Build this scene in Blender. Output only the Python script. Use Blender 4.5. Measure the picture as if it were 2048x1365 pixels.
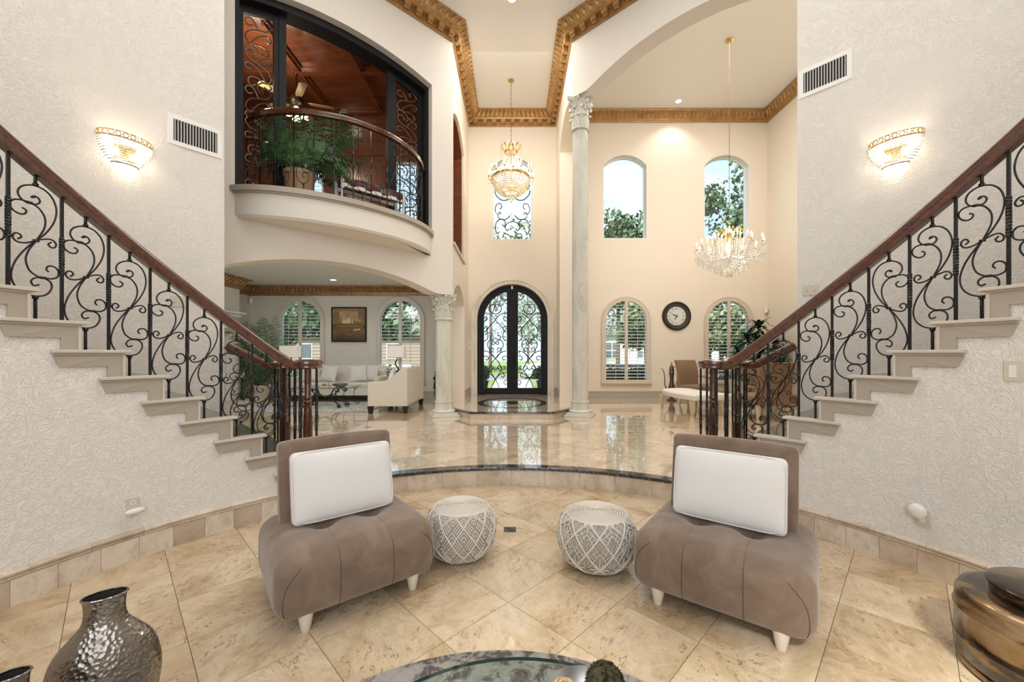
import bpy, bmesh, math, random
from math import sin, cos, pi, radians, sqrt, atan2
from mathutils import Vector, Matrix
from mathutils.geometry import tessellate_polygon

for o in list(bpy.data.objects):
    bpy.data.objects.remove(o)
SC = bpy.context.scene
COL = SC.collection
random.seed(7)

# ------------------------------------------------------------------ camera
cam_d = bpy.data.cameras.new('camera')
cam = bpy.data.objects.new('camera', cam_d)
COL.objects.link(cam)
cam.location = (0.03, 0.0, 1.46)
cam.rotation_euler = (radians(90), 0, 0)
cam_d.sensor_width = 36.0
cam_d.sensor_fit = 'HORIZONTAL'
cam_d.lens = 36.0 * 800.0 / 2048.0
cam_d.shift_x = -3.0 / 2048.0
cam_d.shift_y = 25.5 / 2048.0
cam_d.clip_start = 0.02
cam_d.clip_end = 500
SC.camera = cam

# ------------------------------------------------------------------ colour management, cycles limits
SC.view_settings.view_transform = 'Standard'
SC.view_settings.look = 'None'
SC.view_settings.exposure = 0.03
SC.view_settings.gamma = 1.0
SC.view_settings.use_curve_mapping = False
SC.cycles.max_bounces = 9
SC.cycles.diffuse_bounces = 5
SC.cycles.glossy_bounces = 4
SC.cycles.transmission_bounces = 6
SC.cycles.transparent_max_bounces = 16
SC.cycles.caustics_reflective = False
SC.cycles.caustics_refractive = False
SC.cycles.sample_clamp_indirect = 6.0

# ------------------------------------------------------------------ sky
world = bpy.data.worlds.new('sky')
SC.world = world
world.use_nodes = True
wn = world.node_tree.nodes
wl = world.node_tree.links
wn.clear()
w_out = wn.new('ShaderNodeOutputWorld')
w_bg = wn.new('ShaderNodeBackground')
w_tc = wn.new('ShaderNodeTexCoord')
w_sep = wn.new('ShaderNodeSeparateXYZ')
w_ramp = wn.new('ShaderNodeValToRGB')
w_noise = wn.new('ShaderNodeTexNoise')
w_cr = wn.new('ShaderNodeValToRGB')
w_mix = wn.new('ShaderNodeMix')
w_mix.data_type = 'RGBA'
w_map = wn.new('ShaderNodeMapping')
w_map.inputs['Scale'].default_value = (1.0, 1.0, 2.6)
w_noise.inputs['Scale'].default_value = 2.3
w_noise.inputs['Detail'].default_value = 6
w_ramp.color_ramp.elements[0].position = 0.0
w_ramp.color_ramp.elements[0].color = (0.72, 0.86, 1.0, 1)
w_ramp.color_ramp.elements[1].position = 0.75
w_ramp.color_ramp.elements[1].color = (0.30, 0.58, 1.0, 1)
w_cr.color_ramp.elements[0].position = 0.45
w_cr.color_ramp.elements[1].position = 0.68
wl.new(w_tc.outputs['Generated'], w_sep.inputs[0])
wl.new(w_sep.outputs['Z'], w_ramp.inputs[0])
wl.new(w_tc.outputs['Generated'], w_map.inputs[0])
wl.new(w_map.outputs[0], w_noise.inputs['Vector'])
wl.new(w_noise.outputs[0], w_cr.inputs[0])
wl.new(w_cr.outputs[0], w_mix.inputs[0])
wl.new(w_ramp.outputs[0], w_mix.inputs[6])
w_mix.inputs[7].default_value = (0.97, 0.98, 1.0, 1)
wl.new(w_mix.outputs[2], w_bg.inputs[0])
w_bg.inputs[1].default_value = 1.45
wl.new(w_bg.outputs[0], w_out.inputs[0])

def area_light(name, loc, target, sx, sy, power, col=(1, 0.96, 0.9)):
    d = bpy.data.lights.new(name, 'AREA')
    d.shape = 'RECTANGLE'
    d.size = sx
    d.size_y = sy
    d.energy = power
    d.color = col
    o = bpy.data.objects.new(name, d)
    COL.objects.link(o)
    o.location = loc
    v = Vector(target) - Vector(loc)
    o.rotation_euler = v.to_track_quat('-Z', 'Y').to_euler()
    return o

def point_light(name, loc, power, col=(1, 0.8, 0.55), r=0.05):
    d = bpy.data.lights.new(name, 'POINT')
    d.energy = power
    d.color = col
    d.shadow_soft_size = r
    o = bpy.data.objects.new(name, d)
    COL.objects.link(o)
    o.location = loc
    return o

def spot_light(name, loc, power, angle=120, blend=0.8, col=(1, 0.93, 0.82), r=0.06, aim=None):
    d = bpy.data.lights.new(name, 'SPOT')
    d.energy = power
    d.color = col
    d.spot_size = radians(angle)
    d.spot_blend = blend
    d.shadow_soft_size = r
    o = bpy.data.objects.new(name, d)
    COL.objects.link(o)
    o.location = loc
    if aim:
        v = Vector(aim) - Vector(loc)
        o.rotation_euler = v.to_track_quat('-Z', 'Y').to_euler()
    return o

# sun (soft, high, on the garden side)
sd = bpy.data.lights.new('sun', 'SUN')
sd.energy = 12.0
sd.angle = radians(12)
sd.color = (1, 0.95, 0.86)
so = bpy.data.objects.new('sun', sd)
COL.objects.link(so)
so.rotation_euler = (radians(38), radians(-20), 0)

# large area lights: added fill, for unseen windows behind the camera and under the ceilings
area_light('window_daylight', (0, -3.3, 4.2), (0, 6, 2.6), 6.5, 6.0, 335, (1.0, 0.985, 0.965))  # added panel standing in for daylight from unseen rear windows
area_light('hall_ceiling_light', (0, 3.4, 8.0), (0, 3.4, 0), 4.5, 4.0, 165, (1.0, 0.965, 0.92))  # added fill panel under the hall ceiling, not a fixture
area_light('dining_ceiling_light', (5.0, 7.6, 8.3), (4.8, 8.2, 0), 2.6, 2.6, 190, (1.0, 0.95, 0.885))  # panel added to brighten the dining room, no fitted lamp
area_light('foyer_ceiling_light', (0, 8.4, 8.0), (0, 9.6, 2), 1.6, 1.0, 80, (1.0, 0.95, 0.885))  # extra area light brightening the foyer, no fitting of its own
area_light('living_ceiling_light', (-4.6, 6.6, 3.36), (-4.8, 8.6, 0.2), 2.2, 1.4, 115, (1.0, 0.985, 0.955))  # added panel that lifts the living room, separate from its downlight

# ------------------------------------------------------------------ mesh helpers
class MB:
    def __init__(self):
        self.v = []
        self.f = []
        self.M = None
    def add(self, vs, fs):
        n = len(self.v)
        if self.M is not None:
            vs = [self.M @ Vector(p) for p in vs]
        self.v.extend([tuple(p) for p in vs])
        self.f.extend([tuple(i + n for i in f) for f in fs])
        return self
    def box(self, c, s, rz=0.0, M=None):
        hx, hy, hz = s[0] / 2, s[1] / 2, s[2] / 2
        vs = []
        for x, y, z in ((-1, -1, -1), (1, -1, -1), (1, 1, -1), (-1, 1, -1), (-1, -1, 1), (1, -1, 1), (1, 1, 1), (-1, 1, 1)):
            px, py, pz = x * hx, y * hy, z * hz
            if rz:
                px, py = px * cos(rz) - py * sin(rz), px * sin(rz) + py * cos(rz)
            p = Vector((px, py, pz))
            if M is not None:
                p = M @ p
            vs.append((p[0] + c[0], p[1] + c[1], p[2] + c[2]))
        self.add(vs, [(0, 3, 2, 1), (4, 5, 6, 7), (0, 1, 5, 4), (1, 2, 6, 5), (2, 3, 7, 6), (3, 0, 4, 7)])
        return self
    def lathe(self, prof, n=16, c=(0, 0, 0), sx=1.0, sy=1.0, a0=0.0, a1=2 * pi, caps=True):
        full = abs(a1 - a0 - 2 * pi) < 1e-6
        m = n if full else n + 1
        vs = []
        for r, z in prof:
            for i in range(m):
                a = a0 + (a1 - a0) * i / n
                vs.append((c[0] + r * cos(a) * sx, c[1] + r * sin(a) * sy, c[2] + z))
        fs = []
        for j in range(len(prof) - 1):
            for i in range(n):
                i2 = (i + 1) % m
                fs.append((j * m + i, j * m + i2, (j + 1) * m + i2, (j + 1) * m + i))
        if caps and full:
            fs.append(tuple(reversed(range(m))))
            fs.append(tuple((len(prof) - 1) * m + i for i in range(m)))
        self.add(vs, fs)
        return self
    def sphere(self, c, r, n=10, m=6, s=(1, 1, 1)):
        prof = [(r * sin(pi * j / m), -r * cos(pi * j / m)) for j in range(1, m)]
        vs = [(c[0], c[1], c[2] - r * s[2])]
        for rr, z in prof:
            for i in range(n):
                a = 2 * pi * i / n
                vs.append((c[0] + rr * cos(a) * s[0], c[1] + rr * sin(a) * s[1], c[2] + z * s[2]))
        vs.append((c[0], c[1], c[2] + r * s[2]))
        fs = []
        for i in range(n):
            fs.append((0, 1 + (i + 1) % n, 1 + i))
            for j in range(m - 2):
                fs.append((1 + j * n + i, 1 + j * n + (i + 1) % n, 1 + (j + 1) * n + (i + 1) % n, 1 + (j + 1) * n + i))
            fs.append((1 + (m - 2) * n + i, 1 + (m - 2) * n + (i + 1) % n, len(vs) - 1))
        self.add(vs, fs)
        return self
    def octa(self, c, r, rz=None):
        rz = rz or r
        x, y, z = c
        self.add([(x + r, y, z), (x, y + r, z), (x - r, y, z), (x, y - r, z), (x, y, z + rz), (x, y, z - rz)],
                 [(0, 1, 4), (1, 2, 4), (2, 3, 4), (3, 0, 4), (1, 0, 5), (2, 1, 5), (3, 2, 5), (0, 3, 5)])
        return self
    def tube(self, pts, r, n=6, closed=False, caps=True):
        P = [Vector(p) for p in pts]
        k = len(P)
        if k < 2:
            return self
        R = r if isinstance(r, (list, tuple)) else [r] * k
        T = []
        for i in range(k):
            if closed:
                t = P[(i + 1) % k] - P[i - 1]
            else:
                t = P[min(i + 1, k - 1)] - P[max(i - 1, 0)]
            if t.length < 1e-9:
                t = Vector((0, 0, 1))
            T.append(t.normalized())
        a = Vector((0, 0, 1)) if abs(T[0].z) < 0.9 else Vector((1, 0, 0))
        nrm = T[0].cross(a).normalized()
        vs = []
        for i in range(k):
            if i > 0:
                ax = T[i - 1].cross(T[i])
                if ax.length > 1e-8:
                    ang = atan2(ax.length, T[i - 1].dot(T[i]))
                    nrm = Matrix.Rotation(ang, 3, ax.normalized()) @ nrm
            nrm = (nrm - T[i] * nrm.dot(T[i])).normalized()
            b = T[i].cross(nrm)
            for j in range(n):
                an = 2 * pi * j / n
                vs.append(P[i] + (nrm * cos(an) + b * sin(an)) * R[i])
        fs = []
        for i in range(k if closed else k - 1):
            i2 = (i + 1) % k
            for j in range(n):
                j2 = (j + 1) % n
                fs.append((i * n + j, i * n + j2, i2 * n + j2, i2 * n + j))
        if caps and not closed:
            fs.append(tuple(reversed(range(n))))
            fs.append(tuple((k - 1) * n + j for j in range(n)))
        self.add(vs, fs)
        return self
    def prism(self, loop, z0, z1, holes=()):
        """loop of (x, y) extruded in z"""
        loops = [list(loop)] + [list(h) for h in holes]
        tris = tessellate_polygon([[Vector((p[0], p[1], 0)) for p in l] for l in loops])
        flat = [p for l in loops for p in l]
        n = len(flat)
        vs = [(p[0], p[1], z0) for p in flat] + [(p[0], p[1], z1) for p in flat]
        fs = [tuple(t) for t in tris] + [tuple(i + n for i in t) for t in tris]
        b = 0
        for l in loops:
            m = len(l)
            for i in range(m):
                i2 = (i + 1) % m
                fs.append((b + i, b + i2, n + b + i2, n + b + i))
            b += m
        self.add(vs, fs)
        return self
    def panel(self, p0, p1, outer, holes=(), t0=0.0, t1=0.2):
        """vertical slab: (s, z) loops on the line p0->p1; thickness from t0 to t1 to the left of the direction"""
        d = Vector((p1[0] - p0[0], p1[1] - p0[1]))
        d.normalize()
        nl = Vector((-d.y, d.x))
        old = self.M
        M = Matrix(((d.x, 0, nl.x, p0[0]), (d.y, 0, nl.y, p0[1]), (0, 1, 0, 0), (0, 0, 0, 1)))
        self.M = M if old is None else old @ M
        self.prism(outer, t0, t1, holes)
        self.M = old
        return self
    def grid(self, rows, closed_u=False, closed_v=False):
        """rows: list of equal-length point lists"""
        nv, nu = len(rows), len(rows[0])
        vs = [p for r in rows for p in r]
        fs = []
        for j in range(nv if closed_v else nv - 1):
            j2 = (j + 1) % nv
            for i in range(nu if closed_u else nu - 1):
                i2 = (i + 1) % nu
                fs.append((j * nu + i, j * nu + i2, j2 * nu + i2, j2 * nu + i))
        self.add(vs, fs)
        return self
    def mesh(self, name, mat=None, smooth=False, angle=None, normals=True):
        me = bpy.data.meshes.new(name)
        me.from_pydata(self.v, [], self.f)
        if normals and len(self.v) < 60000:
            bm = bmesh.new()
            bm.from_mesh(me)
            bmesh.ops.recalc_face_normals(bm, faces=bm.faces)
            bm.to_mesh(me)
            bm.free()
        if mat is not None:
            me.materials.append(mat)
        if smooth:
            me.polygons.foreach_set('use_smooth', [True] * len(me.polygons))
            if angle is not None:
                try:
                    me.set_sharp_from_angle(angle=radians(angle))
                except Exception:
                    pass
        me.update()
        return me

def link(name, me, parent=None, loc=(0, 0, 0), rot=(0, 0, 0), scale=(1, 1, 1)):
    o = bpy.data.objects.new(name, me)
    COL.objects.link(o)
    if parent is not None:
        o.parent = parent
    o.location = loc
    o.rotation_euler = rot
    o.scale = scale
    return o

def obj(name, mb, mat, parent=None, smooth=False, angle=40, loc=(0, 0, 0), rot=(0, 0, 0), bevel=0.0, seg=2, subsurf=0):
    o = link(name, mb.mesh(name, mat, smooth, angle if smooth else None), parent, loc, rot)
    if bevel:
        m = o.modifiers.new('bevel', 'BEVEL')
        m.width = bevel
        m.segments = seg
        m.limit_method = 'ANGLE'
    if subsurf:
        m = o.modifiers.new('sub', 'SUBSURF')
        m.levels = subsurf
        m.render_levels = subsurf
    return o

def tag(o, label, cat, group=None):
    o['label'] = label
    o['category'] = cat
    if group:
        o['group'] = group
    return o

def struct(o, label=None):
    o['kind'] = 'structure'
    if label:
        o['label'] = label
    return o

def stuff(o):
    o['kind'] = 'stuff'
    return o

def thing(name, label, cat, loc=(0, 0, 0), rz=0.0, group=None):
    o = bpy.data.objects.new(name, None)
    o.empty_display_size = 0.1
    COL.objects.link(o)
    o.location = loc
    o.rotation_euler = (0, 0, rz)
    return tag(o, label, cat, group)

def dup(root, loc, rz=None, label=None, group=None, scale=None):
    r = root.copy()
    COL.objects.link(r)
    r.location = loc
    if rz is not None:
        r.rotation_euler = (0, 0, rz)
    if scale is not None:
        r.scale = (scale, scale, scale)
    if label:
        r['label'] = label
    if group:
        r['group'] = group
    for ch in list(root.children):
        c = ch.copy()
        COL.objects.link(c)
        c.parent = r
        for g in list(ch.children):
            d = g.copy()
            COL.objects.link(d)
            d.parent = c
    return r

def cr(pts, n=6, closed=False):
    """Catmull-Rom through points of any dimension"""
    P = [Vector(p) for p in pts]
    k = len(P)
    out = []
    segs = k if closed else k - 1
    for i in range(segs):
        if closed:
            a, b, c, d = P[i - 1], P[i], P[(i + 1) % k], P[(i + 2) % k]
        else:
            a, b, c, d = P[max(i - 1, 0)], P[i], P[i + 1], P[min(i + 2, k - 1)]
        for j in range(n):
            t = j / n
            out.append(0.5 * ((2 * b) + (c - a) * t + (2 * a - 5 * b + 4 * c - d) * t * t + (3 * b - a - 3 * c + d) * t ** 3))
    if not closed:
        out.append(P[-1])
    return out

def arch_top(s0, s1, zs, rise, n=14):
    """points along a segmental arch from (s0, zs) to (s1, zs)"""
    h = (s1 - s0) / 2
    c = (s0 + s1) / 2
    rise = min(rise, h)
    R = (h * h + rise * rise) / (2 * rise)
    zc = zs + rise - R
    a = math.asin(min(1, h / R))
    if rise >= h - 1e-6:
        a = pi / 2
    return [(c + R * sin(-a + 2 * a * i / n), zc + R * cos(-a + 2 * a * i / n)) for i in range(n + 1)]

def arch_loop(s0, s1, z0, zs, rise, n=14):
    return [(s1, z0), (s0, z0)] + arch_top(s0, s1, zs, rise, n)

def rot2(p, a):
    return (p[0] * cos(a) - p[1] * sin(a), p[0] * sin(a) + p[1] * cos(a))
# ------------------------------------------------------------------ materials
class NT:
    def __init__(self, name):
        self.m = bpy.data.materials.new(name)
        self.m.use_nodes = True
        self.t = self.m.node_tree
        self.n = self.t.nodes
        self.l = self.t.links
        self.b = self.n['Principled BSDF']
        self.out = self.n['Material Output']
    def new(self, kind, **kw):
        nd = self.n.new(kind)
        for k, v in kw.items():
            if k in nd.inputs:
                nd.inputs[k].default_value = v
            else:
                setattr(nd, k, v)
        return nd
    def link(self, a, b):
        self.l.new(a, b)
    def set(self, **kw):
        mp = {'rough': 'Roughness', 'metal': 'Metallic', 'spec': 'Specular IOR Level', 'coat': 'Coat Weight', 'coatr': 'Coat Roughness',
              'trans': 'Transmission Weight', 'ior': 'IOR', 'sheen': 'Sheen Weight', 'emit': 'Emission Strength', 'sss': 'Subsurface Weight'}
        for k, v in kw.items():
            self.b.inputs[mp[k]].default_value = v
        return self
    def color(self, c):
        self.b.inputs['Base Color'].default_value = (c[0], c[1], c[2], 1)
        return self
    def coord(self, scale=(1, 1, 1), kind='Object', rand=False):
        tc = self.new('ShaderNodeTexCoord')
        mp = self.new('ShaderNodeMapping')
        mp.inputs['Scale'].default_value = scale
        self.link(tc.outputs[kind], mp.inputs[0])
        if rand:
            oi = self.new('ShaderNodeObjectInfo')
            cx = self.new('ShaderNodeCombineXYZ')
            ml = self.new('ShaderNodeMath', operation='MULTIPLY')
            ml.inputs[1].default_value = 97.0
            self.link(oi.outputs['Random'], ml.inputs[0])
            self.link(ml.outputs[0], cx.inputs[0])
            self.link(ml.outputs[0], cx.inputs[2])
            self.link(cx.outputs[0], mp.inputs['Location'])
        return mp.outputs[0]
    def noise(self, vec, scale, detail=4, rough=0.55, dist=0.0):
        nd = self.new('ShaderNodeTexNoise')
        nd.inputs['Scale'].default_value = scale
        nd.inputs['Detail'].default_value = detail
        nd.inputs['Roughness'].default_value = rough
        nd.inputs['Distortion'].default_value = dist
        self.link(vec, nd.inputs['Vector'])
        return nd.outputs[0]
    def ramp(self, fac, stops):
        nd = self.new('ShaderNodeValToRGB')
        e = nd.color_ramp.elements
        while len(e) < len(stops):
            e.new(0.5)
        for i, (p, c) in enumerate(stops):
            e[i].position = p
            e[i].color = (c[0], c[1], c[2], 1) if hasattr(c, '__len__') else (c, c, c, 1)
        self.link(fac, nd.inputs[0])
        return nd.outputs[0]
    def mix(self, fac, a, b, mode='MIX'):
        nd = self.new('ShaderNodeMix')
        nd.data_type = 'RGBA'
        nd.blend_type = mode
        for sock, val in ((nd.inputs[0], fac), (nd.inputs[6], a), (nd.inputs[7], b)):
            if hasattr(val, 'is_linked') or hasattr(val, 'links'):
                self.link(val, sock)
            elif hasattr(val, '__len__'):
                sock.default_value = (val[0], val[1], val[2], 1)
            else:
                sock.default_value = val
        return nd.outputs[2]
    def bump(self, h, strength=0.3, dist=0.01):
        nd = self.new('ShaderNodeBump')
        nd.inputs['Strength'].default_value = strength
        nd.inputs['Distance'].default_value = dist
        self.link(h, nd.inputs['Height'])
        self.link(nd.outputs[0], self.b.inputs['Normal'])
        return nd

def plain(name, c, rough=0.5, **kw):
    m = NT(name).color(c).set(rough=rough, **kw)
    return m.m

def plaster(name, c, strength, scale=9.0, stretch=(1, 1, 1)):
    m = NT(name).color(c).set(rough=0.75, spec=0.25)
    v = m.coord(stretch)
    a = m.noise(v, scale, 3, 0.6, 1.6)
    h = m.ramp(a, [(0.0, 0.25), (0.36, 0.25), (0.42, 0.9), (0.47, 0.2), (0.54, 0.2), (0.585, 1.0), (0.63, 0.25)])
    fine = m.noise(v, scale * 5, 3, 0.6)
    hh = m.mix(0.22, h, fine)
    m.bump(hh, strength, 0.012)
    return m.m

W_MAIN = plaster('wall_plaster', (0.78, 0.74, 0.685), 0.18, 11.0)
W_STAIR = plaster('stair_wall_plaster', (0.80, 0.78, 0.75), 0.54, 13.0)
W_OUTER = plaster('outer_stair_wall_plaster', (0.79, 0.76, 0.715), 0.52, 13.0)
W_WARM = plaster('warm_wall_plaster', (0.80, 0.725, 0.625), 0.16, 9.0)
W_LIVING = plaster('living_wall_plaster', (0.66, 0.65, 0.59), 0.12, 9.0)
CEIL = plaster('ceiling_plaster', (0.83, 0.81, 0.78), 0.05, 14.0)

def travertine(name, light, mid, dark, rough, coat, pits=True):
    m = NT(name).set(rough=rough, coat=coat, coatr=0.03)
    v = m.coord((1, 1, 1), 'Object', True)
    oi = m.new('ShaderNodeObjectInfo')
    mp = m.new('ShaderNodeMapping')
    mp.inputs['Scale'].default_value = (1.0, 1.7, 1.0)
    vr = m.new('ShaderNodeVectorRotate')
    vr.rotation_type = 'Z_AXIS'
    an = m.new('ShaderNodeMath', operation='MULTIPLY')
    an.inputs[1].default_value = 31.0
    m.link(oi.outputs['Random'], an.inputs[0])
    m.link(an.outputs[0], vr.inputs['Angle'])
    m.link(v, vr.inputs['Vector'])
    m.link(vr.outputs[0], mp.inputs[0])
    w = mp.outputs[0]
    n1 = m.noise(w, 2.2, 8, 0.6, 0.35)
    c1 = m.ramp(n1, [(0.32, dark), (0.44, mid), (0.56, light), (0.72, mid)])
    n2 = m.noise(w, 12.0, 8, 0.72, 0.5)
    c2 = m.ramp(n2, [(0.36, 0.74), (0.48, 1.0), (0.64, 1.04), (0.74, 0.88)])
    c = m.mix(0.75, c1, c2, 'MULTIPLY')
    tint = m.ramp(oi.outputs['Random'], [(0.0, (0.74, 0.69, 0.62)), (0.3, (1.0, 1.0, 1.0)), (0.7, (1.04, 1.03, 1.03)), (1.0, (0.93, 0.88, 0.82))])
    c = m.mix(1.0, c, tint, 'MULTIPLY')
    if pits:
        bl = m.noise(w, 17.0, 3, 0.55, 0.2)
        ring = m.ramp(bl, [(0.58, 0.0), (0.61, 1.0), (0.645, 0.0)])
        gate = m.ramp(m.noise(w, 2.6, 2, 0.5), [(0.50, 0.0), (0.57, 1.0)])
        f = m.mix(1.0, ring, gate, 'MULTIPLY')
        vein = m.ramp(m.noise(w, 4.5, 8, 0.65, 0.8), [(0.47, 0.0), (0.50, 0.28), (0.53, 0.0)])
        c = m.mix(vein, c, [min(1, q * 1.3) for q in light])
        f2 = m.mix(1.0, f, 0.55, 'MULTIPLY') if False else f
        fm = m.new('ShaderNodeMath', operation='MULTIPLY')
        fm.inputs[1].default_value = 0.85
        m.link(f2, fm.inputs[0])
        c = m.mix(fm.outputs[0], c, (0.14, 0.085, 0.035))
    m.link(c, m.b.inputs['Base Color'])
    return m.m

TRAV_LOW = travertine('travertine_honed', (0.63, 0.515, 0.365), (0.52, 0.405, 0.26), (0.39, 0.27, 0.14), 0.28, 0.25)
TRAV_UP = travertine('travertine_polished', (0.74, 0.63, 0.49), (0.66, 0.53, 0.38), (0.52, 0.38, 0.235), 0.10, 1.0, True)
TRAV_UP.node_tree.nodes['Principled BSDF'].inputs['Coat IOR'].default_value = 1.55
TRAV_RISE = travertine('travertine_riser', (0.70, 0.63, 0.54), (0.61, 0.53, 0.435), (0.50, 0.41, 0.315), 0.4, 0.1, False)
GROUT = plain('grout', (0.16, 0.11, 0.07), 0.9)

def marble_dark(name, base, vein, rough=0.12):
    m = NT(name).set(rough=rough, coat=0.4, coatr=0.03)
    v = m.coord((1, 1, 1), 'Object', True)
    n1 = m.noise(v, 7.0, 6, 0.6, 2.5)
    c = m.ramp(n1, [(0.30, base), (0.485, base), (0.50, vein), (0.515, base), (0.7, [b * 1.8 for b in base])])
    m.link(c, m.b.inputs['Base Color'])
    return m.m
BLACK_MARBLE = marble_dark('black_marble', (0.022, 0.022, 0.022), (0.35, 0.33, 0.3))
GREEN_MARBLE = marble_dark('dark_tread_marble', (0.045, 0.045, 0.04), (0.22, 0.21, 0.19), 0.2)

TRIM = plain('taupe_trim_paint', (0.42, 0.378, 0.32), 0.45)
TRIM_LIGHT = plain('cream_edge_paint', (0.60, 0.55, 0.475), 0.4)
WHITE_TRIM = plain('white_trim_paint', (0.80, 0.79, 0.77), 0.4)
SHUTTER = plain('shutter_paint', (0.66, 0.57, 0.475), 0.4)
LOUVER = plain('louver_paint', (0.72, 0.70, 0.66), 0.35)
IRON = NT('wrought_iron').color((0.012, 0.012, 0.013)).set(rough=0.28, metal=0.2).m
CREAMLEG = plain('cream_lacquer_leg', (0.72, 0.66, 0.57), 0.35)
OLDBRASS = NT('aged_brass').color((0.22, 0.145, 0.06)).set(rough=0.35, metal=0.9).m
IRON_GREY = NT('aged_iron').color((0.12, 0.105, 0.095)).set(rough=0.45, metal=0.6).m

def wood(name, a, b, rough=0.2, coat=0.6, scale=(1, 1, 9), ns=5.0):
    m = NT(name).set(rough=rough, coat=coat, coatr=0.08)
    v = m.coord(scale)
    n1 = m.noise(v, ns, 6, 0.65, 0.6)
    c = m.ramp(n1, [(0.3, a), (0.7, b)])
    m.link(c, m.b.inputs['Base Color'])
    return m.m
RAILWOOD = wood('polished_rail_wood', (0.032, 0.008, 0.004), (0.125, 0.033, 0.012), 0.16, 0.9, (6, 6, 6), 4.0)
PANELWOOD = wood('cherry_panel_wood', (0.10, 0.026, 0.010), (0.23, 0.072, 0.026), 0.28, 0.5, (1, 6, 6), 2.0)
FRAMEWOOD = wood('black_stained_frame', (0.006, 0.006, 0.007), (0.016, 0.016, 0.018), 0.5, 0.0, (3, 3, 12), 5.0)
FRAMEWOOD.node_tree.nodes['Principled BSDF'].inputs['Specular IOR Level'].default_value = 0.2
SHUTTER_LIVING = plain('living_shutter_paint', (0.60, 0.565, 0.51), 0.4)
PALEWOOD = wood('pale_leg_wood', (0.55, 0.45, 0.34), (0.68, 0.58, 0.46), 0.4, 0.1)
FANWOOD = wood('fan_blade_wood', (0.32, 0.20, 0.09), (0.48, 0.32, 0.16), 0.35, 0.2)
DARKLEG = plain('dark_leg_wood', (0.018, 0.012, 0.010), 0.3)

def gilt():
    m = NT('gilded_moulding').set(rough=0.40, metal=0.45)
    v = m.coord()
    n1 = m.noise(v, 6.0, 6, 0.7, 0.5)
    c = m.ramp(n1, [(0.28, (0.34, 0.18, 0.062)), (0.50, (0.45, 0.26, 0.10)), (0.70, (0.54, 0.33, 0.135))])
    m.link(c, m.b.inputs['Base Color'])
    return m.m
GILT = gilt()
def gilt2():
    m = NT('bronze_moulding').set(rough=0.45, metal=0.5)
    v = m.coord()
    n1 = m.noise(v, 6.0, 6, 0.7, 0.5)
    c = m.ramp(n1, [(0.30, (0.24, 0.12, 0.055)), (0.55, (0.38, 0.22, 0.105)), (0.72, (0.48, 0.31, 0.16))])
    m.link(c, m.b.inputs['Base Color'])
    return m.m
BRONZE = gilt2()
BRASS = NT('brass').color((0.62, 0.42, 0.14)).set(rough=0.25, metal=1.0).m

def stone(name, a, b):
    m = NT(name).set(rough=0.6)
    v = m.coord((1, 1, 0.35))
    n1 = m.noise(v, 3.5, 8, 0.65, 1.0)
    c = m.ramp(n1, [(0.3, a), (0.5, b), (0.7, [min(1, x * 1.08) for x in b])])
    m.link(c, m.b.inputs['Base Color'])
    m.bump(m.noise(v, 30, 4), 0.12, 0.01)
    return m.m
COLSTONE = stone('column_stone', (0.47, 0.47, 0.41), (0.65, 0.64, 0.57))
DOORSTONE = stone('door_surround_stone', (0.60, 0.56, 0.47), (0.74, 0.69, 0.60))

def suede():
    m = NT('taupe_suede').set(rough=0.85, sheen=0.35, spec=0.2)
    v = m.coord()
    n1 = m.noise(v, 5.0, 5, 0.6, 1.0)
    c = m.ramp(n1, [(0.3, (0.155, 0.107, 0.076)), (0.55, (0.205, 0.147, 0.110)), (0.75, (0.255, 0.188, 0.143))])
    m.link(c, m.b.inputs['Base Color'])
    m.bump(m.noise(v, 300, 2), 0.06, 0.002)
    return m.m
SUEDE = suede()
SEAM = plain('dark_seam_thread', (0.06, 0.042, 0.034), 0.9)
def cloth(name, c, scale=220, st=0.15, rough=0.9):
    m = NT(name).color(c).set(rough=rough, spec=0.2, sheen=0.1)
    v = m.coord()
    m.bump(m.noise(v, scale, 2), st, 0.003)
    return m.m
WHITECLOTH = cloth('white_cotton', (0.73, 0.727, 0.718))
CREAMCLOTH = cloth('cream_upholstery', (0.66, 0.61, 0.53))
IVORYCLOTH = cloth('ivory_upholstery', (0.70, 0.67, 0.60))
PILLOWCLOTH = cloth('pale_pillow_linen', (0.74, 0.72, 0.69))
BROWNCLOTH = cloth('brown_upholstery', (0.26, 0.165, 0.10))
ROPE = cloth('macrame_rope', (0.66, 0.61, 0.54), 400, 0.3)
ROPE_IN = plain('pouf_lining', (0.38, 0.345, 0.305), 0.9)  # body toned darker than the rope: shade between cords put into the colour
BENCHWHITE = cloth('white_bench_fabric', (0.80, 0.77, 0.73))

def emit(name, c, s):
    m = NT(name).color(c).set(rough=0.5)
    m.b.inputs['Emission Color'].default_value = (c[0], c[1], c[2], 1)
    m.b.inputs['Emission Strength'].default_value = s
    return m.m
BULB = emit('lit_bulb', (1.0, 0.86, 0.62), 22.0)
BULB_SOFT = emit('lit_globe', (1.0, 0.86, 0.58), 5.0)
DOWNLIGHT = emit('downlight_lens', (1.0, 0.95, 0.85), 12.0)
SHADE = emit('lamp_shade_cloth', (0.80, 0.74, 0.66), 0.30)

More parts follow.
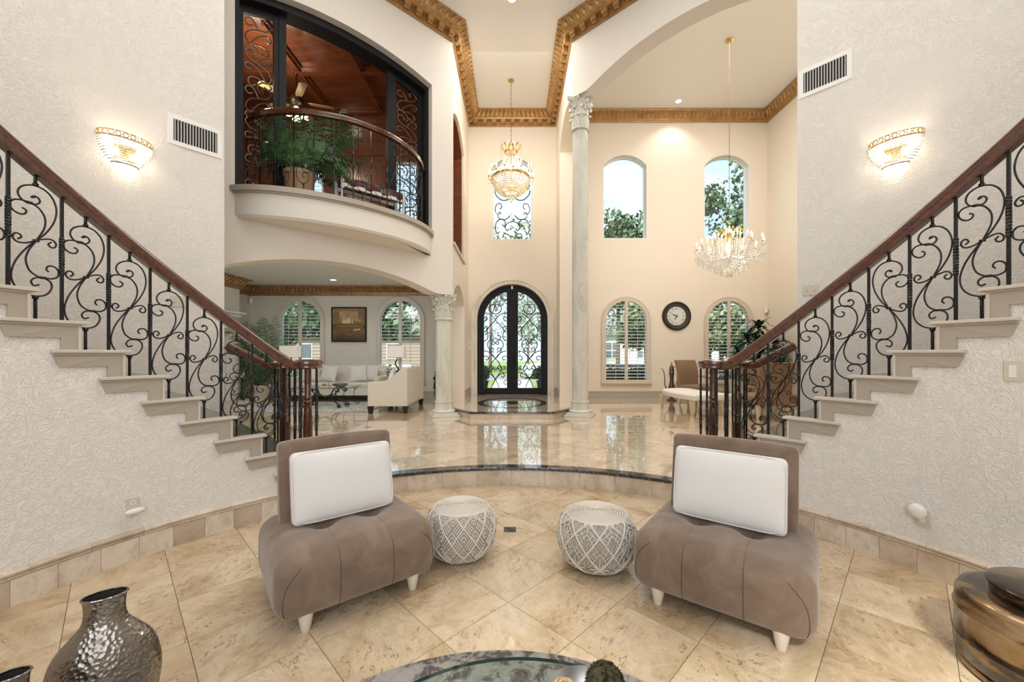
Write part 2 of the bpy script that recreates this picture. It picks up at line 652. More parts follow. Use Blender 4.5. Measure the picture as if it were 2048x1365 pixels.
def glass(name, tint=(1, 1, 1), gloss=0.9, rough=0.0, facmul=1.0):
    m = NT(name)
    tr = m.new('ShaderNodeBsdfTransparent')
    tr.inputs[0].default_value = (tint[0], tint[1], tint[2], 1)
    gl = m.new('ShaderNodeBsdfGlossy')
    gl.inputs['Roughness'].default_value = rough
    gl.inputs[0].default_value = (gloss, gloss, gloss, 1)
    fr = m.new('ShaderNodeFresnel')
    fr.inputs[0].default_value = 1.5
    geo = m.new('ShaderNodeNewGeometry')
    inv = m.new('ShaderNodeMath', operation='SUBTRACT')
    inv.inputs[0].default_value = facmul
    m.link(geo.outputs['Backfacing'], inv.inputs[1])
    inv.use_clamp = True
    mu = m.new('ShaderNodeMath', operation='MULTIPLY')
    m.link(fr.outputs[0], mu.inputs[0])
    m.link(inv.outputs[0], mu.inputs[1])
    mx = m.new('ShaderNodeMixShader')
    m.link(mu.outputs[0], mx.inputs[0])
    m.link(tr.outputs[0], mx.inputs[1])
    m.link(gl.outputs[0], mx.inputs[2])
    m.link(mx.outputs[0], m.out.inputs['Surface'])
    return m.m
PANE = glass('window_glass', (0.95, 0.985, 0.98))
TABLEGLASS = glass('table_glass', (0.86, 0.93, 0.90), 0.9, 0.0, 1.0)
GLASS_EDGE = plain('green_glass_edge', (0.02, 0.05, 0.045), 0.1)
def crystal(name, c=(0.9, 0.9, 0.9), warm=0.0):
    m = NT(name)
    df = m.new('ShaderNodeBsdfTranslucent')
    df.inputs[0].default_value = (c[0], c[1], c[2], 1)
    gl = m.new('ShaderNodeBsdfGlossy')
    gl.inputs['Roughness'].default_value = 0.08
    gl.inputs[0].default_value = (c[0], c[1], c[2], 1)
    tr = m.new('ShaderNodeBsdfTransparent')
    m1 = m.new('ShaderNodeMixShader')
    m1.inputs[0].default_value = 0.40
    m2 = m.new('ShaderNodeMixShader')
    m2.inputs[0].default_value = 0.08
    d2 = m.new('ShaderNodeBsdfDiffuse')
    d2.inputs[0].default_value = (c[0], c[1], c[2], 1)
    m0 = m.new('ShaderNodeMixShader')
    m0.inputs[0].default_value = 0.5
    m.link(df.outputs[0], m0.inputs[1])
    m.link(d2.outputs[0], m0.inputs[2])
    m.link(m0.outputs[0], m1.inputs[1])
    m.link(gl.outputs[0], m1.inputs[2])
    m.link(m1.outputs[0], m2.inputs[1])
    m.link(tr.outputs[0], m2.inputs[2])
    m.link(m2.outputs[0], m.out.inputs['Surface'])
    return m.m
CRYSTAL = crystal('crystal_beads', (0.95, 0.94, 0.92))
CRYSTAL_WARM = crystal('amber_crystal_beads', (0.97, 0.90, 0.76))
CANDLE = plain('candle_sleeve', (0.85, 0.80, 0.66), 0.5)

def leafmat(name, a, b, trans=True):
    m = NT(name).set(rough=0.45)
    v = m.coord()
    oi = m.noise(v, 6.0, 3)
    c = m.ramp(oi, [(0.3, a), (0.7, b)])
    m.link(c, m.b.inputs['Base Color'])
    return m.m
LEAF = leafmat('houseplant_leaf', (0.016, 0.065, 0.018), (0.075, 0.20, 0.05))
PALM = leafmat('palm_leaf', (0.025, 0.085, 0.03), (0.12, 0.26, 0.07))
DRAC = leafmat('dracaena_leaf', (0.010, 0.035, 0.020), (0.035, 0.085, 0.045))
TREE = leafmat('tree_leaf', (0.03, 0.07, 0.03), (0.12, 0.19, 0.085))
TREE2 = leafmat('tree_leaf_pale', (0.07, 0.115, 0.055), (0.21, 0.27, 0.14))
BARK = plain('bark', (0.09, 0.065, 0.045), 0.9)
SOIL = plain('potting_soil', (0.03, 0.02, 0.014), 0.95)
CERAMIC = plain('cream_ceramic', (0.66, 0.61, 0.52), 0.45)
TERRA = plain('glazed_tan_ceramic', (0.36, 0.22, 0.13), 0.25)
PLASTIC = plain('white_plastic', (0.82, 0.82, 0.80), 0.35)
PLATE = plain('almond_plate', (0.62, 0.59, 0.50), 0.4)
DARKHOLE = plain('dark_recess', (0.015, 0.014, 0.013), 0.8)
BLACKPLASTIC = plain('black_plastic', (0.012, 0.012, 0.013), 0.35)

def hammered():
    m = NT('hammered_pewter').set(rough=0.22, metal=1.0)
    v = m.coord()
    vo = m.new('ShaderNodeTexVoronoi')
    vo.inputs['Scale'].default_value = 75.0
    m.link(v, vo.inputs['Vector'])
    m.bump(vo.outputs['Distance'], 0.5, 0.006)
    c = m.ramp(m.noise(v, 3.0, 4), [(0.3, (0.20, 0.18, 0.16)), (0.7, (0.42, 0.39, 0.36))])
    m.link(c, m.b.inputs['Base Color'])
    return m.m
HAMMERED = hammered()
def burnished():
    m = NT('burnished_bronze_lacquer').set(rough=0.2, metal=0.55, coat=0.5)
    v = m.coord((1, 1, 3.0))
    n1 = m.noise(v, 2.2, 8, 0.6, 0.6)
    c = m.ramp(n1, [(0.40, (0.012, 0.011, 0.011)), (0.48, (0.05, 0.03, 0.015)), (0.54, (0.24, 0.145, 0.06)), (0.70, (0.36, 0.27, 0.17))])
    m.link(c, m.b.inputs['Base Color'])
    return m.m
BURNISHED = burnished()
def rugmat(name, a, b, s=7.0):
    m = NT(name).set(rough=0.95, spec=0.1)
    v = m.coord()
    n1 = m.noise(v, s, 8, 0.7, 0.8)
    c = m.ramp(n1, [(0.42, a), (0.50, b), (0.58, [min(1, x * 1.2) for x in b])])
    m.link(c, m.b.inputs['Base Color'])
    m.bump(m.noise(v, 150, 2), 0.4, 0.01)
    return m.m
RUG = rugmat('grey_distressed_rug', (0.105, 0.095, 0.09), (0.30, 0.29, 0.275), 13.0)
RUG2 = rugmat('pale_grey_rug', (0.40, 0.40, 0.38), (0.56, 0.55, 0.52), 6.0)
MOSS = rugmat('dried_moss', (0.012, 0.013, 0.006), (0.055, 0.05, 0.028), 60.0)
WICKER = plain('pale_wicker', (0.50, 0.33, 0.17), 0.6)
# ------------------------------------------------------------------ layout (metres; lower floor z = 0)
YC, RW, RO = 1.45, 3.0, 4.35          # rotunda centre on y, inner stair wall radius, outer stair wall radius
UF = 0.20                              # raised floor
CEIL_Z = 8.07
DA = radians(43.0)                     # the diagonal walls
DL = Vector((-cos(DA), -sin(DA)))      # along the left diagonal wall, away from the foyer
P0L = Vector((-1.21, 8.05))
FY = 11.05                             # foyer back wall
BY = 11.5                              # living / dining back wall
LX, RX = -7.56, 7.33                   # end walls

def pol(s, R, th, z=None):
    """point at angle th (degrees from +y) on the rotunda; s = -1 left, 1 right"""
    a = radians(th)
    p = (s * R * sin(a), YC + R * cos(a))
    return p if z is None else (p[0], p[1], z)

def diag(s, t, o):
    """point on a diagonal wall: t along it away from the foyer, o behind its hall face (negative = into the hall)"""
    x = -1.21 - 0.7314 * t - 0.6820 * o
    y = 8.05 - 0.6820 * t + 0.7314 * o
    return (-s * x, y)

# ---- floors and their tiles
TILE = 0.457
HD = TILE * sqrt(2) / 2
def floor_tiles(parent, mat, z, off, keep, clip, limit=10**9):
    full = [(HD - 0.0022, 0), (0, HD - 0.0022), (-HD + 0.0022, 0), (0, -HD + 0.0022)]
    me = MB().prism(full, -0.008, 0).mesh('floor_tile', mat)
    n = 0
    items = []
    for i in range(-26, 27):
        for j in range(-8, 40):
            if (i + j) % 2:
                continue
            c = (off[0] + i * HD, off[1] + j * HD)
            if keep(c):
                items.append((c[1] * 1.0 + abs(c[0]) * 0.3, c))
    items.sort()
    rest = MB()
    for _, c in items:
        planes = clip(c)
        poly = [(c[0] + p[0], c[1] + p[1]) for p in full]
        cut = False
        for (nx, ny, d) in planes:       # keep nx*x + ny*y <= d
            out = []
            for k in range(len(poly)):
                a, b = poly[k], poly[(k + 1) % len(poly)]
                da, db = nx * a[0] + ny * a[1] - d, nx * b[0] + ny * b[1] - d
                if da <= 0:
                    out.append(a)
                if (da <= 0) != (db <= 0):
                    t = da / (da - db)
                    out.append((a[0] + (b[0] - a[0]) * t, a[1] + (b[1] - a[1]) * t))
            if len(out) != len(poly) or any(abs(p[0] - q[0]) + abs(p[1] - q[1]) > 1e-6 for p, q in zip(out, poly)):
                cut = True
            poly = out
            if len(poly) < 3:
                break
        if len(poly) < 3:
            continue
        if n >= limit:
            rest.prism(poly, z - 0.008, z)
            continue
        n += 1
        if not cut:
            link('floor_tile', me, parent, (c[0], c[1], z))
        else:
            m2 = MB().prism([(p[0] - c[0], p[1] - c[1]) for p in poly], -0.008, 0).mesh('floor_tile', mat)
            link('floor_tile', m2, parent, (c[0], c[1], z))
    if rest.v:
        stuff(obj('far_floor_tiles', rest, mat, parent))
    return n

ring = [pol(1, RW + 0.02, a) for a in range(0, 360, 3)]
fl = struct(obj('floor', MB().prism(ring, -0.06, -0.003), GROUT), 'sunken travertine floor of the round hall laid in diamonds')
def clip_low(c):
    r = sqrt(c[0] ** 2 + (c[1] - YC) ** 2)
    ux, uy = c[0] / max(r, 1e-6), (c[1] - YC) / max(r, 1e-6)
    return [(ux, uy, uy * YC + RW)] if r > RW - 0.4 else []
INSET = (0.0, 2.024 + 4 * HD)
floor_tiles(fl, TRAV_LOW, 0.0, (0.0, 2.024), lambda c: sqrt(c[0] ** 2 + (c[1] - YC) ** 2) < RW + 0.3 and c[1] > -1.6, clip_low)
obj('marble_inset', MB().box((INSET[0], INSET[1], 0.0005), (0.1, 0.1, 0.002)), BLACK_MARBLE, fl)

hall = [(LX - 0.2, -4.2), (RX + 0.2, -4.2), (RX + 0.2, BY + 0.1), (LX - 0.2, BY + 0.1)]
hole = [pol(1, RW, a) for a in range(0, 360, 3)]
fu = struct(obj('floor_raised', MB().prism(hall, -0.06, UF - 0.006, [hole]), GROUT), 'raised polished travertine floor laid in diamonds')
def clip_up(c):
    r = sqrt(c[0] ** 2 + (c[1] - YC) ** 2)
    ux, uy = c[0] / max(r, 1e-6), (c[1] - YC) / max(r, 1e-6)
    pl = []
    if r < RW + 0.5:
        pl.append((-ux, -uy, -(uy * YC + RW + 0.06)))
    pl.append((0, 1, BY))
    pl.append((1, 0, RX))
    pl.append((-1, 0, -LX))
    return pl
def keep_up(c):
    r = sqrt(c[0] ** 2 + (c[1] - YC) ** 2)
    if r < RW - 0.2 or c[1] > BY + 0.3 or c[0] > RX + 0.3 or c[0] < LX - 0.3:
        return False
    if c[1] < 3.6:
        return False
    if abs(c[0]) > 0.80 * c[1] + 0.4:          # behind the stair walls
        return False
    if r < RO and abs(math.degrees(atan2(c[0], c[1] - YC))) > 41:
        return False
    return True
floor_tiles(fu, TRAV_UP, UF, (0.15, 2.024), keep_up, clip_up, 290)
for gx in (-2.46, 0.15, 2.76):
    obj('marble_inset', MB().box((gx, 6.85, UF + 0.0005), (0.1, 0.1, 0.002)), BLACK_MARBLE, fu)
obj('marble_inset', MB().box((2.76, 10.3, UF + 0.0005), (0.1, 0.1, 0.002)), BLACK_MARBLE, fu)

# ---- the step round the sunken floor
st = bpy.data.objects.new('trim_step', None)
COL.objects.link(st)
struct(st, 'curved travertine step with black marble edge')
def sector(mb, s, r0, r1, a0, a1, z0, z1, seg=1.5):
    n = max(1, int(math.ceil(abs(a1 - a0) / seg)))
    lo = [pol(s, r0, a0 + (a1 - a0) * i / n) for i in range(n + 1)]
    hi = [pol(s, r1, a1 - (a1 - a0) * i / n) for i in range(n + 1)]
    mb.prism(lo + hi, z0, z1)
    return mb
SA = 36.0
n = 10
for i in range(n):
    a0, a1 = -SA + 2 * SA * i / n + 0.02, -SA + 2 * SA * (i + 1) / n - 0.02
    obj('riser_tile', sector(MB(), 1, RW - 0.012, RW + 0.01, a0, a1, 0.0, UF - 0.03), TRAV_RISE, st)
n = 13
for i in range(n):
    a0, a1 = -SA + 2 * SA * i / n + 0.015, -SA + 2 * SA * (i + 1) / n - 0.015
    obj('marble_edge', sector(MB(), 1, RW - 0.03, RW + 0.10, a0, a1, UF - 0.03, UF + 0.002), BLACK_MARBLE, st, bevel=0.004)

# ---- skirt wall + baseboard under each stair
TH1, DTH, Z1, RISE = 38.1, 4.23, 0.385, 0.183
NSTEP = 15
def th(k):
    return TH1 + DTH * (k - 1) if k > 1 else 35.3
def zt(k):
    return Z1 + RISE * (k - 1)
for s, nm in ((-1, 'left'), (1, 'right')):
    mb = MB()
    for k in range(1, NSTEP + 1):
        sector(mb, s, RW, RW + 0.14, th(k), th(k + 1), 0.0, zt(k) - 0.03, 1.42)
    sector(mb, s, RW, RW + 0.14, th(NSTEP + 1), 150, 0.0, zt(NSTEP), 2)
    struct(obj('wall_stair_' + nm, mb, W_STAIR, smooth=True, angle=30), 'white textured curved wall under the %s stair' % nm)
    bb = bpy.data.objects.new('baseboard_' + nm, None)
    COL.objects.link(bb)
    struct(bb, 'travertine tile baseboard along the %s curved wall' % nm)
    n = 22
    for i in range(n):
        a0, a1 = 35.3 + 84 * i / n + 0.02, 35.3 + 84 * (i + 1) / n - 0.02
        obj('baseboard_tile', sector(MB(), s, RW - 0.012, RW + 0.003, a0, a1, 0.0, 0.155, 1.3), TRAV_RISE, bb)
    n = 16
    prof = [(0.0, 0.157), (0.014, 0.157), (0.020, 0.165), (0.020, 0.172), (0.014, 0.176), (0.026, 0.183), (0.030, 0.196), (0.022, 0.207), (0.0, 0.211)]
    for i in range(n):
        a0, a1 = 35.3 + 84 * i / n + 0.015, 35.3 + 84 * (i + 1) / n - 0.015
        rows = []
        for q in range(5):
            a = a0 + (a1 - a0) * q / 4
            rows.append([pol(s, RW - d, a, z) for d, z in prof])
        mb2 = MB().grid(rows, closed_u=True)
        obj('cap_moulding', mb2, TRAV_RISE, bb)
    # outer stair wall
    mb = MB()
    sector(mb, s, RO, RO + 0.25, 46.8, 152, 0.0, CEIL_Z, 2)
    struct(obj('wall_outer_' + nm, mb, W_OUTER, smooth=True, angle=30), 'tall curved white wall beside the %s stair' % nm)
    # closing wall behind it
    a = diag(s, 6.2, 0.0)
    b = pol(s, RO + 0.2, 92)
    mb = MB().panel(a, b, [(0, 0), (6, 0), (6, CEIL_Z), (0, CEIL_Z)] if False else [(0, 0), ((Vector(b) - Vector(a)).length, 0), ((Vector(b) - Vector(a)).length, CEIL_Z), (0, CEIL_Z)], (), -0.05, 0.05)
    struct(obj('wall_passage_' + nm, mb, W_MAIN))

# ---- rear wall with tall windows behind the camera
rear = [(0, 0), (9.4, 0), (9.4, CEIL_Z), (0, CEIL_Z)]
holes = []
for c in (1.9, 4.7, 7.5):
    holes.append(arch_loop(c - 1.1, c + 1.1, 0.5, 5.6, 0.9))
struct(obj('wall_rear', MB().panel((4.7, -3.5), (-4.7, -3.5), rear, holes, 0.0, 0.25), W_MAIN))
for s, nm in ((-1, 'left'), (1, 'right')):
    e = pol(s, RO, 152)
    mb = MB().panel((e[0], e[1]), (s * 2.3, -3.5), [(0, 0), ((Vector((s * 2.3, -3.5)) - Vector(e)).length, 0), ((Vector((s * 2.3, -3.5)) - Vector(e)).length, CEIL_Z), (0, CEIL_Z)], (), -0.05, 0.05)
    struct(obj('wall_rear_' + nm, mb, W_MAIN))

# ---- ceilings
mb = MB().prism([(-5.4, -3.7), (5.4, -3.7)] + [diag(1, 6.2, 0.2), diag(1, 0.0, 0.1), (1.5, 8.1), (1.5, FY + 0.1), (-1.5, FY + 0.1), (-1.5, 8.1), diag(-1, 0, 0.1), diag(-1, 6.2, 0.2)], CEIL_Z, CEIL_Z + 0.1)
struct(obj('ceiling', mb, CEIL), 'white plaster ceiling of the hall and foyer')
def room_poly(s):
    a, b = diag(s, 0.2, 0.2), diag(s, 6.6, 0.2)
    xe = (LX - 0.2) if s < 0 else (RX + 0.2)
    return [a, (a[0], BY + 0.1), (xe, BY + 0.1), (xe, b[1]), b]
struct(obj('ceiling_living', MB().prism(room_poly(-1), 3.40, 3.73), plaster('living_ceiling_plaster', (0.74, 0.75, 0.73), 0.04)), 'white ceiling of the living room')
struct(obj('ceiling_dining', MB().prism(room_poly(1), 8.40, 8.55), CEIL), 'high white ceiling of the dining room')

# ---- diagonal walls
ts = 0.33
left_outer = [(-0.02, 2.64), (ts, 2.64)] + arch_top(ts, 3.92, 2.62, 0.34, 24)[1:-1] + [(3.92, 2.62), (3.92, UF), (6.6, UF), (6.6, 8.2), (-0.02, 8.2)]
bal_hole = arch_loop(0.46, 3.62, 3.74, 6.66, 0.25, 20)
def diag_panel(mb, s, outer, holes, t0, t1):
    # (t, z) loops, depth o from t0 to t1
    M = Matrix(((-s * -0.7314, 0, -s * -0.6820, -s * -1.21), (-0.6820, 0, 0.7314, 8.05), (0, 1, 0, 0), (0, 0, 0, 1)))
    mb.M = M
    mb.prism(outer, t0, t1, holes)
    mb.M = None
    return mb
struct(obj('wall_diagonal_left', diag_panel(MB(), -1, left_outer, [bal_hole], 0.0, 0.34), W_MAIN), 'angled white wall with the balcony opening above the living room arch')
right_outer = [(-0.02, 6.62), (ts, 6.62)] + arch_top(ts, 4.0, 6.60, 0.44, 24)[1:-1] + [(4.0, 6.60), (4.0, UF), (6.6, UF), (6.6, 8.5), (-0.02, 8.5)]
struct(obj('wall_diagonal_right', diag_panel(MB(), 1, right_outer, (), 0.0, 0.34), W_MAIN), 'angled white wall with the tall arch into the dining room')

# ---- foyer side walls (from the diagonal corner to the door wall)
L = FY - 8.05
lo = [(0.0, 2.64), (0.18, 2.64)] + arch_top(0.18, 2.06, 2.66, 0.36, 16)[1:-1] + [(2.06, 2.66), (2.06, UF), (L, UF), (L, 8.2), (0.0, 8.2)]
foy_hole = arch_loop(0.18, 1.96, 3.76, 6.40, 0.30, 16)
struct(obj('wall_foyer_left', MB().panel((-1.21, 8.05), (-1.21, FY), lo, [foy_hole], 0.0, 0.34), W_WARM), 'left foyer wall with a low arch and a wood-cased opening above')
ro = [(0.0, 6.62), (0.18, 6.62)] + arch_top(0.18, 2.15, 6.60, 0.36, 16)[1:-1] + [(2.15, 6.60), (2.15, UF), (L, UF), (L, 8.5), (0.0, 8.5)]
mb = MB()
mb.M = Matrix(((-1, 0, 0, 0), (0, 1, 0, 0), (0, 0, 1, 0), (0, 0, 0, 1)))
mb.panel((-1.21, 8.05), (-1.21, FY), ro, (), 0.0, 0.34)
struct(obj('wall_foyer_right', mb, W_WARM), 'right foyer wall with a tall arch into the dining room')

# ---- foyer back wall
DW, DS, PF = 0.97, 2.40, 0.33            # door half width, spring height, platform top
fb = [(0, UF), (1.55 - DW, UF), (1.55 - DW, DS)] + arch_top(1.55 - DW, 1.55 + DW, DS, DW, 24)[1:-1] + [(1.55 + DW, DS), (1.55 + DW, UF), (3.1, UF), (3.1, 8.2), (0, 8.2)]
win_f = arch_loop(1.55 - 0.58, 1.55 + 0.58, 4.61, 6.62, 0.29, 14)
wb = struct(obj('wall_foyer_back', MB().panel((-1.55, FY), (1.55, FY), fb, [win_f], 0.0, 0.30), W_WARM), 'warm plaster wall around the front door')
# lower half of that wall stands a little proud
lowp = [(0.34, UF), (1.55 - DW - 0.12, UF), (1.55 - DW - 0.12, DS)] + arch_top(1.55 - DW - 0.12, 1.55 + DW + 0.12, DS, DW + 0.12, 24)[1:-1] + [(1.55 + DW + 0.12, DS), (1.55 + DW + 0.12, UF), (2.76, UF), (2.76, 4.46), (0.34, 4.46)]
obj('lower_facing', MB().panel((-1.55, FY - 0.02), (1.55, FY - 0.02), lowp, (), 0.0, 0.022), W_WARM, wb)

# ---- living / dining back walls and end walls
WLOW = dict(z0=0.64, zs=2.40, rise=0.65)
LWIN = [(-6.74, -5.44), (-3.87, -2.57)]
DWIN = [(2.61, 3.92), (5.55, 6.86)]
lb = [(0, 0.0), (-1.2 - LX + 0.2, 0.0), (-1.2 - LX + 0.2, 3.75), (0, 3.75)]
x0 = LX - 0.2
holes = [arch_loop(a - x0, b - x0, WLOW['z0'], WLOW['zs'], WLOW['rise'], 20) for a, b in LWIN]
struct(obj('wall_living_back', MB().panel((x0, BY), (-1.2, BY), lb, holes, 0.0, 0.25), W_LIVING), 'pale wall with two arched shuttered windows behind the sofa')
x0 = 1.2
db = [(0, 0.0), (RX + 0.2 - x0, 0.0), (RX + 0.2 - x0, 8.5), (0, 8.5)]
holes = [arch_loop(a - x0, b - x0, WLOW['z0'], WLOW['zs'], WLOW['rise'], 20) for a, b in DWIN]
UWIN = [(2.60, 3.88), (5.51, 6.82)]
holes += [arch_loop(a - x0, b - x0, 4.77, 6.88, 0.32, 14) for a, b in UWIN]
struct(obj('wall_dining_back', MB().panel((x0, BY), (RX + 0.2, BY), db, holes, 0.0, 0.25), W_WARM), 'warm plaster dining wall with four arched windows and a clock')
struct(obj('wall_living_end', MB().panel((LX, 3.0), (LX, BY), [(0, 0), (BY - 3, 0), (BY - 3, 3.75), (0, 3.75)], (), 0, 0.2), W_LIVING))
struct(obj('wall_dining_end', MB().panel((RX, BY), (RX, 3.0), [(0, 0), (BY - 3, 0), (BY - 3, 8.5), (0, 8.5)], (), 0, 0.2), W_WARM), 'warm plaster end wall of the dining room')
a = diag(1, 6.6, 0.2)
struct(obj('wall_dining_near', MB().box(((a[0] + RX) / 2 + 0.1, a[1] - 0.06, 4.2), (RX - a[0] + 0.4, 0.1, 8.5)), W_WARM))
a = diag(-1, 6.6, 0.2)
struct(obj('wall_living_near', MB().box(((a[0] + LX) / 2 - 0.1, a[1] - 0.06, 3.5), (a[0] - LX + 0.4, 0.1, 7.2)), W_LIVING))

# ---- baseboards of the far rooms
def base_run(name, pts, z0, h=0.185, t=0.025):
    e = bpy.data.objects.new(name, None)
    COL.objects.link(e)
    struct(e, 'painted taupe baseboard')
    for p, q in zip(pts[:-1], pts[1:]):
        v = Vector(q) - Vector(p)
        ln = v.length
        obj('board', MB().panel(p, q, [(0, z0), (ln, z0), (ln, z0 + h * 0.78), (0, z0 + h * 0.78)], (), -t, 0.0), TRIM, e)
        obj('cap_strip', MB().panel(p, q, [(0, z0 + h * 0.80), (ln, z0 + h * 0.80), (ln, z0 + h), (0, z0 + h)], (), -t * 0.8, 0.0), TRIM, e)
base_run('baseboard_dining', [(1.56, BY), (RX, BY), (RX, 4.0)], UF)
base_run('baseboard_living', [(LX, 10.36), (LX, BY), (-1.56, BY)], UF)
base_run('baseboard_foyer', [(-1.21, 10.12), (-1.21, FY - 0.022), (-1.17, FY - 0.022)], PF, 0.2)
base_run('baseboard_door', [(1.17, FY - 0.022), (1.21, FY - 0.022), (1.21, 10.21)], PF, 0.2)

# ---- door platform (octagonal) with dark marble edge and black oval inlay
pl = bpy.data.objects.new('floor_platform', None)
COL.objects.link(pl)
struct(pl, 'low octagonal entry platform with a black marble edge')
pp = [(-1.55, FY), (-1.55, 8.75), (-0.80, 7.72), (0.80, 7.72), (1.55, 8.75), (1.55, FY)]
obj('core', MB().prism([(p[0] * 0.985, p[1] + (0.012 if p[1] < FY else 0)) for p in pp], UF, PF - 0.03), GROUT, pl)
segs = list(zip(pp[:-1], pp[1:]))
for (p, q) in segs[1:4]:
    ln = (Vector(q) - Vector(p)).length
    k = 3 if ln > 1.5 else 2
    for i in range(k):
        obj('riser_tile', MB().panel(p, q, [(ln * i / k + 0.002, UF), (ln * (i + 1) / k - 0.002, UF), (ln * (i + 1) / k - 0.002, PF - 0.03), (ln * i / k + 0.002, PF - 0.03)], (), 0.0, 0.02), TRAV_RISE, pl)
    obj('marble_edge', MB().panel(p, q, [(-0.01, PF - 0.03), (ln + 0.01, PF - 0.03), (ln + 0.01, PF + 0.001), (-0.01, PF + 0.001)], (), -0.02, 0.07), BLACK_MARBLE, pl)
inner = [(-1.5, FY), (-1.5, 8.79), (-0.77, 7.79), (0.77, 7.79), (1.5, 8.79), (1.5, FY)]
def oval(rx, ry, n=40):
    return [(rx * cos(2 * pi * i / n), 9.25 + ry * sin(2 * pi * i / n)) for i in range(n)]
obj('paving', MB().prism(inner, PF - 0.03, PF - 0.001, [oval(0.80, 0.98)]), TRAV_UP, pl)
obj('marble_ring', MB().prism(oval(0.80, 0.98), PF - 0.03, PF, [oval(0.66, 0.82)]), BLACK_MARBLE, pl)
obj('paving', MB().prism(oval(0.66, 0.82), PF - 0.03, PF - 0.001, [[(0.28, 9.25), (0, 9.6), (-0.28, 9.25), (0, 8.9)]]), TRAV_UP, pl)
obj('marble_diamond', MB().prism([(0.28, 9.25), (0, 9.6), (-0.28, 9.25), (0, 8.9)], PF - 0.03, PF), BLACK_MARBLE, pl)

# ---- crown mouldings
def miter(pts):
    out = []
    k = len(pts)
    for i in range(k):
        ds = []
        if i > 0:
            ds.append((Vector(pts[i]) - Vector(pts[i - 1])).normalized())
        if i < k - 1:
            ds.append((Vector(pts[i + 1]) - Vector(pts[i])).normalized())
        ns = [Vector((d.y, -d.x)) for d in ds]
        if len(ns) == 1:
            out.append(ns[0])
        else:
            m = (ns[0] + ns[1]).normalized()
            out.append(m / max(0.2, m.dot(ns[0])))
    return out
def crown(name, label, pts, z0, mat, big=True):
    e = bpy.data.objects.new(name, None)
    COL.objects.link(e)
    struct(e, label)
    if big:
        prof = [(0, 0), (0.035, 0), (0.045, 0.012), (0.035, 0.028), (0.04, 0.034), (0.04, 0.135), (0.145, 0.138), (0.15, 0.152), (0.15, 0.155), (0.155, 0.18), (0.19, 0.20), (0.225, 0.27), (0.27, 0.30), (0.28, 0.31), (0.30, 0.315), (0.30, 0.338), (0, 0.338)]
        cy0, cy1 = (0.16, 0.185), (0.265, 0.30)
    else:
        prof = [(0, 0), (0.03, 0), (0.035, 0.03), (0.05, 0.04), (0.055, 0.085), (0.075, 0.095), (0.085, 0.12), (0.13, 0.19), (0.185, 0.235), (0.20, 0.24), (0.21, 0.275), (0, 0.275)]
        cy0, cy1 = (0.075, 0.10), (0.175, 0.235)
    ms = miter(pts)
    rows = [[(p[0] + m.x * d, p[1] + m.y * d, z0 + z) for d, z in prof] for p, m in zip(pts, ms)]
    obj('moulding', MB().grid(rows, closed_u=True), mat, e)
    leaf = MB()
    ov = MB()
    den_me = None
    if big:
        den_me = MB().box((0, 0.088, 0.098), (0.115, 0.10, 0.078)).box((0, 0.075, 0.050), (0.095, 0.07, 0.03)).mesh('dentil', mat)
    for p, q in zip(pts[:-1], pts[1:]):
        P, Q = Vector(p), Vector(q)
        d = (Q - P)
        ln = d.length
        d.normalize()
        nr = Vector((d.y, -d.x))
        i0 = pts.index(p)
        pitch = 0.135 if big else 0.125
        k = int(ln / pitch)
        def cyma(f):
            return cy0[0] + (cy1[0] - cy0[0]) * f, z0 + cy0[1] + (cy1[1] - cy0[1]) * f
        for i in range(k):
            prev = None
            for (f, w, lift) in ((-0.05, 0.35, 0.004), (0.25, 0.95, 0.030), (0.60, 0.85, 0.040), (0.95, 0.45, 0.050), (1.05, 0.12, 0.030)):
                off, zz = cyma(f)
                a = P + Vector((ms[i0].x, ms[i0].y)) * off
                b = Q + Vector((ms[i0 + 1].x, ms[i0 + 1].y)) * off
                u = (i + 0.5) / k
                c = a + (b - a) * u
                hw = (b - a).length / k * 0.47 * w
                ctr = c + nr * lift
                row = [(c.x - d.x * hw, c.y - d.y * hw, zz - 0.006), (c.x - d.x * hw * 0.5 + nr.x * lift * 0.55, c.y - d.y * hw * 0.5 + nr.y * lift * 0.55, zz + 0.003), (ctr.x, ctr.y, zz - 0.012),
                       (c.x + d.x * hw * 0.5 + nr.x * lift * 0.55, c.y + d.y * hw * 0.5 + nr.y * lift * 0.55, zz + 0.003), (c.x + d.x * hw, c.y + d.y * hw, zz - 0.006)]
                if prev:
                    leaf.grid([prev, row])
                prev = row
        if big:
            a = P + Vector((ms[i0].x, ms[i0].y)) * 0.085
            b = Q + Vector((ms[i0 + 1].x, ms[i0 + 1].y)) * 0.085
            l2 = (b - a).length
            k = max(1, int(l2 / 0.235))
            for i in range(k):
                c = P + ((Q - P).normalized()) * ((a - P).dot(d) + l2 * (i + 0.5) / k)
                ang = atan2(-d.y, -d.x)
                link('dentil', den_me, e, (c.x, c.y, z0), (0, 0, ang))
        k = int(ln / 0.03)
        for i in range(k):
            c = P + d * ((i + 0.5) * ln / k) + nr * 0.042
            if big:
                leaf.octa((c.x, c.y, z0 + 0.016), 0.012, 0.014)
    stuff(obj('leaf_carving', leaf, mat, e))
    return e
dl, dr = diag(-1, 6.2, 0.0), diag(1, 6.2, 0.0)
crown('trim_crown_hall', 'gilded dentil crown moulding round the hall and foyer', [dl, (-1.21, 8.05), (-1.21, FY), (1.21, FY), (1.21, 8.05), dr], CEIL_Z - 0.34, GILT, True)
crown('trim_crown_dining', 'gilded leaf crown moulding of the dining room', [(1.55, BY), (RX, BY), (RX, 3.8)], 8.40 - 0.29, GILT, False)
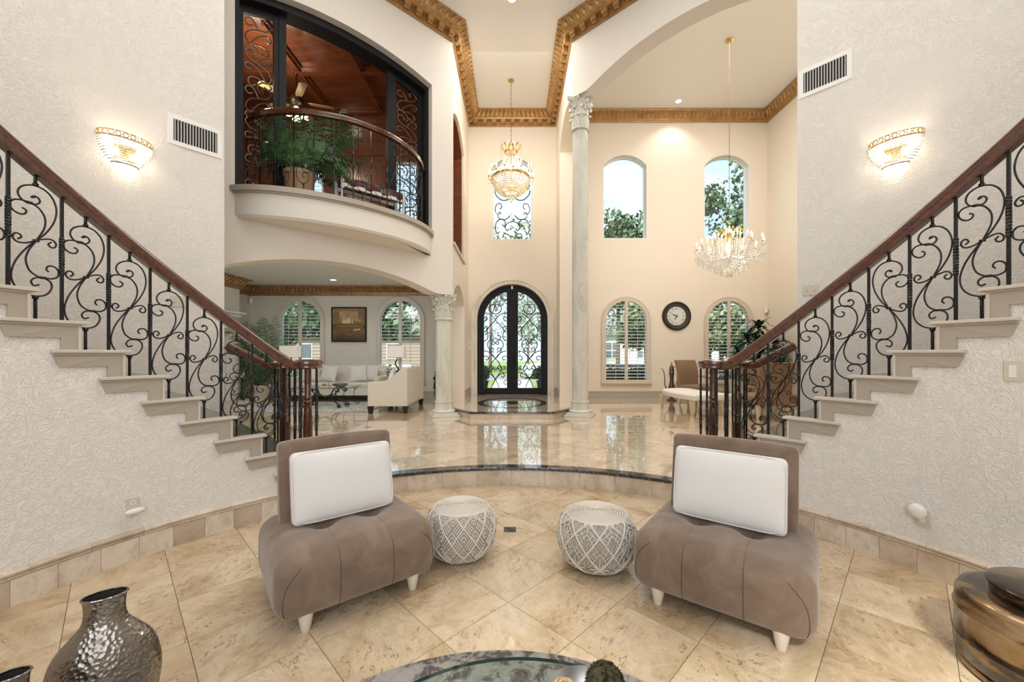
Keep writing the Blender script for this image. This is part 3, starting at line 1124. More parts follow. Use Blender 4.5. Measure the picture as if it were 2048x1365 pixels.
crown('trim_crown_living', 'bronze leaf crown moulding of the living room', [(-7.06, 6.0), (-7.06, 10.35), (LX, 10.35), (LX, BY), (-1.55, BY)], 3.40 - 0.275, BRONZE, False)
# ------------------------------------------------------------------ balusters (shared meshes)
def twist_bar(h, w=0.0075, t0=0.36, t1=0.66, turns=3.5):
    mb = MB()
    zs = [0.0, h * t0]
    n = 26
    zs += [h * (t0 + (t1 - t0) * i / n) for i in range(1, n + 1)] + [h]
    rows = []
    for z in zs:
        u = min(1, max(0, (z / h - t0) / (t1 - t0)))
        a = u * turns * 2 * pi
        k = 1.0 + (0.35 if 0 < u < 1 else 0)
        rows.append([(cos(a + pi / 4 + q * pi / 2) * w * 1.414 * k, sin(a + pi / 4 + q * pi / 2) * w * 1.414 * k, z) for q in range(4)])
    mb.grid(rows, closed_u=True)
    return mb
def scroll_curves():
    A = [(170, 303), (157, 306), (166, 299), (180, 303), (186, 314), (176, 326), (150, 328), (127, 322), (113, 302), (121, 280), (145, 266), (172, 262), (205, 270), (232, 295), (244, 335), (234, 380), (205, 425), (172, 457), (138, 492), (106, 538), (92, 585), (102, 622), (130, 645), (168, 654), (205, 647), (226, 622), (222, 598), (195, 586), (168, 590), (156, 604), (166, 617), (183, 612)]
    B = [(126, 350), (140, 357), (134, 370), (115, 373), (94, 362), (88, 342), (102, 328), (126, 324), (150, 327), (180, 338), (202, 368), (200, 408), (172, 457), (148, 494), (138, 530), (150, 565), (175, 582), (195, 585), (225, 586), (247, 576), (250, 555), (236, 541), (215, 541), (207, 553), (216, 562)]
    C = [(112, 462), (124, 452), (114, 442), (100, 446), (97, 460), (112, 472), (140, 470), (172, 457)]
    D = [(226, 452), (215, 462), (224, 471), (238, 469), (242, 456), (228, 443), (203, 445), (172, 457)]
    return A, B, C, D
def scroll_bar(h=0.90, mirror=1, n=5, sides=5):
    mb = MB()
    sx, z0, z1 = 0.00125, 0.145, h - 0.085
    sz = (z1 - z0) / 393.0
    for cv in scroll_curves():
        pts = [((x - 170) * sx * mirror, 0, z0 + (655 - y) * sz) for x, y in cv]
        mb.tube([(p[0], 0, p[2]) for p in cr([(p[0], p[1], p[2]) for p in pts], n)], 0.0052, sides)
    for (x, y, r) in ((150, 327, 0.012), (172, 457, 0.015), (195, 586, 0.012)):
        mb.box(((x - 170) * sx * mirror, 0, z0 + (655 - y) * sz), (0.024, 0.018, 0.014))
    mb.box((0, 0, z0 / 2), (0.013, 0.013, z0))
    mb.box((0, 0, z0 - 0.008), (0.022, 0.022, 0.016))
    mb.box((0, 0, (z1 + h) / 2), (0.013, 0.013, h - z1))
    mb.box((0, 0, z1 + 0.006), (0.022, 0.022, 0.016))
    return mb
TWIST = twist_bar(0.81).mesh('twisted_baluster', IRON)
SCROLL = {1: scroll_bar(0.905, 1).mesh('scroll_baluster', IRON, True), -1: scroll_bar(0.905, -1).mesh('scroll_baluster', IRON, True)}

RAILPROF = [(-0.030, 0.0), (0.030, 0.0), (0.036, 0.012), (0.030, 0.026), (0.038, 0.045), (0.036, 0.068), (0.022, 0.085), (0, 0.09), (-0.022, 0.085), (-0.036, 0.068), (-0.038, 0.045), (-0.030, 0.026), (-0.036, 0.012)]
def rail_sweep(mb, pts, ups=1.0):
    """pts: list of (x,y,z); profile across horizontally, up vertically"""
    rows = []
    k = len(pts)
    for i in range(k):
        a, b = Vector(pts[max(i - 1, 0)]), Vector(pts[min(i + 1, k - 1)])
        d = (b - a)
        d2 = Vector((d.x, d.y, 0))
        d2.normalize()
        nr = Vector((d2.y, -d2.x, 0))
        sl = d.normalized()
        up = nr.cross(sl)
        if up.z < 0:
            up = -up
        rows.append([tuple(Vector(pts[i]) + nr * p[0] + up * p[1] * ups) for p in RAILPROF])
    mb.grid(rows, closed_u=True)
    n = len(RAILPROF)
    mb.f.append(tuple(range(len(mb.v) - n * k, len(mb.v) - n * k + n)))
    mb.f.append(tuple(range(len(mb.v) - n, len(mb.v))))
    return mb

NEWELPROF = [(0.034, 0.0), (0.040, 0.02), (0.040, 0.05), (0.034, 0.065), (0.040, 0.085), (0.034, 0.105), (0.042, 0.125), (0.042, 0.15), (0.031, 0.165), (0.036, 0.20), (0.043, 0.30), (0.042, 0.42), (0.034, 0.54), (0.030, 0.58), (0.037, 0.595), (0.037, 0.61), (0.029, 0.62), (0.037, 0.635), (0.037, 0.65), (0.029, 0.665), (0.031, 0.80), (0.031, 0.92)]

def stair(s, label):
    nm = 'left' if s < 0 else 'right'
    e = thing('staircase', label, 'staircase', (0, 0, 0), 0, 'curved staircases')
    sg = s
    # treads, risers, skirt brackets
    for k in range(1, NSTEP + 1):
        a0, a1 = th(k), th(k + 1)
        z = zt(k)
        zl = zt(k - 1) if k > 1 else UF
        # marble tread
        r_in = RW + 0.02
        obj('tread', sector(MB(), s, r_in, RO - 0.003, a0 - 0.25, a1 + 0.1, z - 0.03, z, 1.5), GREEN_MARBLE, e)
        obj('riser', sector(MB(), s, RW + 0.005, RO - 0.003, a0 + 0.1, a0 + 0.45, (zl if k > 1 else UF) - 0.0, z - 0.03, 1.5), TRIM, e)
        # cream nosing return along the open end
        over = 2.6 if k < NSTEP else 0.0
        nb = sector(MB(), s, RW - 0.042, RW + 0.055, a0 - 0.55, a1 + over, z - 0.018, z + 0.003, 1.2)
        obj('nosing', nb, TRIM_LIGHT, e, bevel=0.004)
        # bracket: horizontal arm under the nosing + upright against the lower tread
        ri, roo = RW - 0.018, RW + 0.002
        def bent(poly):
            n2 = []
            for i in range(len(poly)):
                p, q = poly[i], poly[(i + 1) % len(poly)]
                m = max(1, int(abs(q[0] - p[0]) / 1.2))
                for j in range(m):
                    n2.append((p[0] + (q[0] - p[0]) * j / m, p[1] + (q[1] - p[1]) * j / m))
            tr = tessellate_polygon([[Vector((p[0], p[1], 0)) for p in n2]])
            vs = [pol(s, ri, p[0], p[1]) for p in n2] + [pol(s, roo, p[0], p[1]) for p in n2]
            m = len(n2)
            fs = [tuple(t) for t in tr] + [tuple(i + m for i in t) for t in tr] + [(i, (i + 1) % m, m + (i + 1) % m, m + i) for i in range(m)]
            return MB().add(vs, fs)
        armb = z - 0.018 - 0.088
        low = (zl + 0.003) if k > 1 else 0.02
        bw = 1.75
        poly = [(a0 + 0.05, z - 0.018), (a0 + 0.05, low), (a0 + bw, low), (a0 + bw, armb), (a1 + over - 0.75, armb), (a1 + over - 0.1, z - 0.018)]
        br = obj('bracket', bent(poly), TRIM, e)
        obj('corner_bead', sector(MB(), s, ri - 0.006, ri + 0.004, a0 + 0.02, a0 + 0.30, low, z - 0.018, 1), TRIM_LIGHT, br)
        if k > 1 or True:
            obj('edge_bead', sector(MB(), s, ri - 0.010, ri + 0.004, a0 + 0.05, a1 + over - 0.15, z - 0.032, z - 0.018, 1.2), TRIM, br)
    # balusters on the open side
    RB = RW + 0.055
    mir = {3: 1, 4: 1, 5: 1, 6: 1, 7: 1, 8: 1, 9: 1} if s < 0 else {3: 1, 4: 1, 5: 1, 6: -1, 7: 1, 8: 1, 9: -1}
    for k in range(2, NSTEP + 1):
        a = th(k) + 0.28 * DTH
        p = pol(s, RB, a)
        if k > 1:
            link('twisted_baluster', TWIST, e, (p[0], p[1], zt(k)), (0, 0, -s * radians(a)))
        a = th(k) + 0.79 * DTH
        p = pol(s, RB, a)
        m = mir.get(k, 1)
        # mesh x axis runs along the tread; image-right is the same sense on both stairs
        ang = (-s * radians(a)) + (0 if s > 0 else 0)
        # direction along +theta is (s cos, -sin); pick rotation so +x points to the photo's right
        tx, ty = s * cos(radians(a)), -sin(radians(a))
        if tx < 0:
            tx, ty = -tx, -ty
        link('scroll_baluster', SCROLL[m], e, (p[0], p[1], zt(k)), (0, 0, atan2(ty, tx)))
    # handrail (open side)
    def rz(a):
        return zt(1) + 0.79 + RISE * (a - (TH1 + 0.28 * DTH)) / DTH
    pts = []
    zn = 1.315
    a = 106.0
    while a > 41.8:
        pts.append(pol(s, RB, a, max(rz(a), zn)))
        a -= 1.0
    # smooth the easing
    for _ in range(6):
        q = list(pts)
        for i in range(max(1, len(pts) - 9), len(pts) - 1):
            pts[i] = (q[i][0], q[i][1], (q[i - 1][2] + q[i][2] * 2 + q[i + 1][2]) / 4)
    nwl = pol(s, RW + 0.115, 39.0)
    pts.append((pol(s, RB + 0.01, 40.6)[0], pol(s, RB + 0.01, 40.6)[1], zn))
    pts.append((pol(s, RB + 0.02, 39.6)[0], pol(s, RB + 0.02, 39.6)[1], zn))
    hr = obj('handrail', rail_sweep(MB(), pts), RAILWOOD, e, smooth=True, angle=50)
    cap = [(0.0, 0.0), (0.115, 0.0), (0.132, 0.012), (0.126, 0.03), (0.137, 0.05), (0.132, 0.072), (0.11, 0.088), (0.0, 0.092)]
    obj('volute_cap', MB().lathe(cap, 28, (nwl[0], nwl[1], zn), caps=False), RAILWOOD, e, smooth=True, angle=40)
    nw = obj('newel_post', MB().lathe([(r, z * 1.01) for r, z in NEWELPROF], 20, (nwl[0], nwl[1], zt(1))), RAILWOOD, e, smooth=True, angle=50)
    obj('newel_block', MB().box((0, 0, 0.01), (0.1, 0.1, 0.02)), RAILWOOD, nw, loc=(nwl[0], nwl[1], zt(1)), rot=(0, 0, -s * radians(39)))
    for ang2 in (-100, -20, 70, 150, 215):
        q = (nwl[0] + 0.108 * cos(radians(ang2)), nwl[1] + 0.108 * sin(radians(ang2)))
        link('twisted_baluster', TWIST, e, (q[0], q[1], zt(1)), (0, 0, 0), (1, 1, (zn - zt(1) + 0.01) / 0.81))
    # far-side rail between its newel and the wall
    RF = RO - 0.10
    pts = []
    a = 47.2
    while a > 41.5:
        pts.append(pol(s, RF, a, max(rz(a), zn - 0.03)))
        a -= 0.7
    pts.append(pol(s, RF, 40.2, zn - 0.03))
    obj('handrail', rail_sweep(MB(), pts), RAILWOOD, e, smooth=True, angle=50)
    fp = pol(s, RF, 39.2)
    obj('volute_cap', MB().lathe(cap, 28, (fp[0], fp[1], zn - 0.03), caps=False), RAILWOOD, e, smooth=True, angle=40)
    nw = obj('newel_post', MB().lathe([(r * 1.0, 0.24 + z * 0.72) for r, z in NEWELPROF], 20, (fp[0], fp[1], zt(1))), RAILWOOD, e, smooth=True, angle=50)
    obj('newel_block', MB().box((0, 0, 0.14), (0.092, 0.092, 0.24)).box((0, 0, 0.02), (0.115, 0.115, 0.04)), RAILWOOD, nw, loc=(fp[0], fp[1], zt(1)), rot=(0, 0, -s * radians(39.2)), bevel=0.004)
    for ang2 in (20, 90, 160, 230, 300):
        q = (fp[0] + 0.105 * cos(radians(ang2)), fp[1] + 0.105 * sin(radians(ang2)))
        link('twisted_baluster', TWIST, e, (q[0], q[1], zt(1)), (0, 0, 0), (1, 1, (zn - 0.03 - zt(1) + 0.01) / 0.81))
    for (a, kind, k) in ((41.6, 's', 1), (43.5, 't', 2), (45.0, 's', 2)):
        p = pol(s, RF, a)
        hh = max(rz(a), zn - 0.03) + 0.01 - zt(k)
        if kind == 't':
            link('twisted_baluster', TWIST, e, (p[0], p[1], zt(k)), (0, 0, -s * radians(a)), (1, 1, hh / 0.81))
        else:
            tx, ty = cos(radians(a)), -s * sin(radians(a))
            link('scroll_baluster', SCROLL[1], e, (p[0], p[1], zt(k)), (0, 0, atan2(ty, tx)), (1, 1, hh / 0.905))
    return e
stair(-1, 'curved staircase rising along the left wall with scrolled iron balusters')
stair(1, 'curved staircase rising along the right wall with scrolled iron balusters')
# ------------------------------------------------------------------ columns
def capital(e, z0, h, r, rot, name='capital'):
    """Corinthian capital: bell, two rows of curled leaves, corner volutes, concave abacus"""
    cp = obj(name, MB().lathe([(r * 0.92, 0.0), (r * 0.93, h * 0.35), (r * 1.02, h * 0.65), (r * 1.25, h * 0.86), (r * 1.3, h * 0.88)], 24), COLSTONE, e, smooth=True, loc=(0, 0, z0), rot=(0, 0, rot))
    def leaf_mesh(lh, w, curl):
        rows = []
        for i in range(9):
            t = i / 8
            if t < 0.7:
                z = lh * t / 0.7
                out = 0.012 + 0.02 * t
            else:
                q = (t - 0.7) / 0.3
                z = lh * (1 + 0.05 * sin(q * pi)) - curl * 0.8 * q * q
                out = 0.026 + curl * sin(q * pi * 0.62)
            ww = w * (0.75 + 0.35 * sin(min(t, 0.8) / 0.8 * pi)) * (1 - 0.55 * max(0, t - 0.75) / 0.25)
            row = []
            for j in range(7):
                u = j / 6 * 2 - 1
                ser = 0.012 * (1 if (i % 2) else 0) * abs(u)
                row.append((u * (ww + ser), out - 0.03 * u * u + 0.012 * (1 - abs(u)) * (1 if j == 3 else 0.3), z))
            rows.append(row)
        mb = MB().grid(rows)
        back = [[(p[0], p[1] - 0.02, p[2]) for p in row] for row in rows]
        mb.grid(back)
        return mb.mesh('acanthus_leaf', COLSTONE, True)
    l1 = leaf_mesh(h * 0.40, r * 0.36, r * 0.30)
    l2 = leaf_mesh(h * 0.66, r * 0.34, r * 0.34)
    for i in range(8):
        a = 2 * pi * i / 8
        link('acanthus_leaf', l1, cp, (r * 0.95 * -sin(a), r * 0.95 * cos(a), 0.0), (0, 0, a))
    for i in range(8):
        a = 2 * pi * (i + 0.5) / 8
        link('acanthus_leaf', l2, cp, (r * 0.95 * -sin(a), r * 0.95 * cos(a), 0.0), (0, 0, a))
    for i in range(4):
        a = pi / 4 + i * pi / 2
        pts = []
        for j in range(15):
            t = j / 14
            if t < 0.5:
                u = t / 0.5
                pts.append((r * (1.0 + 0.55 * u * u), h * (0.55 + 0.30 * u)))
            else:
                u = (t - 0.5) / 0.5
                rr = r * 0.20 * (1 - 0.6 * u)
                an = pi / 2 - u * 2 * pi * 1.1
                pts.append((r * 1.55 + rr * cos(an), h * 0.76 + rr * sin(an)))
        obj('volute', MB().tube([(q * cos(a), q * sin(a), z) for q, z in pts], [0.035 * (1 - 0.4 * k / 14) for k in range(15)], 6), COLSTONE, cp, smooth=True)
    ab = []
    R = r * 1.95
    for i in range(4):
        a0, a1 = pi / 4 + i * pi / 2, pi / 4 + (i + 1) * pi / 2
        c0, c1 = Vector((R * cos(a0), R * sin(a0))), Vector((R * cos(a1), R * sin(a1)))
        dd = (c1 - c0).normalized()
        nn = Vector((-dd.y, dd.x))
        for j in range(9):
            t = 0.03 + 0.94 * j / 8
            p = c0 + (c1 - c0) * t + nn * (R * 0.22 * sin(pi * j / 8))
            ab.append((p.x, p.y))
    obj('abacus', MB().prism(ab, h * 0.88, h * 0.93).prism([(x * 1.05, y * 1.05) for x, y in ab], h * 0.93, h), COLSTONE, cp)
    for i in range(4):
        a = i * pi / 2
        obj('fleuron', MB().sphere((r * 1.42 * cos(a), r * 1.42 * sin(a), h * 0.90), r * 0.17, 8, 6, (1, 1, 1.3)), COLSTONE, cp, smooth=True)
    return cp

def column(label, loc, rz, htot, caph, r0, r1):
    e = thing('column', label, 'column', loc, rz, 'stone Corinthian columns')
    obj('plinth', MB().box((0, 0, 0.02), (0.55, 0.55, 0.04)).box((0, 0, 0.055), (0.49, 0.49, 0.03)), COLSTONE, e, bevel=0.005)
    obj('base', MB().lathe([(0.225, 0.07), (0.235, 0.085), (0.235, 0.105), (0.215, 0.125), (0.195, 0.135), (0.190, 0.16), (0.185, 0.20), (0.180, 0.26), (0.187, 0.27), (0.187, 0.30), (r0, 0.31)], 28), COLSTONE, e, smooth=True, angle=35)
    z1 = htot - caph
    obj('shaft', MB().lathe([(r0, 0.31), (r0, 0.31 + (z1 - 0.31) * 0.33), ((r0 + r1) / 2, 0.31 + (z1 - 0.31) * 0.7), (r1, z1 - 0.02)], 32), COLSTONE, e, smooth=True)
    obj('necking', MB().lathe([(r1, z1 - 0.06), (r1 + 0.025, z1 - 0.055), (r1 + 0.035, z1 - 0.035), (r1 + 0.025, z1 - 0.02), (r1 + 0.012, z1 - 0.01), (r1 + 0.012, z1)], 28), COLSTONE, e, smooth=True)
    capital(e, z1, caph, r1, 0.0)
    return e
column('short stone column between the living room arch and the foyer', (-1.39, 8.16, UF), radians(20), 2.45, 0.46, 0.165, 0.155)
column('tall stone column reaching up to the dining room arch', (1.39, 8.16, UF), radians(-20), 6.43, 0.60, 0.165, 0.155)

# ------------------------------------------------------------------ arched shuttered windows
def arch_w(zs, rise, hw, z):
    """half width of an arched opening at height z"""
    R = (hw * hw + rise * rise) / (2 * rise)
    zc = zs + rise - R
    if z <= zs:
        return hw
    d = R * R - (z - zc) ** 2
    return sqrt(d) if d > 0 else 0.0
LOUV = MB().prism([(-0.042, -0.002), (-0.02, -0.006), (0.02, -0.006), (0.042, -0.002), (0.042, 0.002), (0.02, 0.006), (-0.02, 0.006), (-0.042, 0.002)], -0.5, 0.5)
LOUV.M = None
LOUV_ME = MB()
LOUV_ME.add([(v[2], v[0], v[1]) for v in LOUV.v], LOUV.f)
LOUV_ME = LOUV_ME.mesh('louver', LOUVER)
def shutter_window(n, x0, x1, y, z0, zs, rise, label, mat, sill=True, outy=0.25):
    e = bpy.data.objects.new('window_%d' % n, None)
    COL.objects.link(e)
    e.location = ((x0 + x1) / 2, y, 0)
    struct(e, label)
    hw = (x1 - x0) / 2
    fw = 0.075
    outer = arch_loop(-hw - 0.03, hw + 0.03, z0 - 0.0, zs, rise + 0.03, 24)
    innr = arch_loop(-hw + fw, hw - fw, z0 + fw, zs, rise - fw, 24)
    obj('frame', MB().panel((0, -0.045), (1, -0.045), outer, [innr], 0.0, 0.05), mat, e)
    o2 = arch_loop(-hw - 0.05, hw + 0.05, z0, zs, rise + 0.05, 24)
    i2 = arch_loop(-hw - 0.015, hw + 0.015, z0 - 0.0, zs, rise + 0.015, 24)
    obj('outer_bead', MB().panel((0, -0.052), (1, -0.052), o2[0:1] + o2[1:], [[(p[0], p[1] + 0.03) if p[1] <= z0 else p for p in i2]], 0.0, 0.03), mat, e)
    obj('centre_stile', MB().box((0, -0.028, (z0 + zs + rise) / 2), (0.085, 0.045, zs + rise - z0 - 0.02)).box((0, -0.053, (z0 + zs + rise) / 2), (0.03, 0.01, zs + rise - z0 - 0.06)), mat, e)
    if sill:
        obj('sill', MB().box((0, -0.04, z0 - 0.02), (2 * hw + 0.16, 0.10, 0.035)).box((0, -0.02, z0 - 0.07), (2 * hw + 0.10, 0.04, 0.07)), mat, e, bevel=0.006)
    z = z0 + fw + 0.07
    while z < zs + rise - fw - 0.05:
        w = arch_w(zs, rise - fw, hw - fw, z + 0.02)
        if w > 0.14:
            for sd in (-1, 1):
                a, b = 0.043, w
                link('louver', LOUV_ME, e, (sd * (a + b) / 2, -0.02, z), (radians(12), 0, 0), (b - a - 0.004, 1, 1))
        z += 0.094
    for sd in (-1, 1):
        obj('tilt_rod', MB().box((sd * (0.043 + hw - fw) / 2, -0.066, (z0 + zs) / 2 + 0.12), (0.01, 0.01, zs - z0 + 0.05)), mat, e)
    obj('pane', MB().panel((0, 0.17), (1, 0.17), arch_loop(-hw + 0.02, hw - 0.02, z0 + 0.01, zs, rise - 0.02, 20), (), 0, 0.006), PANE, e)
    obj('sash', MB().panel((0, 0.15), (1, 0.15), arch_loop(-hw, hw, z0, zs, rise, 20), [arch_loop(-hw + 0.05, hw - 0.05, z0 + 0.05, zs, rise - 0.05, 20)], 0, 0.05), WHITE_TRIM, e)
    return e
kw = WLOW
shutter_window(1, LWIN[0][0], LWIN[0][1], BY, kw['z0'], kw['zs'], kw['rise'], 'arched shuttered window behind the palm', SHUTTER_LIVING)
shutter_window(2, LWIN[1][0], LWIN[1][1], BY, kw['z0'], kw['zs'], kw['rise'], 'arched shuttered window right of the painting', SHUTTER_LIVING)
shutter_window(3, DWIN[0][0], DWIN[0][1], BY, kw['z0'], kw['zs'], kw['rise'], 'arched shuttered window left of the clock', SHUTTER)
shutter_window(4, DWIN[1][0], DWIN[1][1], BY, kw['z0'], kw['zs'], kw['rise'], 'arched shuttered window right of the clock', SHUTTER)

def fixed_window(n, x0, x1, y, z0, zs, rise, label, iron=False):
    e = bpy.data.objects.new('window_%d' % n, None)
    COL.objects.link(e)
    e.location = ((x0 + x1) / 2, y, 0)
    struct(e, label)
    hw = (x1 - x0) / 2
    # white reveal lining and sash
    lo, li = arch_loop(-hw - 0.0, hw + 0.0, z0, zs, rise, 18), arch_loop(-hw + 0.02, hw - 0.02, z0 + 0.02, zs, rise - 0.02, 18)
    obj('reveal', MB().panel((0, 0.0), (1, 0.0), lo, [li], 0.002, 0.20), WHITE_TRIM, e)
    s0, s1 = li, arch_loop(-hw + 0.065, hw - 0.065, z0 + 0.065, zs, rise - 0.065, 18)
    obj('sash', MB().panel((0, 0.16), (1, 0.16), s0, [s1], 0, 0.05), WHITE_TRIM, e)
    obj('pane', MB().panel((0, 0.185), (1, 0.185), s1, (), 0, 0.006), PANE, e)
    if iron:
        g = MB()
        H = zs + rise - z0
        def C(pts, r=0.015):
            for sgn in (-1, 1):
                q = cr([(sgn * p[0] * (hw - 0.07), 0.26, z0 + 0.07 + p[1] * (H - 0.12)) for p in pts], 6)
                g.tube(q, r, 5)
        C([(0.62, 0.33), (0.74, 0.36), (0.80, 0.31), (0.66, 0.27), (0.35, 0.27), (0.05, 0.34)])
        C([(0.72, 0.40), (0.60, 0.42), (0.66, 0.47), (0.86, 0.46), (0.96, 0.40), (0.86, 0.34), (0.65, 0.36)])
        C([(0.55, 0.20), (0.44, 0.17), (0.40, 0.23), (0.58, 0.27), (0.85, 0.24), (0.95, 0.16), (0.85, 0.08), (0.72, 0.11)])
        C([(0.0, 0.24), (0.25, 0.22), (0.40, 0.17), (0.30, 0.12), (0.16, 0.15)])
        C([(0.78, 0.72), (0.90, 0.74), (0.92, 0.68), (0.72, 0.64), (0.35, 0.60), (0.0, 0.58)])
        C([(0.35, 0.80), (0.42, 0.86), (0.58, 0.86), (0.60, 0.78), (0.46, 0.77)])
        C([(0.0, 0.58), (0.3, 0.52), (0.62, 0.52), (0.9, 0.58), (0.98, 0.64)])
        C([(0.06, 0.0), (0.18, 0.06), (0.45, 0.08), (0.55, 0.03)])
        obj('scrollwork', g, IRON, e, smooth=True)
    return e
fixed_window(5, UWIN[0][0], UWIN[0][1], BY, 4.77, 6.88, 0.32, 'tall arched upper window nearer the tall column')
fixed_window(6, UWIN[1][0], UWIN[1][1], BY, 4.77, 6.88, 0.32, 'tall arched upper window behind the dining chandelier')
fixed_window(7, -0.58, 0.58, FY, 4.61, 6.62, 0.29, 'arched window with iron scrolls above the front door', True)

# ------------------------------------------------------------------ front door
dr_e = bpy.data.objects.new('door_1', None)
COL.objects.link(dr_e)
dr_e.location = (0, FY, 0)
struct(dr_e, 'arched black iron double front door with glass and scrollwork')
o1 = arch_loop(-DW, DW, PF, DS, DW, 30)
i1 = arch_loop(-DW + 0.06, DW - 0.06, PF + 0.03, DS, DW - 0.06, 30)
obj('door_frame', MB().panel((0, 0.02), (1, 0.02), o1, [i1], 0.0, 0.16), FRAMEWOOD, dr_e)
for sd in (-1, 1):
    def half(in_, bot, gap, n=18):
        pts = [(gap, bot)]
        R = DW - in_
        zt_ = DS + sqrt(max(0, R * R - gap * gap))
        pts.append((gap, zt_))
        a0 = math.asin(gap / R)
        for i in range(1, n + 1):
            a = a0 + (pi / 2 - a0) * i / n
            pts.append((R * sin(a), DS + R * cos(a)))
        pts.append((R, bot))
        return [(sd * p[0], p[1]) for p in pts]
    outer = half(0.065, PF + 0.035, 0.004)
    glass_l = half(0.18, PF + 0.18, 0.155)
    lf = obj('door_leaf', MB().panel((0, 0.04), (1, 0.04), outer, [glass_l], 0.0, 0.06), FRAMEWOOD, dr_e, bevel=0.004)
    obj('pane', MB().panel((0, 0.068), (1, 0.068), glass_l, (), 0, 0.006), PANE, lf)
    g = MB()
    cx = sd * (0.155 + (DW - 0.18)) / 2
    k = 0.00324
    def G(pts, r=0.0125, both=True):
        for m in ((-1, 1) if both else (1,)):
            q = cr([(cx + m * p[0] * k, 0.055, PF + 0.18 + (1010 - p[1]) * k) for p in pts], 6)
            ok = []
            for p in q:
                rr = sqrt(p.x ** 2 + max(0, p.z - DS) ** 2)
                inside = 0.155 <= abs(p.x) and (rr <= DW - 0.178 if p.z > DS else abs(p.x) <= DW - 0.178)
                if inside:
                    ok.append(p)
                else:
                    if len(ok) > 1:
                        g.tube(ok, r, 5)
                    ok = []
            if len(ok) > 1:
                g.tube(ok, r, 5)
    G([(32, 1008), (18, 970), (0, 935), (-30, 890), (-52, 855), (-48, 825), (-25, 822), (-18, 842), (-34, 848)])
    G([(96, 945), (80, 948), (72, 965), (84, 980), (98, 972)])
    G([(0, 935), (30, 900), (62, 885), (78, 900), (66, 920), (50, 908)])
    G([(98, 872), (70, 880), (40, 860), (20, 842), (0, 858)])
    G([(0, 760), (28, 790), (42, 825), (60, 850), (82, 845), (80, 825), (64, 828)])
    G([(0, 760), (30, 720), (62, 700), (98, 692)])
    G([(98, 740), (74, 738), (60, 752), (70, 772), (86, 762)])
    G([(0, 760), (-28, 728), (-50, 692), (-40, 668), (-18, 672), (-20, 690)])
    G([(0, 625), (30, 598), (60, 612), (66, 650), (40, 690), (10, 705)])
    G([(0, 625), (18, 638), (30, 625), (18, 612)])
    G([(98, 610), (70, 592), (64, 560), (72, 520), (50, 480), (20, 450), (0, 425)])
    G([(0, 582), (24, 596), (44, 582), (34, 560), (16, 566)])
    G([(98, 530), (78, 520), (66, 500), (78, 480), (92, 490)])
    G([(0, 425), (20, 400), (60, 372), (98, 370)])
    G([(98, 440), (76, 430), (70, 410), (84, 400), (94, 412)])
    G([(10, 325), (2, 305), (20, 292), (46, 308), (48, 345), (22, 372), (-20, 372), (-48, 345)], both=True)
    G([(98, 260), (70, 250), (45, 225), (60, 205), (80, 215)])
    for zz in (760, 425, 935):
        g.box((cx, 0.055, PF + 0.18 + (1010 - zz) * k), (0.03, 0.02, 0.03))
    obj('scrollwork', g, IRON, lf, smooth=True)
obj('handle', MB().tube([(0.05, 0.03, 1.30), (0.05, -0.015, 1.31), (0.05, -0.015, 1.17), (0.05, 0.03, 1.16)], 0.011, 8).sphere((0.055, 0.0, 1.36), 0.025, 8, 6), IRON, dr_e, smooth=True)
obj('astragal', MB().box((0, 0.03, (PF + DS + DW) / 2 - 0.03), (0.03, 0.03, DS + DW - PF - 0.12)), FRAMEWOOD, dr_e)
obj('door_sensor', MB().box((-0.01, 0.0, 3.29), (0.045, 0.03, 0.09)), PLASTIC, dr_e)
# stone surround
tr = struct(obj('trim_1', MB().panel((0, FY - 0.075), (1, FY - 0.075), [(-DW - 0.16, PF), (-DW, PF), (-DW, DS)] + arch_top(-DW, DW, DS, DW, 30)[1:-1] + [(DW, DS), (DW, PF), (DW + 0.16, PF), (DW + 0.16, DS)] + list(reversed(arch_top(-DW - 0.16, DW + 0.16, DS, DW + 0.16, 30)[1:-1])) + [(-DW - 0.16, DS)], (), 0.0, 0.07), DOORSTONE), 'pale stone surround of the front door')
for (a, b, d) in ((0.02, 0.05, 0.02), (0.10, 0.16, 0.03)):
    obj('moulded_band', MB().panel((0, FY - 0.075 - d), (1, FY - 0.075 - d), [(-DW - b, PF), (-DW - a, PF), (-DW - a, DS)] + arch_top(-DW - a, DW + a, DS, DW + a, 30)[1:-1] + [(DW + a, DS), (DW + a, PF), (DW + b, PF), (DW + b, DS)] + list(reversed(arch_top(-DW - b, DW + b, DS, DW + b, 30)[1:-1])) + [(-DW - b, DS)], (), 0.0, d), DOORSTONE, tr)
# ------------------------------------------------------------------ balcony
BT, BO = 2.05, 0.40
def ell(a, b, n=44, omax=0.0):
    """points of the bulge in (t, o) with o <= omax, from the foyer end to the stair end"""
    pts = []
    for i in range(n + 1):
        an = pi + pi * i / n
        t, o = BT + a * cos(an), BO + b * sin(an)
        if o <= omax:
            pts.append((t, o))
    return pts
def D(t, o, z=None):
    p = diag(-1, t, o)
    return p if z is None else (p[0], p[1], z)
bal = bpy.data.objects.new('trim_balcony', None)
COL.objects.link(bal)
struct(bal, 'rounded white balcony slab bulging from the angled wall')
def ell_prism(mb, a, b, z0, z1, omax=0.02):
    pts = ell(a, b, 60, omax)
    mb.prism([D(t, o) for t, o in pts], z0, z1)
    return mb
slab = MB()
rows = []
for (da, z) in ((-0.10, 3.36), (-0.03, 3.365), (0.0, 3.40), (0.0, 3.70)):
    rows.append([D(t, min(o, 0.01), z) for t, o in [(BT + (1.70 + da) * cos(pi + pi * i / 60), BO + (1.02 + da) * sin(pi + pi * i / 60)) for i in range(61)]])
slab.grid(rows)
slab.f.append(tuple(range(61)))
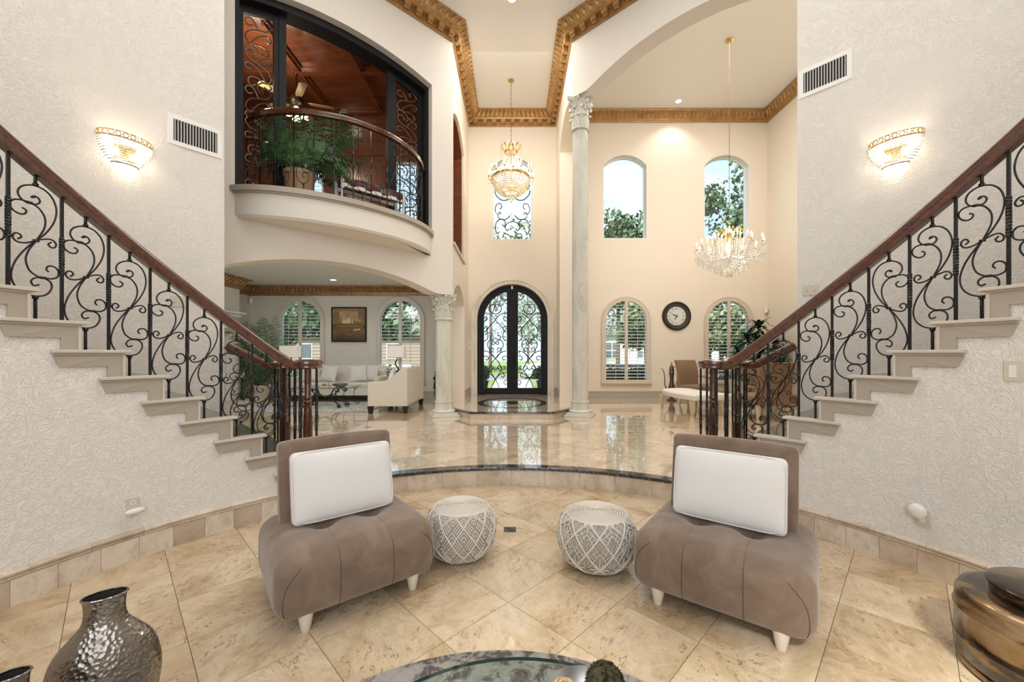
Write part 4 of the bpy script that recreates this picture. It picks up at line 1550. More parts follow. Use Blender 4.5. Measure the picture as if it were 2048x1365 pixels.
slab.f.append(tuple(range(183, 244)))
obj('slab', slab, W_MAIN, bal, smooth=True, angle=35)
obj('edge_trim', ell_prism(ell_prism(MB(), 1.76, 1.08, 3.725, 3.80, 0.2), 1.73, 1.05, 3.70, 3.725, 0.1), TRIM, bal)
# railing
br = thing('balcony_railing', 'curved balcony railing with wooden rail and scrolled iron balusters', 'railing')
def rail_path(n):
    return [(1.95 + 1.56 * cos(pi + pi * i / n), 0.90 + 1.56 * sin(pi + pi * i / n)) for i in range(n + 1) if 0.90 + 1.56 * sin(pi + pi * i / n) <= 0.43]
pts = [D(t, o, 4.95) for t, o in rail_path(90)]
obj('handrail', rail_sweep(MB(), pts), RAILWOOD, br, smooth=True, angle=50)
B_TW = twist_bar(1.16, 0.0075).mesh('twisted_baluster', IRON)
B_SC = {1: scroll_bar(1.16, 1, 4, 4).mesh('scroll_baluster', IRON, True), -1: scroll_bar(1.16, -1, 4, 4).mesh('scroll_baluster', IRON, True)}
path = rail_path(500)
acc, cum = 0.0, [0.0]
for p, q in zip(path[:-1], path[1:]):
    acc += sqrt((p[0] - q[0]) ** 2 + (p[1] - q[1]) ** 2)
    cum.append(acc)
nb = 29
for i in range(nb):
    d = acc * (i + 0.5) / nb
    k = min(range(len(cum)), key=lambda j: abs(cum[j] - d))
    k = min(max(k, 1), len(path) - 2)
    p = D(path[k][0], path[k][1])
    a, b = D(*path[k - 1]), D(*path[k + 1])
    ang = atan2(b[1] - a[1], b[0] - a[0])
    if i % 2 == 0:
        link('twisted_baluster', B_TW, br, (p[0], p[1], 3.80), (0, 0, ang))
    else:
        link('scroll_baluster', B_SC[1], br, (p[0], p[1], 3.80), (0, 0, ang + pi))

# black steel frame with iron screens in the balcony opening
fr = thing('balcony_screen', 'black arched steel frame with iron scroll screens in the balcony opening', 'frame')
ao = arch_loop(0.465, 3.615, 3.76, 6.655, 0.245, 24)
ai = arch_loop(0.53, 3.55, 3.79, 6.58, 0.20, 24)
obj('arch_frame', diag_panel(MB(), -1, ao, [ai], 0.12, 0.40), FRAMEWOOD, fr)
TP = [(0.53, 1.16), (2.98, 3.55)]
def arch_z(t):
    h, c, rise, zs = 1.51, 2.04, 0.20, 6.58
    R = (h * h + rise * rise) / (2 * rise)
    return zs + rise - R + sqrt(R * R - (t - c) ** 2)
for (a, b) in ((1.14, 1.24), (2.92, 3.02)):
    obj('post', diag_panel(MB(), -1, [(a, 3.79), (b, 3.79), (b, arch_z(b) + 0.01), (a, arch_z(a) + 0.01)], (), 0.24, 0.34), FRAMEWOOD, fr)
for (a, b) in ((0.53, 1.14), (3.02, 3.55)):
    rim = [(a, 3.79), (b, 3.79), (b, arch_z(b) + 0.005), (a, arch_z(a) + 0.005)]
    inn = [(a + 0.07, 3.86), (b - 0.07, 3.86), (b - 0.07, arch_z(b) - 0.10), (a + 0.07, arch_z(a) - 0.10)]
    obj('screen_frame', diag_panel(MB(), -1, rim, [inn], 0.26, 0.32), FRAMEWOOD, fr)
    g = MB()
    w = (b - a - 0.16)
    cx = (a + b) / 2
    z = 3.92
    flip = 1
    while z < 6.25:
        cell = 0.50
        base = [(-0.10, 0.10), (-0.22, 0.02), (-0.36, 0.10), (-0.30, 0.26), (-0.05, 0.30), (0.28, 0.24), (0.45, 0.40), (0.30, 0.62), (0.0, 0.72), (-0.30, 0.80), (-0.45, 0.98), (-0.30, 1.10), (-0.12, 1.04), (-0.16, 0.94)]
        b2 = [(0.20, 0.12), (0.36, 0.06), (0.46, 0.16), (0.34, 0.26), (0.10, 0.20), (-0.05, 0.05), (0.05, -0.10)]
        b3 = [(0.20, 0.84), (0.34, 0.78), (0.45, 0.88), (0.36, 1.0), (0.16, 0.96), (0.0, 0.72)]
        b4 = [(-0.25, 0.52), (-0.40, 0.48), (-0.46, 0.58), (-0.36, 0.66), (-0.15, 0.62), (0.05, 0.50), (0.28, 0.24)]
        for cv in (base, b2, b3, b4):
            q = [(cx + flip * p[0] * w, z + p[1] * cell) for p in cv]
            q = [(min(max(p[0], a + 0.075), b - 0.075), min(p[1], arch_z(p[0]) - 0.10)) for p in q]
            g.tube([D(p[0], 0.29, p[1]) for p in cr(q, 5)], 0.0105, 5)
        flip = -flip
        z += cell * 1.02
    obj('scroll_screen', g, IRON_GREY, fr, smooth=True)

# wood-cased opening in the foyer wall
oc = bpy.data.objects.new('trim_2', None)
COL.objects.link(oc)
struct(oc, 'dark red wood casing lining the arched opening high in the left foyer wall')
c0, c1 = arch_loop(0.18, 1.96, 3.76, 6.40, 0.30, 20), arch_loop(0.25, 1.89, 3.80, 6.36, 0.26, 20)
obj('lining', MB().panel((-1.21, 8.05), (-1.21, FY), c0, [c1], 0.05, 0.36), PANELWOOD, oc)
obj('sill', MB().panel((-1.21, 8.05), (-1.21, FY), [(0.13, 3.70), (2.01, 3.70), (2.01, 3.76), (0.13, 3.76)], (), -0.04, 0.05), TRIM_LIGHT, oc)

# ------------------------------------------------------------------ upstairs wood-panelled room
UY = 9.5
rp = [diag(-1, 0.2, 0.3), (-1.56, UY), (LX, UY), (LX, 3.6), diag(-1, 6.6, 0.3)]
uc = bpy.data.objects.new('ceiling_study', None)
COL.objects.link(uc)
struct(uc, 'coffered cherry wood ceiling upstairs')
obj('boards', MB().prism(rp, 7.20, 7.26), PANELWOOD, uc)
def in_room(x, y):
    return y < UY and x < -1.56 and (y - 8.05) * 0.7314 - (x + 1.21) * 0.682 > 0.36
for bx in (-6.75, -5.52, -4.30, -3.08, -1.86):
    y0 = max(3.7, 8.05 + ((x0_ := (bx + 1.21)) * 0.682 + 0.36) / 0.7314)
    for (w, dz) in ((0.20, 0.05), (0.11, 0.10)):
        obj('beam', MB().box((bx, (y0 + UY) / 2, 7.20 - dz / 2), (w, UY - y0, dz)), PANELWOOD, uc)
for by in (5.3, 6.7, 8.07, 9.40):
    xr = min(-1.57, -1.21 + ((by - 8.05) * 0.7314 - 0.36) / 0.682)
    for (w, dz) in ((0.20, 0.048), (0.11, 0.096)):
        obj('beam', MB().box(((LX + xr) / 2, by, 7.20 - dz / 2), (xr - LX, w, dz)), PANELWOOD, uc)
sw = bpy.data.objects.new('wall_study', None)
COL.objects.link(sw)
struct(sw, 'cherry wood panelled wall upstairs')
swh = [arch_loop(a - LX, b - LX, 4.3, 6.0, 0.001, 2) for a, b in ((-5.45, -4.45), (-2.8, -2.2))]
obj('panelling', MB().panel((LX, UY), (-1.56, UY), [(0, 3.73), (-1.56 - LX, 3.73), (-1.56 - LX, 7.2), (0, 7.2)], swh, 0, 0.1), PANELWOOD, sw)
for x in (-6.9, -6.2, -5.6, -4.3, -3.7, -3.0, -2.05):
    obj('stile', MB().box((x, UY - 0.012, 5.5), (0.09, 0.024, 3.3)), PANELWOOD, sw)
for z in (3.9, 4.7, 6.2, 6.95):
    for (x0_, x1_) in (((LX), -5.47), (-4.43, -2.82), (-2.18, -1.57)):
        obj('rail', MB().box(((x0_ + x1_) / 2, UY - 0.012, z), (x1_ - x0_, 0.022, 0.09)), PANELWOOD, sw)
obj('side_lining', MB().panel((-1.57, UY), (-1.57, 8.4), [(0, 3.73), (1.1, 3.73), (1.1, 7.2), (0, 7.2)], (), -0.02, 0.0) if False else MB().box((-1.575, 9.75, 5.45), (0.02, 0.5, 3.4)), PANELWOOD, sw)
obj('end_panelling', MB().box((LX + 0.05, 6.6, 5.45), (0.1, 6, 3.5)), PANELWOOD, sw)
struct(obj('floor_study', MB().prism(rp, 3.732, 3.745), PANELWOOD), 'upstairs wood floor')
def plain_shutter(n, x0, x1, y, z0, z1, label):
    e = bpy.data.objects.new('window_%d' % n, None)
    COL.objects.link(e)
    e.location = ((x0 + x1) / 2, y, 0)
    struct(e, label)
    hw = (x1 - x0) / 2
    obj('frame', MB().panel((0, -0.03), (1, -0.03), [(-hw, z0), (hw, z0), (hw, z1), (-hw, z1)], [[(-hw + 0.06, z0 + 0.06), (hw - 0.06, z0 + 0.06), (hw - 0.06, z1 - 0.06), (-hw + 0.06, z1 - 0.06)]], 0, 0.06), WHITE_TRIM, e)
    z = z0 + 0.12
    while z < z1 - 0.1:
        link('louver', LOUV_ME, e, (0, 0.0, z), (radians(25), 0, 0), (2 * hw - 0.12, 1, 1))
        z += 0.085
    obj('pane', MB().box((0, 0.06, (z0 + z1) / 2), (2 * hw - 0.05, 0.006, z1 - z0 - 0.05)), PANE, e)
plain_shutter(8, -5.45, -4.45, UY, 4.3, 6.0, 'bright shuttered window upstairs behind the palm')
plain_shutter(9, -2.8, -2.2, UY, 4.3, 6.0, 'bright shuttered window upstairs at the right of the balcony')
point_light('study_light', (-4.6, 7.2, 6.4), 60, (1, 0.86, 0.66), 0.12)

# ceiling fan
fan = thing('ceiling_fan', 'wooden ceiling fan with four lit glass shades seen through the balcony', 'ceiling fan', (-4.35, 8.07, 0))
FB = NT('fan_bronze').color((0.05, 0.035, 0.02)).set(rough=0.35, metal=0.8).m
obj('canopy', MB().lathe([(0.0, 7.19), (0.07, 7.19), (0.06, 7.12), (0.02, 7.08)], 14, caps=False), FB, fan, smooth=True)
obj('down_rod', MB().lathe([(0.013, 6.64), (0.013, 7.1)], 8), FB, fan)
obj('motor', MB().lathe([(0.03, 6.66), (0.12, 6.63), (0.14, 6.56), (0.12, 6.50), (0.05, 6.46), (0.06, 6.40), (0.02, 6.34)], 18), FB, fan, smooth=True)
for i in range(5):
    a = 2 * pi * i / 5 + 0.35
    M = Matrix.Rotation(a, 4, 'Z')
    mb = MB()
    mb.M = M @ Matrix.Rotation(radians(12), 4, 'X')
    mb.prism([(0.22, -0.05), (0.30, -0.07), (0.66, -0.075), (0.70, -0.05), (0.70, 0.05), (0.66, 0.075), (0.30, 0.07), (0.22, 0.05)], -0.004, 0.004)
    mb.v = [(v[0], v[1], v[2] + 6.55) for v in mb.v]
    bl = obj('blade', mb, FANWOOD, fan)
    mb = MB()
    mb.M = M
    mb.box((0.18, 0, 6.55), (0.14, 0.03, 0.012))
    obj('blade_arm', mb, FB, bl)
for i in range(4):
    a = pi / 2 * i + 0.5
    c = (0.15 * cos(a), 0.15 * sin(a), 6.30)
    arm = obj('light_arm', MB().tube([(0.03 * cos(a), 0.03 * sin(a), 6.42), (0.10 * cos(a), 0.10 * sin(a), 6.42), (0.14 * cos(a), 0.14 * sin(a), 6.37)], 0.01, 6), FB, fan)
    obj('glass_shade', MB().lathe([(0.025, 0.07), (0.045, 0.05), (0.06, 0.01), (0.075, -0.05)], 14, c, caps=False), BULB_SOFT, arm, smooth=True)

# ------------------------------------------------------------------ plants: fronds
def frond(mb, base, heading, length, droop, nl=18, lw=0.02, ll=0.28, rise=1.0, clampf=None):
    """arching stem with paired leaflets"""
    pts = []
    for i in range(nl + 1):
        t = i / nl
        r = length * (t * (0.75 + 0.25 * (1 - rise)))
        z = length * (rise * t - droop * t * t)
        pts.append(Vector((base[0] + cos(heading) * r, base[1] + sin(heading) * r, base[2] + z)))
    n0 = len(mb.v)
    mb.tube(pts, [0.008 * (1 - 0.8 * i / nl) + 0.002 for i in range(nl + 1)], 4)
    side = Vector((-sin(heading), cos(heading), 0))
    for i in range(3, nl + 1):
        t = i / nl
        d = (pts[i] - pts[i - 1]).normalized()
        L2 = ll * (sin(pi * (0.12 + 0.85 * t)) * 0.9 + 0.2)
        for sg in (-1, 1):
            dirv = (d * 0.75 + side * sg * 0.8 + Vector((0, 0, -0.25 + random.uniform(-0.15, 0.15)))).normalized()
            p0 = pts[i]
            p1 = p0 + dirv * L2 * 0.5 + Vector((0, 0, 0.01))
            p2 = p0 + dirv * L2 + Vector((0, 0, -0.12 * L2))
            wv = d * lw
            mb.add([p0 - wv * 0.4, p0 + wv * 0.4, p1 + wv, p1 - wv, p2], [(0, 1, 2, 3), (3, 2, 4)])
    if clampf:
        mb.v[n0:] = [clampf(p) for p in mb.v[n0:]]
def palm(name, label, loc, pot_r, pot_h, n, length, rise0, droop0, mat, potmat, ll=0.28, seed=1, lattice=False, clampf=None):
    random.seed(seed)
    e = thing(name, label, 'plant', loc)
    prof = [(pot_r * 0.70, 0), (pot_r * 0.74, 0.02), (pot_r * 0.92, pot_h * 0.8), (pot_r, pot_h * 0.86), (pot_r, pot_h), (pot_r * 0.9, pot_h), (pot_r * 0.86, pot_h * 0.86)]
    p = obj('pot', MB().lathe(prof, 24), potmat, e, smooth=True, angle=35)
    obj('soil', MB().lathe([(0.0, pot_h * 0.87), (pot_r * 0.87, pot_h * 0.87)], 18, caps=False), SOIL, p)
    if lattice:
        g = MB()
        for i in range(12):
            for sg in (-1, 1):
                q = []
                for j in range(7):
                    t = j / 6
                    a = 2 * pi * i / 12 + sg * t * 0.9
                    r = pot_r * (0.76 + 0.15 * t) + 0.004
                    q.append((r * cos(a), r * sin(a), 0.05 + t * pot_h * 0.68))
                g.tube(q, 0.007, 4)
        obj('lattice_relief', g, potmat, p)
    for i in range(n):
        a = 2 * pi * (i * 0.618) + random.uniform(-0.3, 0.3)
        f = MB()
        ring = i / n
        frond(f, (0.03 * cos(a), 0.03 * sin(a), pot_h * 0.85), a, length * random.uniform(0.8, 1.1), droop0 + 0.55 * ring * random.uniform(0.8, 1.2), 16, 0.016, ll, rise0 + (1 - ring) * 0.45, clampf)
        obj('frond', f, mat, e)
    return e
bp = D(2.80, -0.02)
def bal_clamp(p):
    x, y = p[0] + bp[0], p[1] + bp[1]
    dx, dy = x + 1.21, y - 8.05
    t, o = -(dx * 0.7314 + dy * 0.682), -0.682 * dx + 0.7314 * dy
    if o > -0.06:
        t = min(max(t, 0.62), 3.40)
    rr = sqrt((t - 1.95) ** 2 + (o - 0.90) ** 2)
    if rr > 1.47 and o < 0.45:
        t, o = 1.95 + (t - 1.95) * 1.47 / rr, 0.90 + (o - 0.90) * 1.47 / rr
    if 0.10 < o < 0.45:
        t = min(t, 3.38)
    q = diag(-1, t, o)
    return (q[0] - bp[0], q[1] - bp[1], p[2])
palm('potted_palm', 'leafy potted palm in a tan pot on the balcony', (bp[0], bp[1], 3.80), 0.23, 0.42, 48, 1.05, 0.85, 0.32, LEAF, TERRA, 0.32, 3, False, bal_clamp)

# quilt bench on the balcony
qc = D(1.66, 0.02)
qb = thing('quilt_bench', 'white-legged bench draped with a red patterned blanket on the balcony', 'bench', (qc[0], qc[1], 3.80), atan2(0.682, 0.7314))
qb.scale = (1.12, 1.0, 1.45)
for sx in (-1, 1):
    for sy in (-1, 1):
        obj('leg', MB().lathe([(0.022, 0.0), (0.03, 0.03), (0.018, 0.06), (0.026, 0.10), (0.02, 0.2), (0.027, 0.24), (0.02, 0.28), (0.026, 0.31), (0.026, 0.36), (0.014, 0.38)], 10, (sx * 0.48, sy * 0.14, 0)), WHITE_TRIM, qb, smooth=True)
obj('rail', MB().box((0, 0.14, 0.28), (0.94, 0.03, 0.04)).box((0, -0.14, 0.28), (0.94, 0.03, 0.04)), WHITE_TRIM, qb)
def quiltmat():
    m = NT('red_patterned_weave').set(rough=0.9)
    v = m.coord((1, 1, 1))
    vo = m.new('ShaderNodeTexVoronoi')
    vo.inputs['Scale'].default_value = 14
    m.link(v, vo.inputs['Vector'])
    sp = m.new('ShaderNodeSeparateColor')
    m.link(vo.outputs['Color'], sp.inputs[0])
    c = m.ramp(sp.outputs[0], [(0.0, (0.16, 0.02, 0.02)), (0.35, (0.03, 0.03, 0.05)), (0.55, (0.30, 0.22, 0.14)), (0.75, (0.20, 0.04, 0.03)), (0.95, (0.05, 0.08, 0.07))])
    m.link(c, m.b.inputs['Base Color'])
    return m.m
rows = []
for i in range(15):
    x = -0.46 + 0.92 * i / 14
    row = []
    for j in range(13):
        a = -0.7 + (pi + 1.4) * j / 12
        rr = 0.16 + 0.008 * sin(i * 1.7 + j)
        row.append((x, rr * cos(a), 0.31 + rr * 0.62 * sin(a)))
    rows.append(row)
obj('blanket', MB().grid(rows), quiltmat(), qb, smooth=True)
# ------------------------------------------------------------------ sconces
def sconce(s, label):
    th0, zc = 57.3, 3.36
    p = pol(s, RO - 0.004, th0)
    ang = -s * radians(th0)        # local +y points outwards (into the wall)
    e = thing('wall_sconce', label, 'wall sconce', (p[0], p[1], zc), ang, 'crystal wall sconces')
    obj('backplate', MB().box((0, -0.008, 0.0), (0.16, 0.016, 0.12)), BRASS, e, bevel=0.004)
    # gold rings
    def arc(r, z, n=24):
        return [(r * cos(pi + pi * i / n) * 1.25, r * sin(pi + pi * i / n) * 0.85, z) for i in range(n + 1)]
    g = MB()
    g.tube(arc(0.155, 0.100), 0.005, 5)
    g.tube(arc(0.155, 0.150), 0.003, 5)
    obj('gilt_band', g, BRASS, e)
    for i in range(12):
        a = pi + pi * (i + 0.5) / 12
        c = (0.155 * 1.25 * cos(a), 0.155 * 0.85 * sin(a), 0.126)
        t = Vector((-sin(a) * 1.25, cos(a) * 0.85, 0)).normalized()
        ringp = [(c[0] + t.x * 0.018 * cos(q), c[1] + t.y * 0.018 * cos(q), c[2] + 0.022 * sin(q)) for q in [2 * pi * j / 12 for j in range(12)]]
        obj('gilt_loop', MB().tube(ringp, 0.0035, 4, closed=True), BRASS, e)
    be = MB()
    for j in range(11):
        t = j / 10
        r = 0.155 * (1 - 0.50 * t * t)
        z = 0.092 - 0.20 * t
        k = 30
        for i in range(k + 1):
            a = pi + pi * (i + 0.5 * (j % 2)) / k
            be.octa((r * 1.25 * cos(a), r * 0.85 * sin(a), z), 0.0085, 0.0095)
    stuff(obj('crystal_beads', be, CRYSTAL, e))
    g = MB().tube(arc(0.075, -0.115), 0.006, 5)
    obj('bottom_ring', g, BRASS, e)
    for x in (-0.07, 0.07):
        b = obj('bulb', MB().sphere((x, -0.055, -0.01), 0.016, 8, 8, (1, 1, 2.0)), BULB, e, smooth=True)
        lp = Vector((x, -0.055, -0.01))
        q = Matrix.Rotation(ang, 3, 'Z') @ lp
        point_light('sconce_light', (p[0] + q.x, p[1] + q.y, zc + q.z), 6.5, (1, 0.84, 0.60), 0.03)
    return e
sconce(-1, 'lit crystal half-bowl sconce on the left stair wall')
sconce(1, 'lit crystal half-bowl sconce on the right stair wall')

# ------------------------------------------------------------------ air vents
def vent(s, th0, zc, label):
    p = pol(s, RO - 0.002, th0)
    e = thing('air_vent', label, 'vent', (p[0], p[1], zc), -s * radians(th0), 'white air vents')
    w, h = 0.46, 0.31
    obj('frame', MB().panel((0, -0.012), (1, -0.012), [(-w / 2, -h / 2), (w / 2, -h / 2), (w / 2, h / 2), (-w / 2, h / 2)], [[(-w / 2 + 0.045, -h / 2 + 0.045), (w / 2 - 0.045, -h / 2 + 0.045), (w / 2 - 0.045, h / 2 - 0.045), (-w / 2 + 0.045, h / 2 - 0.045)]], 0, 0.012), PLASTIC, e, bevel=0.002)
    obj('dark_back', MB().box((0, -0.002, 0), (w - 0.06, 0.003, h - 0.06)), DARKHOLE, e)
    vs = MB().box((0, 0, 0), (0.0055, 0.006, h - 0.088)).mesh('fin', PLASTIC)
    for i in range(15):
        link('fin', vs, e, (-w / 2 + 0.045 + (w - 0.09) * (i + 0.5) / 15, -0.008, 0))
    hs = MB().box((0, 0, 0), (w - 0.088, 0.004, 0.003)).mesh('bar', IRON_GREY)
    for i in range(9):
        link('bar', hs, e, (0, -0.0045, -h / 2 + 0.045 + (h - 0.09) * (i + 0.5) / 9))
    return e
vent(-1, 50.1, 3.76, 'white air vent right of the left sconce')
vent(1, 50.0, 4.42, 'white air vent high above the right sconce')

# ------------------------------------------------------------------ outlets, switches, sensors
def wallplate(name, s, R, th0, z, label, cat, w=0.072, h=0.115, gang=1):
    p = pol(s, R, th0)
    e = thing(name, label, cat, (p[0], p[1], z), -s * radians(th0))
    obj('plate', MB().box((0, -0.003, 0), (w * gang, 0.006, h)), PLATE, e, bevel=0.002)
    return e
o = wallplate('wall_outlet', -1, RW - 0.002, 62.6, 0.385, 'almond outlet on the left curved wall above the baseboard', 'outlet')
obj('socket', MB().lathe([(0.0, 0), (0.017, 0), (0.017, 0.002), (0.0, 0.002)], 12, caps=False), PLASTIC, o, rot=(radians(90), 0, 0), loc=(0, -0.006, 0.022))
for dx, dz in ((-0.006, 0.026), (0.006, 0.026), (0.0, 0.015)):
    obj('slot', MB().box((dx, -0.0085, dz), (0.003, 0.002, 0.008)), DARKHOLE, o)
p = pol(-1, RW - 0.035, 62.6)
nl = thing('plug_in_light', 'white oval plug-in device on the left wall outlet', 'night light', (p[0], p[1], 0.352), radians(62.6))
obj('body', MB().sphere((0, 0, 0), 0.05, 18, 10, (1.15, 0.42, 0.42)), PLASTIC, nl, smooth=True)
obj('prongs', MB().box((0, 0.028, 0), (0.018, 0.012, 0.014)), PLASTIC, nl)
o = wallplate('wall_outlet', 1, RW - 0.002, 66.3, 0.37, 'almond outlet on the right curved wall above the baseboard', 'outlet')
obj('socket', MB().lathe([(0.0, 0), (0.017, 0), (0.017, 0.002), (0.0, 0.002)], 12, caps=False), PLASTIC, o, rot=(radians(90), 0, 0), loc=(0, -0.006, -0.012))
p = pol(1, RW - 0.035, 66.0)
af = thing('air_freshener', 'round white plug-in air freshener on the right wall outlet', 'air freshener', (p[0], p[1], 0.415), -radians(66.0))
obj('body', MB().sphere((0, 0, 0), 0.05, 18, 10, (1.0, 0.5, 1.0)), PLASTIC, af, smooth=True)
obj('shell', MB().sphere((0, -0.012, 0.005), 0.042, 18, 10, (1.0, 0.5, 1.05)), PLASTIC, af, smooth=True)
obj('prongs', MB().box((0, 0.03, -0.02), (0.02, 0.012, 0.03)), PLASTIC, af)
o = wallplate('switch_plate', -1, RO - 0.002, 51.9, 2.0, 'almond switch plate behind the left balusters', 'switch', gang=2)
for dx in (-0.036, 0.036):
    obj('toggle', MB().box((dx, -0.01, 0), (0.01, 0.012, 0.024)), PLATE, o)
o = wallplate('switch_plate', 1, RO - 0.002, 48.4, 2.15, 'almond switch plate behind the right handrail', 'switch', gang=2)
for dx in (-0.036, 0.036):
    obj('toggle', MB().box((dx, -0.01, 0), (0.01, 0.012, 0.024)), PLATE, o)
o = wallplate('wall_outlet', 1, RW - 0.002, 73.9, 1.36, 'almond plate on the right stair wall at the picture edge', 'outlet')
obj('socket', MB().box((0, -0.007, 0), (0.03, 0.003, 0.07)), PLASTIC, o)
o = thing('switch_plate', 'pair of white switch plates left of the front door', 'switch', (-1.175, FY - 0.024, 0))
obj('upper_plate', MB().box((0, -0.004, 1.80), (0.10, 0.008, 0.13)), PLASTIC, o, bevel=0.003)
obj('lower_plate', MB().box((0, -0.004, 1.62), (0.075, 0.008, 0.13)), PLASTIC, o, bevel=0.003)
obj('toggle', MB().box((0, -0.012, 1.62), (0.012, 0.01, 0.03)), PLASTIC, o)
sn = thing('motion_sensor', 'small white motion sensor in the living room corner', 'sensor', (LX + 0.07, BY - 0.07, 2.97), radians(-45))
obj('housing', MB().prism([(-0.045, -0.03), (0.045, -0.03), (0.03, 0.05), (-0.03, 0.05)], -0.07, 0.07), PLASTIC, sn, bevel=0.006)
obj('lens', MB().box((0, -0.032, -0.02), (0.06, 0.006, 0.05)), PLATE, sn)
sn = thing('motion_sensor', 'small white motion sensor above the dining room plant', 'sensor', (RX - 0.06, BY - 0.06, 2.70), radians(45))
obj('housing', MB().prism([(-0.045, -0.03), (0.045, -0.03), (0.03, 0.05), (-0.03, 0.05)], -0.07, 0.07), PLASTIC, sn, bevel=0.006)
obj('lens', MB().box((0, -0.032, -0.02), (0.06, 0.006, 0.05)), PLATE, sn)

# ------------------------------------------------------------------ recessed lights
def downlight(loc, label, power, angle=115):
    e = thing('ceiling_downlight', label, 'ceiling light', loc, 0, 'recessed ceiling lights')
    obj('trim_ring', MB().lathe([(0.075, -0.004), (0.10, -0.004), (0.10, 0.0), (0.075, 0.0), (0.075, -0.004)], 24, caps=False), WHITE_TRIM, e)
    obj('lens', MB().lathe([(0.0, -0.002), (0.074, -0.002)], 24, caps=False), DOWNLIGHT, e)
    spot_light('downlight_lamp', (loc[0], loc[1], loc[2] - 0.03), power, angle, 0.6, (1, 0.93, 0.82), 0.05)
downlight((4.56, 10.98, 8.399), 'lit recessed light in the dining room ceiling', 60)
downlight((-4.70, 10.50, 3.399), 'lit recessed light in the living room ceiling', 22)
downlight((0.0, 7.44, CEIL_Z - 0.001), 'lit recessed light at the foyer end of the hall ceiling', 40)

# ------------------------------------------------------------------ chandeliers
def chain(mb, x, y, z0, z1, r=0.016, wire=0.0035):
    k = int((z1 - z0) / (r * 3.0))
    for i in range(k):
        z = z0 + (z1 - z0) * (i + 0.5) / k
        pts = []
        for j in range(8):
            a = 2 * pi * j / 8
            dx = r * 0.6 * cos(a)
            pts.append((x + (dx if i % 2 else 0), y + (0 if i % 2 else dx), z + r * 1.9 * sin(a)))
        mb.tube(pts, wire, 4, closed=True)
    return mb
def candle_parts(e, c, bulb_h=0.05):
    a = obj('candle_cup', MB().lathe([(0.004, -0.02), (0.02, -0.012), (0.026, 0.0), (0.012, 0.004)], 10, c), BRASS, e)
    obj('candle', MB().lathe([(0.011, 0.0), (0.011, 0.085)], 8, c), CANDLE, a)
    obj('flame_bulb', MB().lathe([(0.004, 0.085), (0.016, 0.105), (0.015, 0.125), (0.007, 0.15), (0.001, 0.165)], 8, c), BULB, a, smooth=True)

# empire chandelier in the foyer
ch = thing('chandelier', 'gilt empire chandelier with crystal bowl and ring of candles in the foyer', 'chandelier', (-0.03, 9.66, 0))
obj('canopy', MB().lathe([(0.0, CEIL_Z - 0.001), (0.075, CEIL_Z - 0.005), (0.06, CEIL_Z - 0.03), (0.015, CEIL_Z - 0.05)], 16, caps=False), BRASS, ch, smooth=True)
obj('chain', chain(MB(), 0, 0, 6.55, CEIL_Z - 0.05, 0.018, 0.0035), OLDBRASS, ch)
cg = MB().lathe([(0.16, 6.30), (0.165, 6.33), (0.16, 6.36)], 24, caps=False)
for i in range(14):
    a = 2 * pi * i / 14
    cg.tube([(0.16 * cos(a), 0.16 * sin(a), 6.33), (0.20 * cos(a), 0.20 * sin(a), 6.44), (0.25 * cos(a), 0.25 * sin(a), 6.47), (0.26 * cos(a), 0.26 * sin(a), 6.42)], 0.011, 5)
    cg.tube([(0.15 * cos(a + 0.2), 0.15 * sin(a + 0.2), 6.33), (0.10 * cos(a + 0.2), 0.10 * sin(a + 0.2), 6.50), (0.06 * cos(a + 0.2), 0.06 * sin(a + 0.2), 6.56)], 0.010, 5)
obj('gilt_crown', cg, BRASS, ch, smooth=True)
obj('stem', MB().lathe([(0.012, 5.6), (0.012, 6.5)], 8), BRASS, ch)
RB_ = 0.44
stm = MB()
for i in range(22):
    a = 2 * pi * i / 22
    st2 = MB()
    for j in range(26):
        t = j / 25
        r = 0.15 + (RB_ - 0.17) * t ** 1.7
        z = 6.30 - (6.30 - 5.72) * t
        st2.octa((r * cos(a), r * sin(a), z), 0.0125, 0.015)
    obj('bead_strand', st2, CRYSTAL, ch)
for i in range(14):
    a = 2 * pi * i / 14
    obj('crystal_drop', MB().octa((0.255 * cos(a), 0.255 * sin(a), 6.33), 0.014, 0.035), CRYSTAL, ch)
obj('gilt_ring', MB().lathe([(RB_ - 0.02, 5.68), (RB_ + 0.015, 5.69), (RB_ + 0.02, 5.72), (RB_ - 0.01, 5.73), (RB_ - 0.02, 5.68)], 40, caps=False), BRASS, ch, smooth=True)
for j in range(13):
    t = j / 12
    r = RB_ * cos(t * 1.15) + 0.004
    z = 5.67 - 0.34 * sin(t * pi / 2) ** 1.15
    bb = MB()
    k = max(10, int(2 * pi * r / 0.026))
    for i in range(k):
        a = 2 * pi * (i + 0.5 * (j % 2)) / k
        bb.octa((r * cos(a), r * sin(a), z), 0.017, 0.021)
    stuff(obj('bowl_beads', bb, CRYSTAL_WARM, ch))
for j in range(4):
    r = 0.15 - 0.03 * j
    z = 5.30 - 0.035 * j
    bb = MB()
    k = max(8, int(2 * pi * r / 0.028))
    for i in range(k):
        bb.octa((r * cos(2 * pi * i / k), r * sin(2 * pi * i / k), z), 0.016, 0.02)
    stuff(obj('bottom_beads', bb, CRYSTAL_WARM, ch))
obj('bottom_ring', MB().lathe([(0.165, 5.325), (0.175, 5.335), (0.165, 5.345)], 24, caps=False), IRON_GREY, ch)
obj('finial', MB().sphere((0, 0, 5.14), 0.03, 10, 8), CRYSTAL, ch, smooth=True)
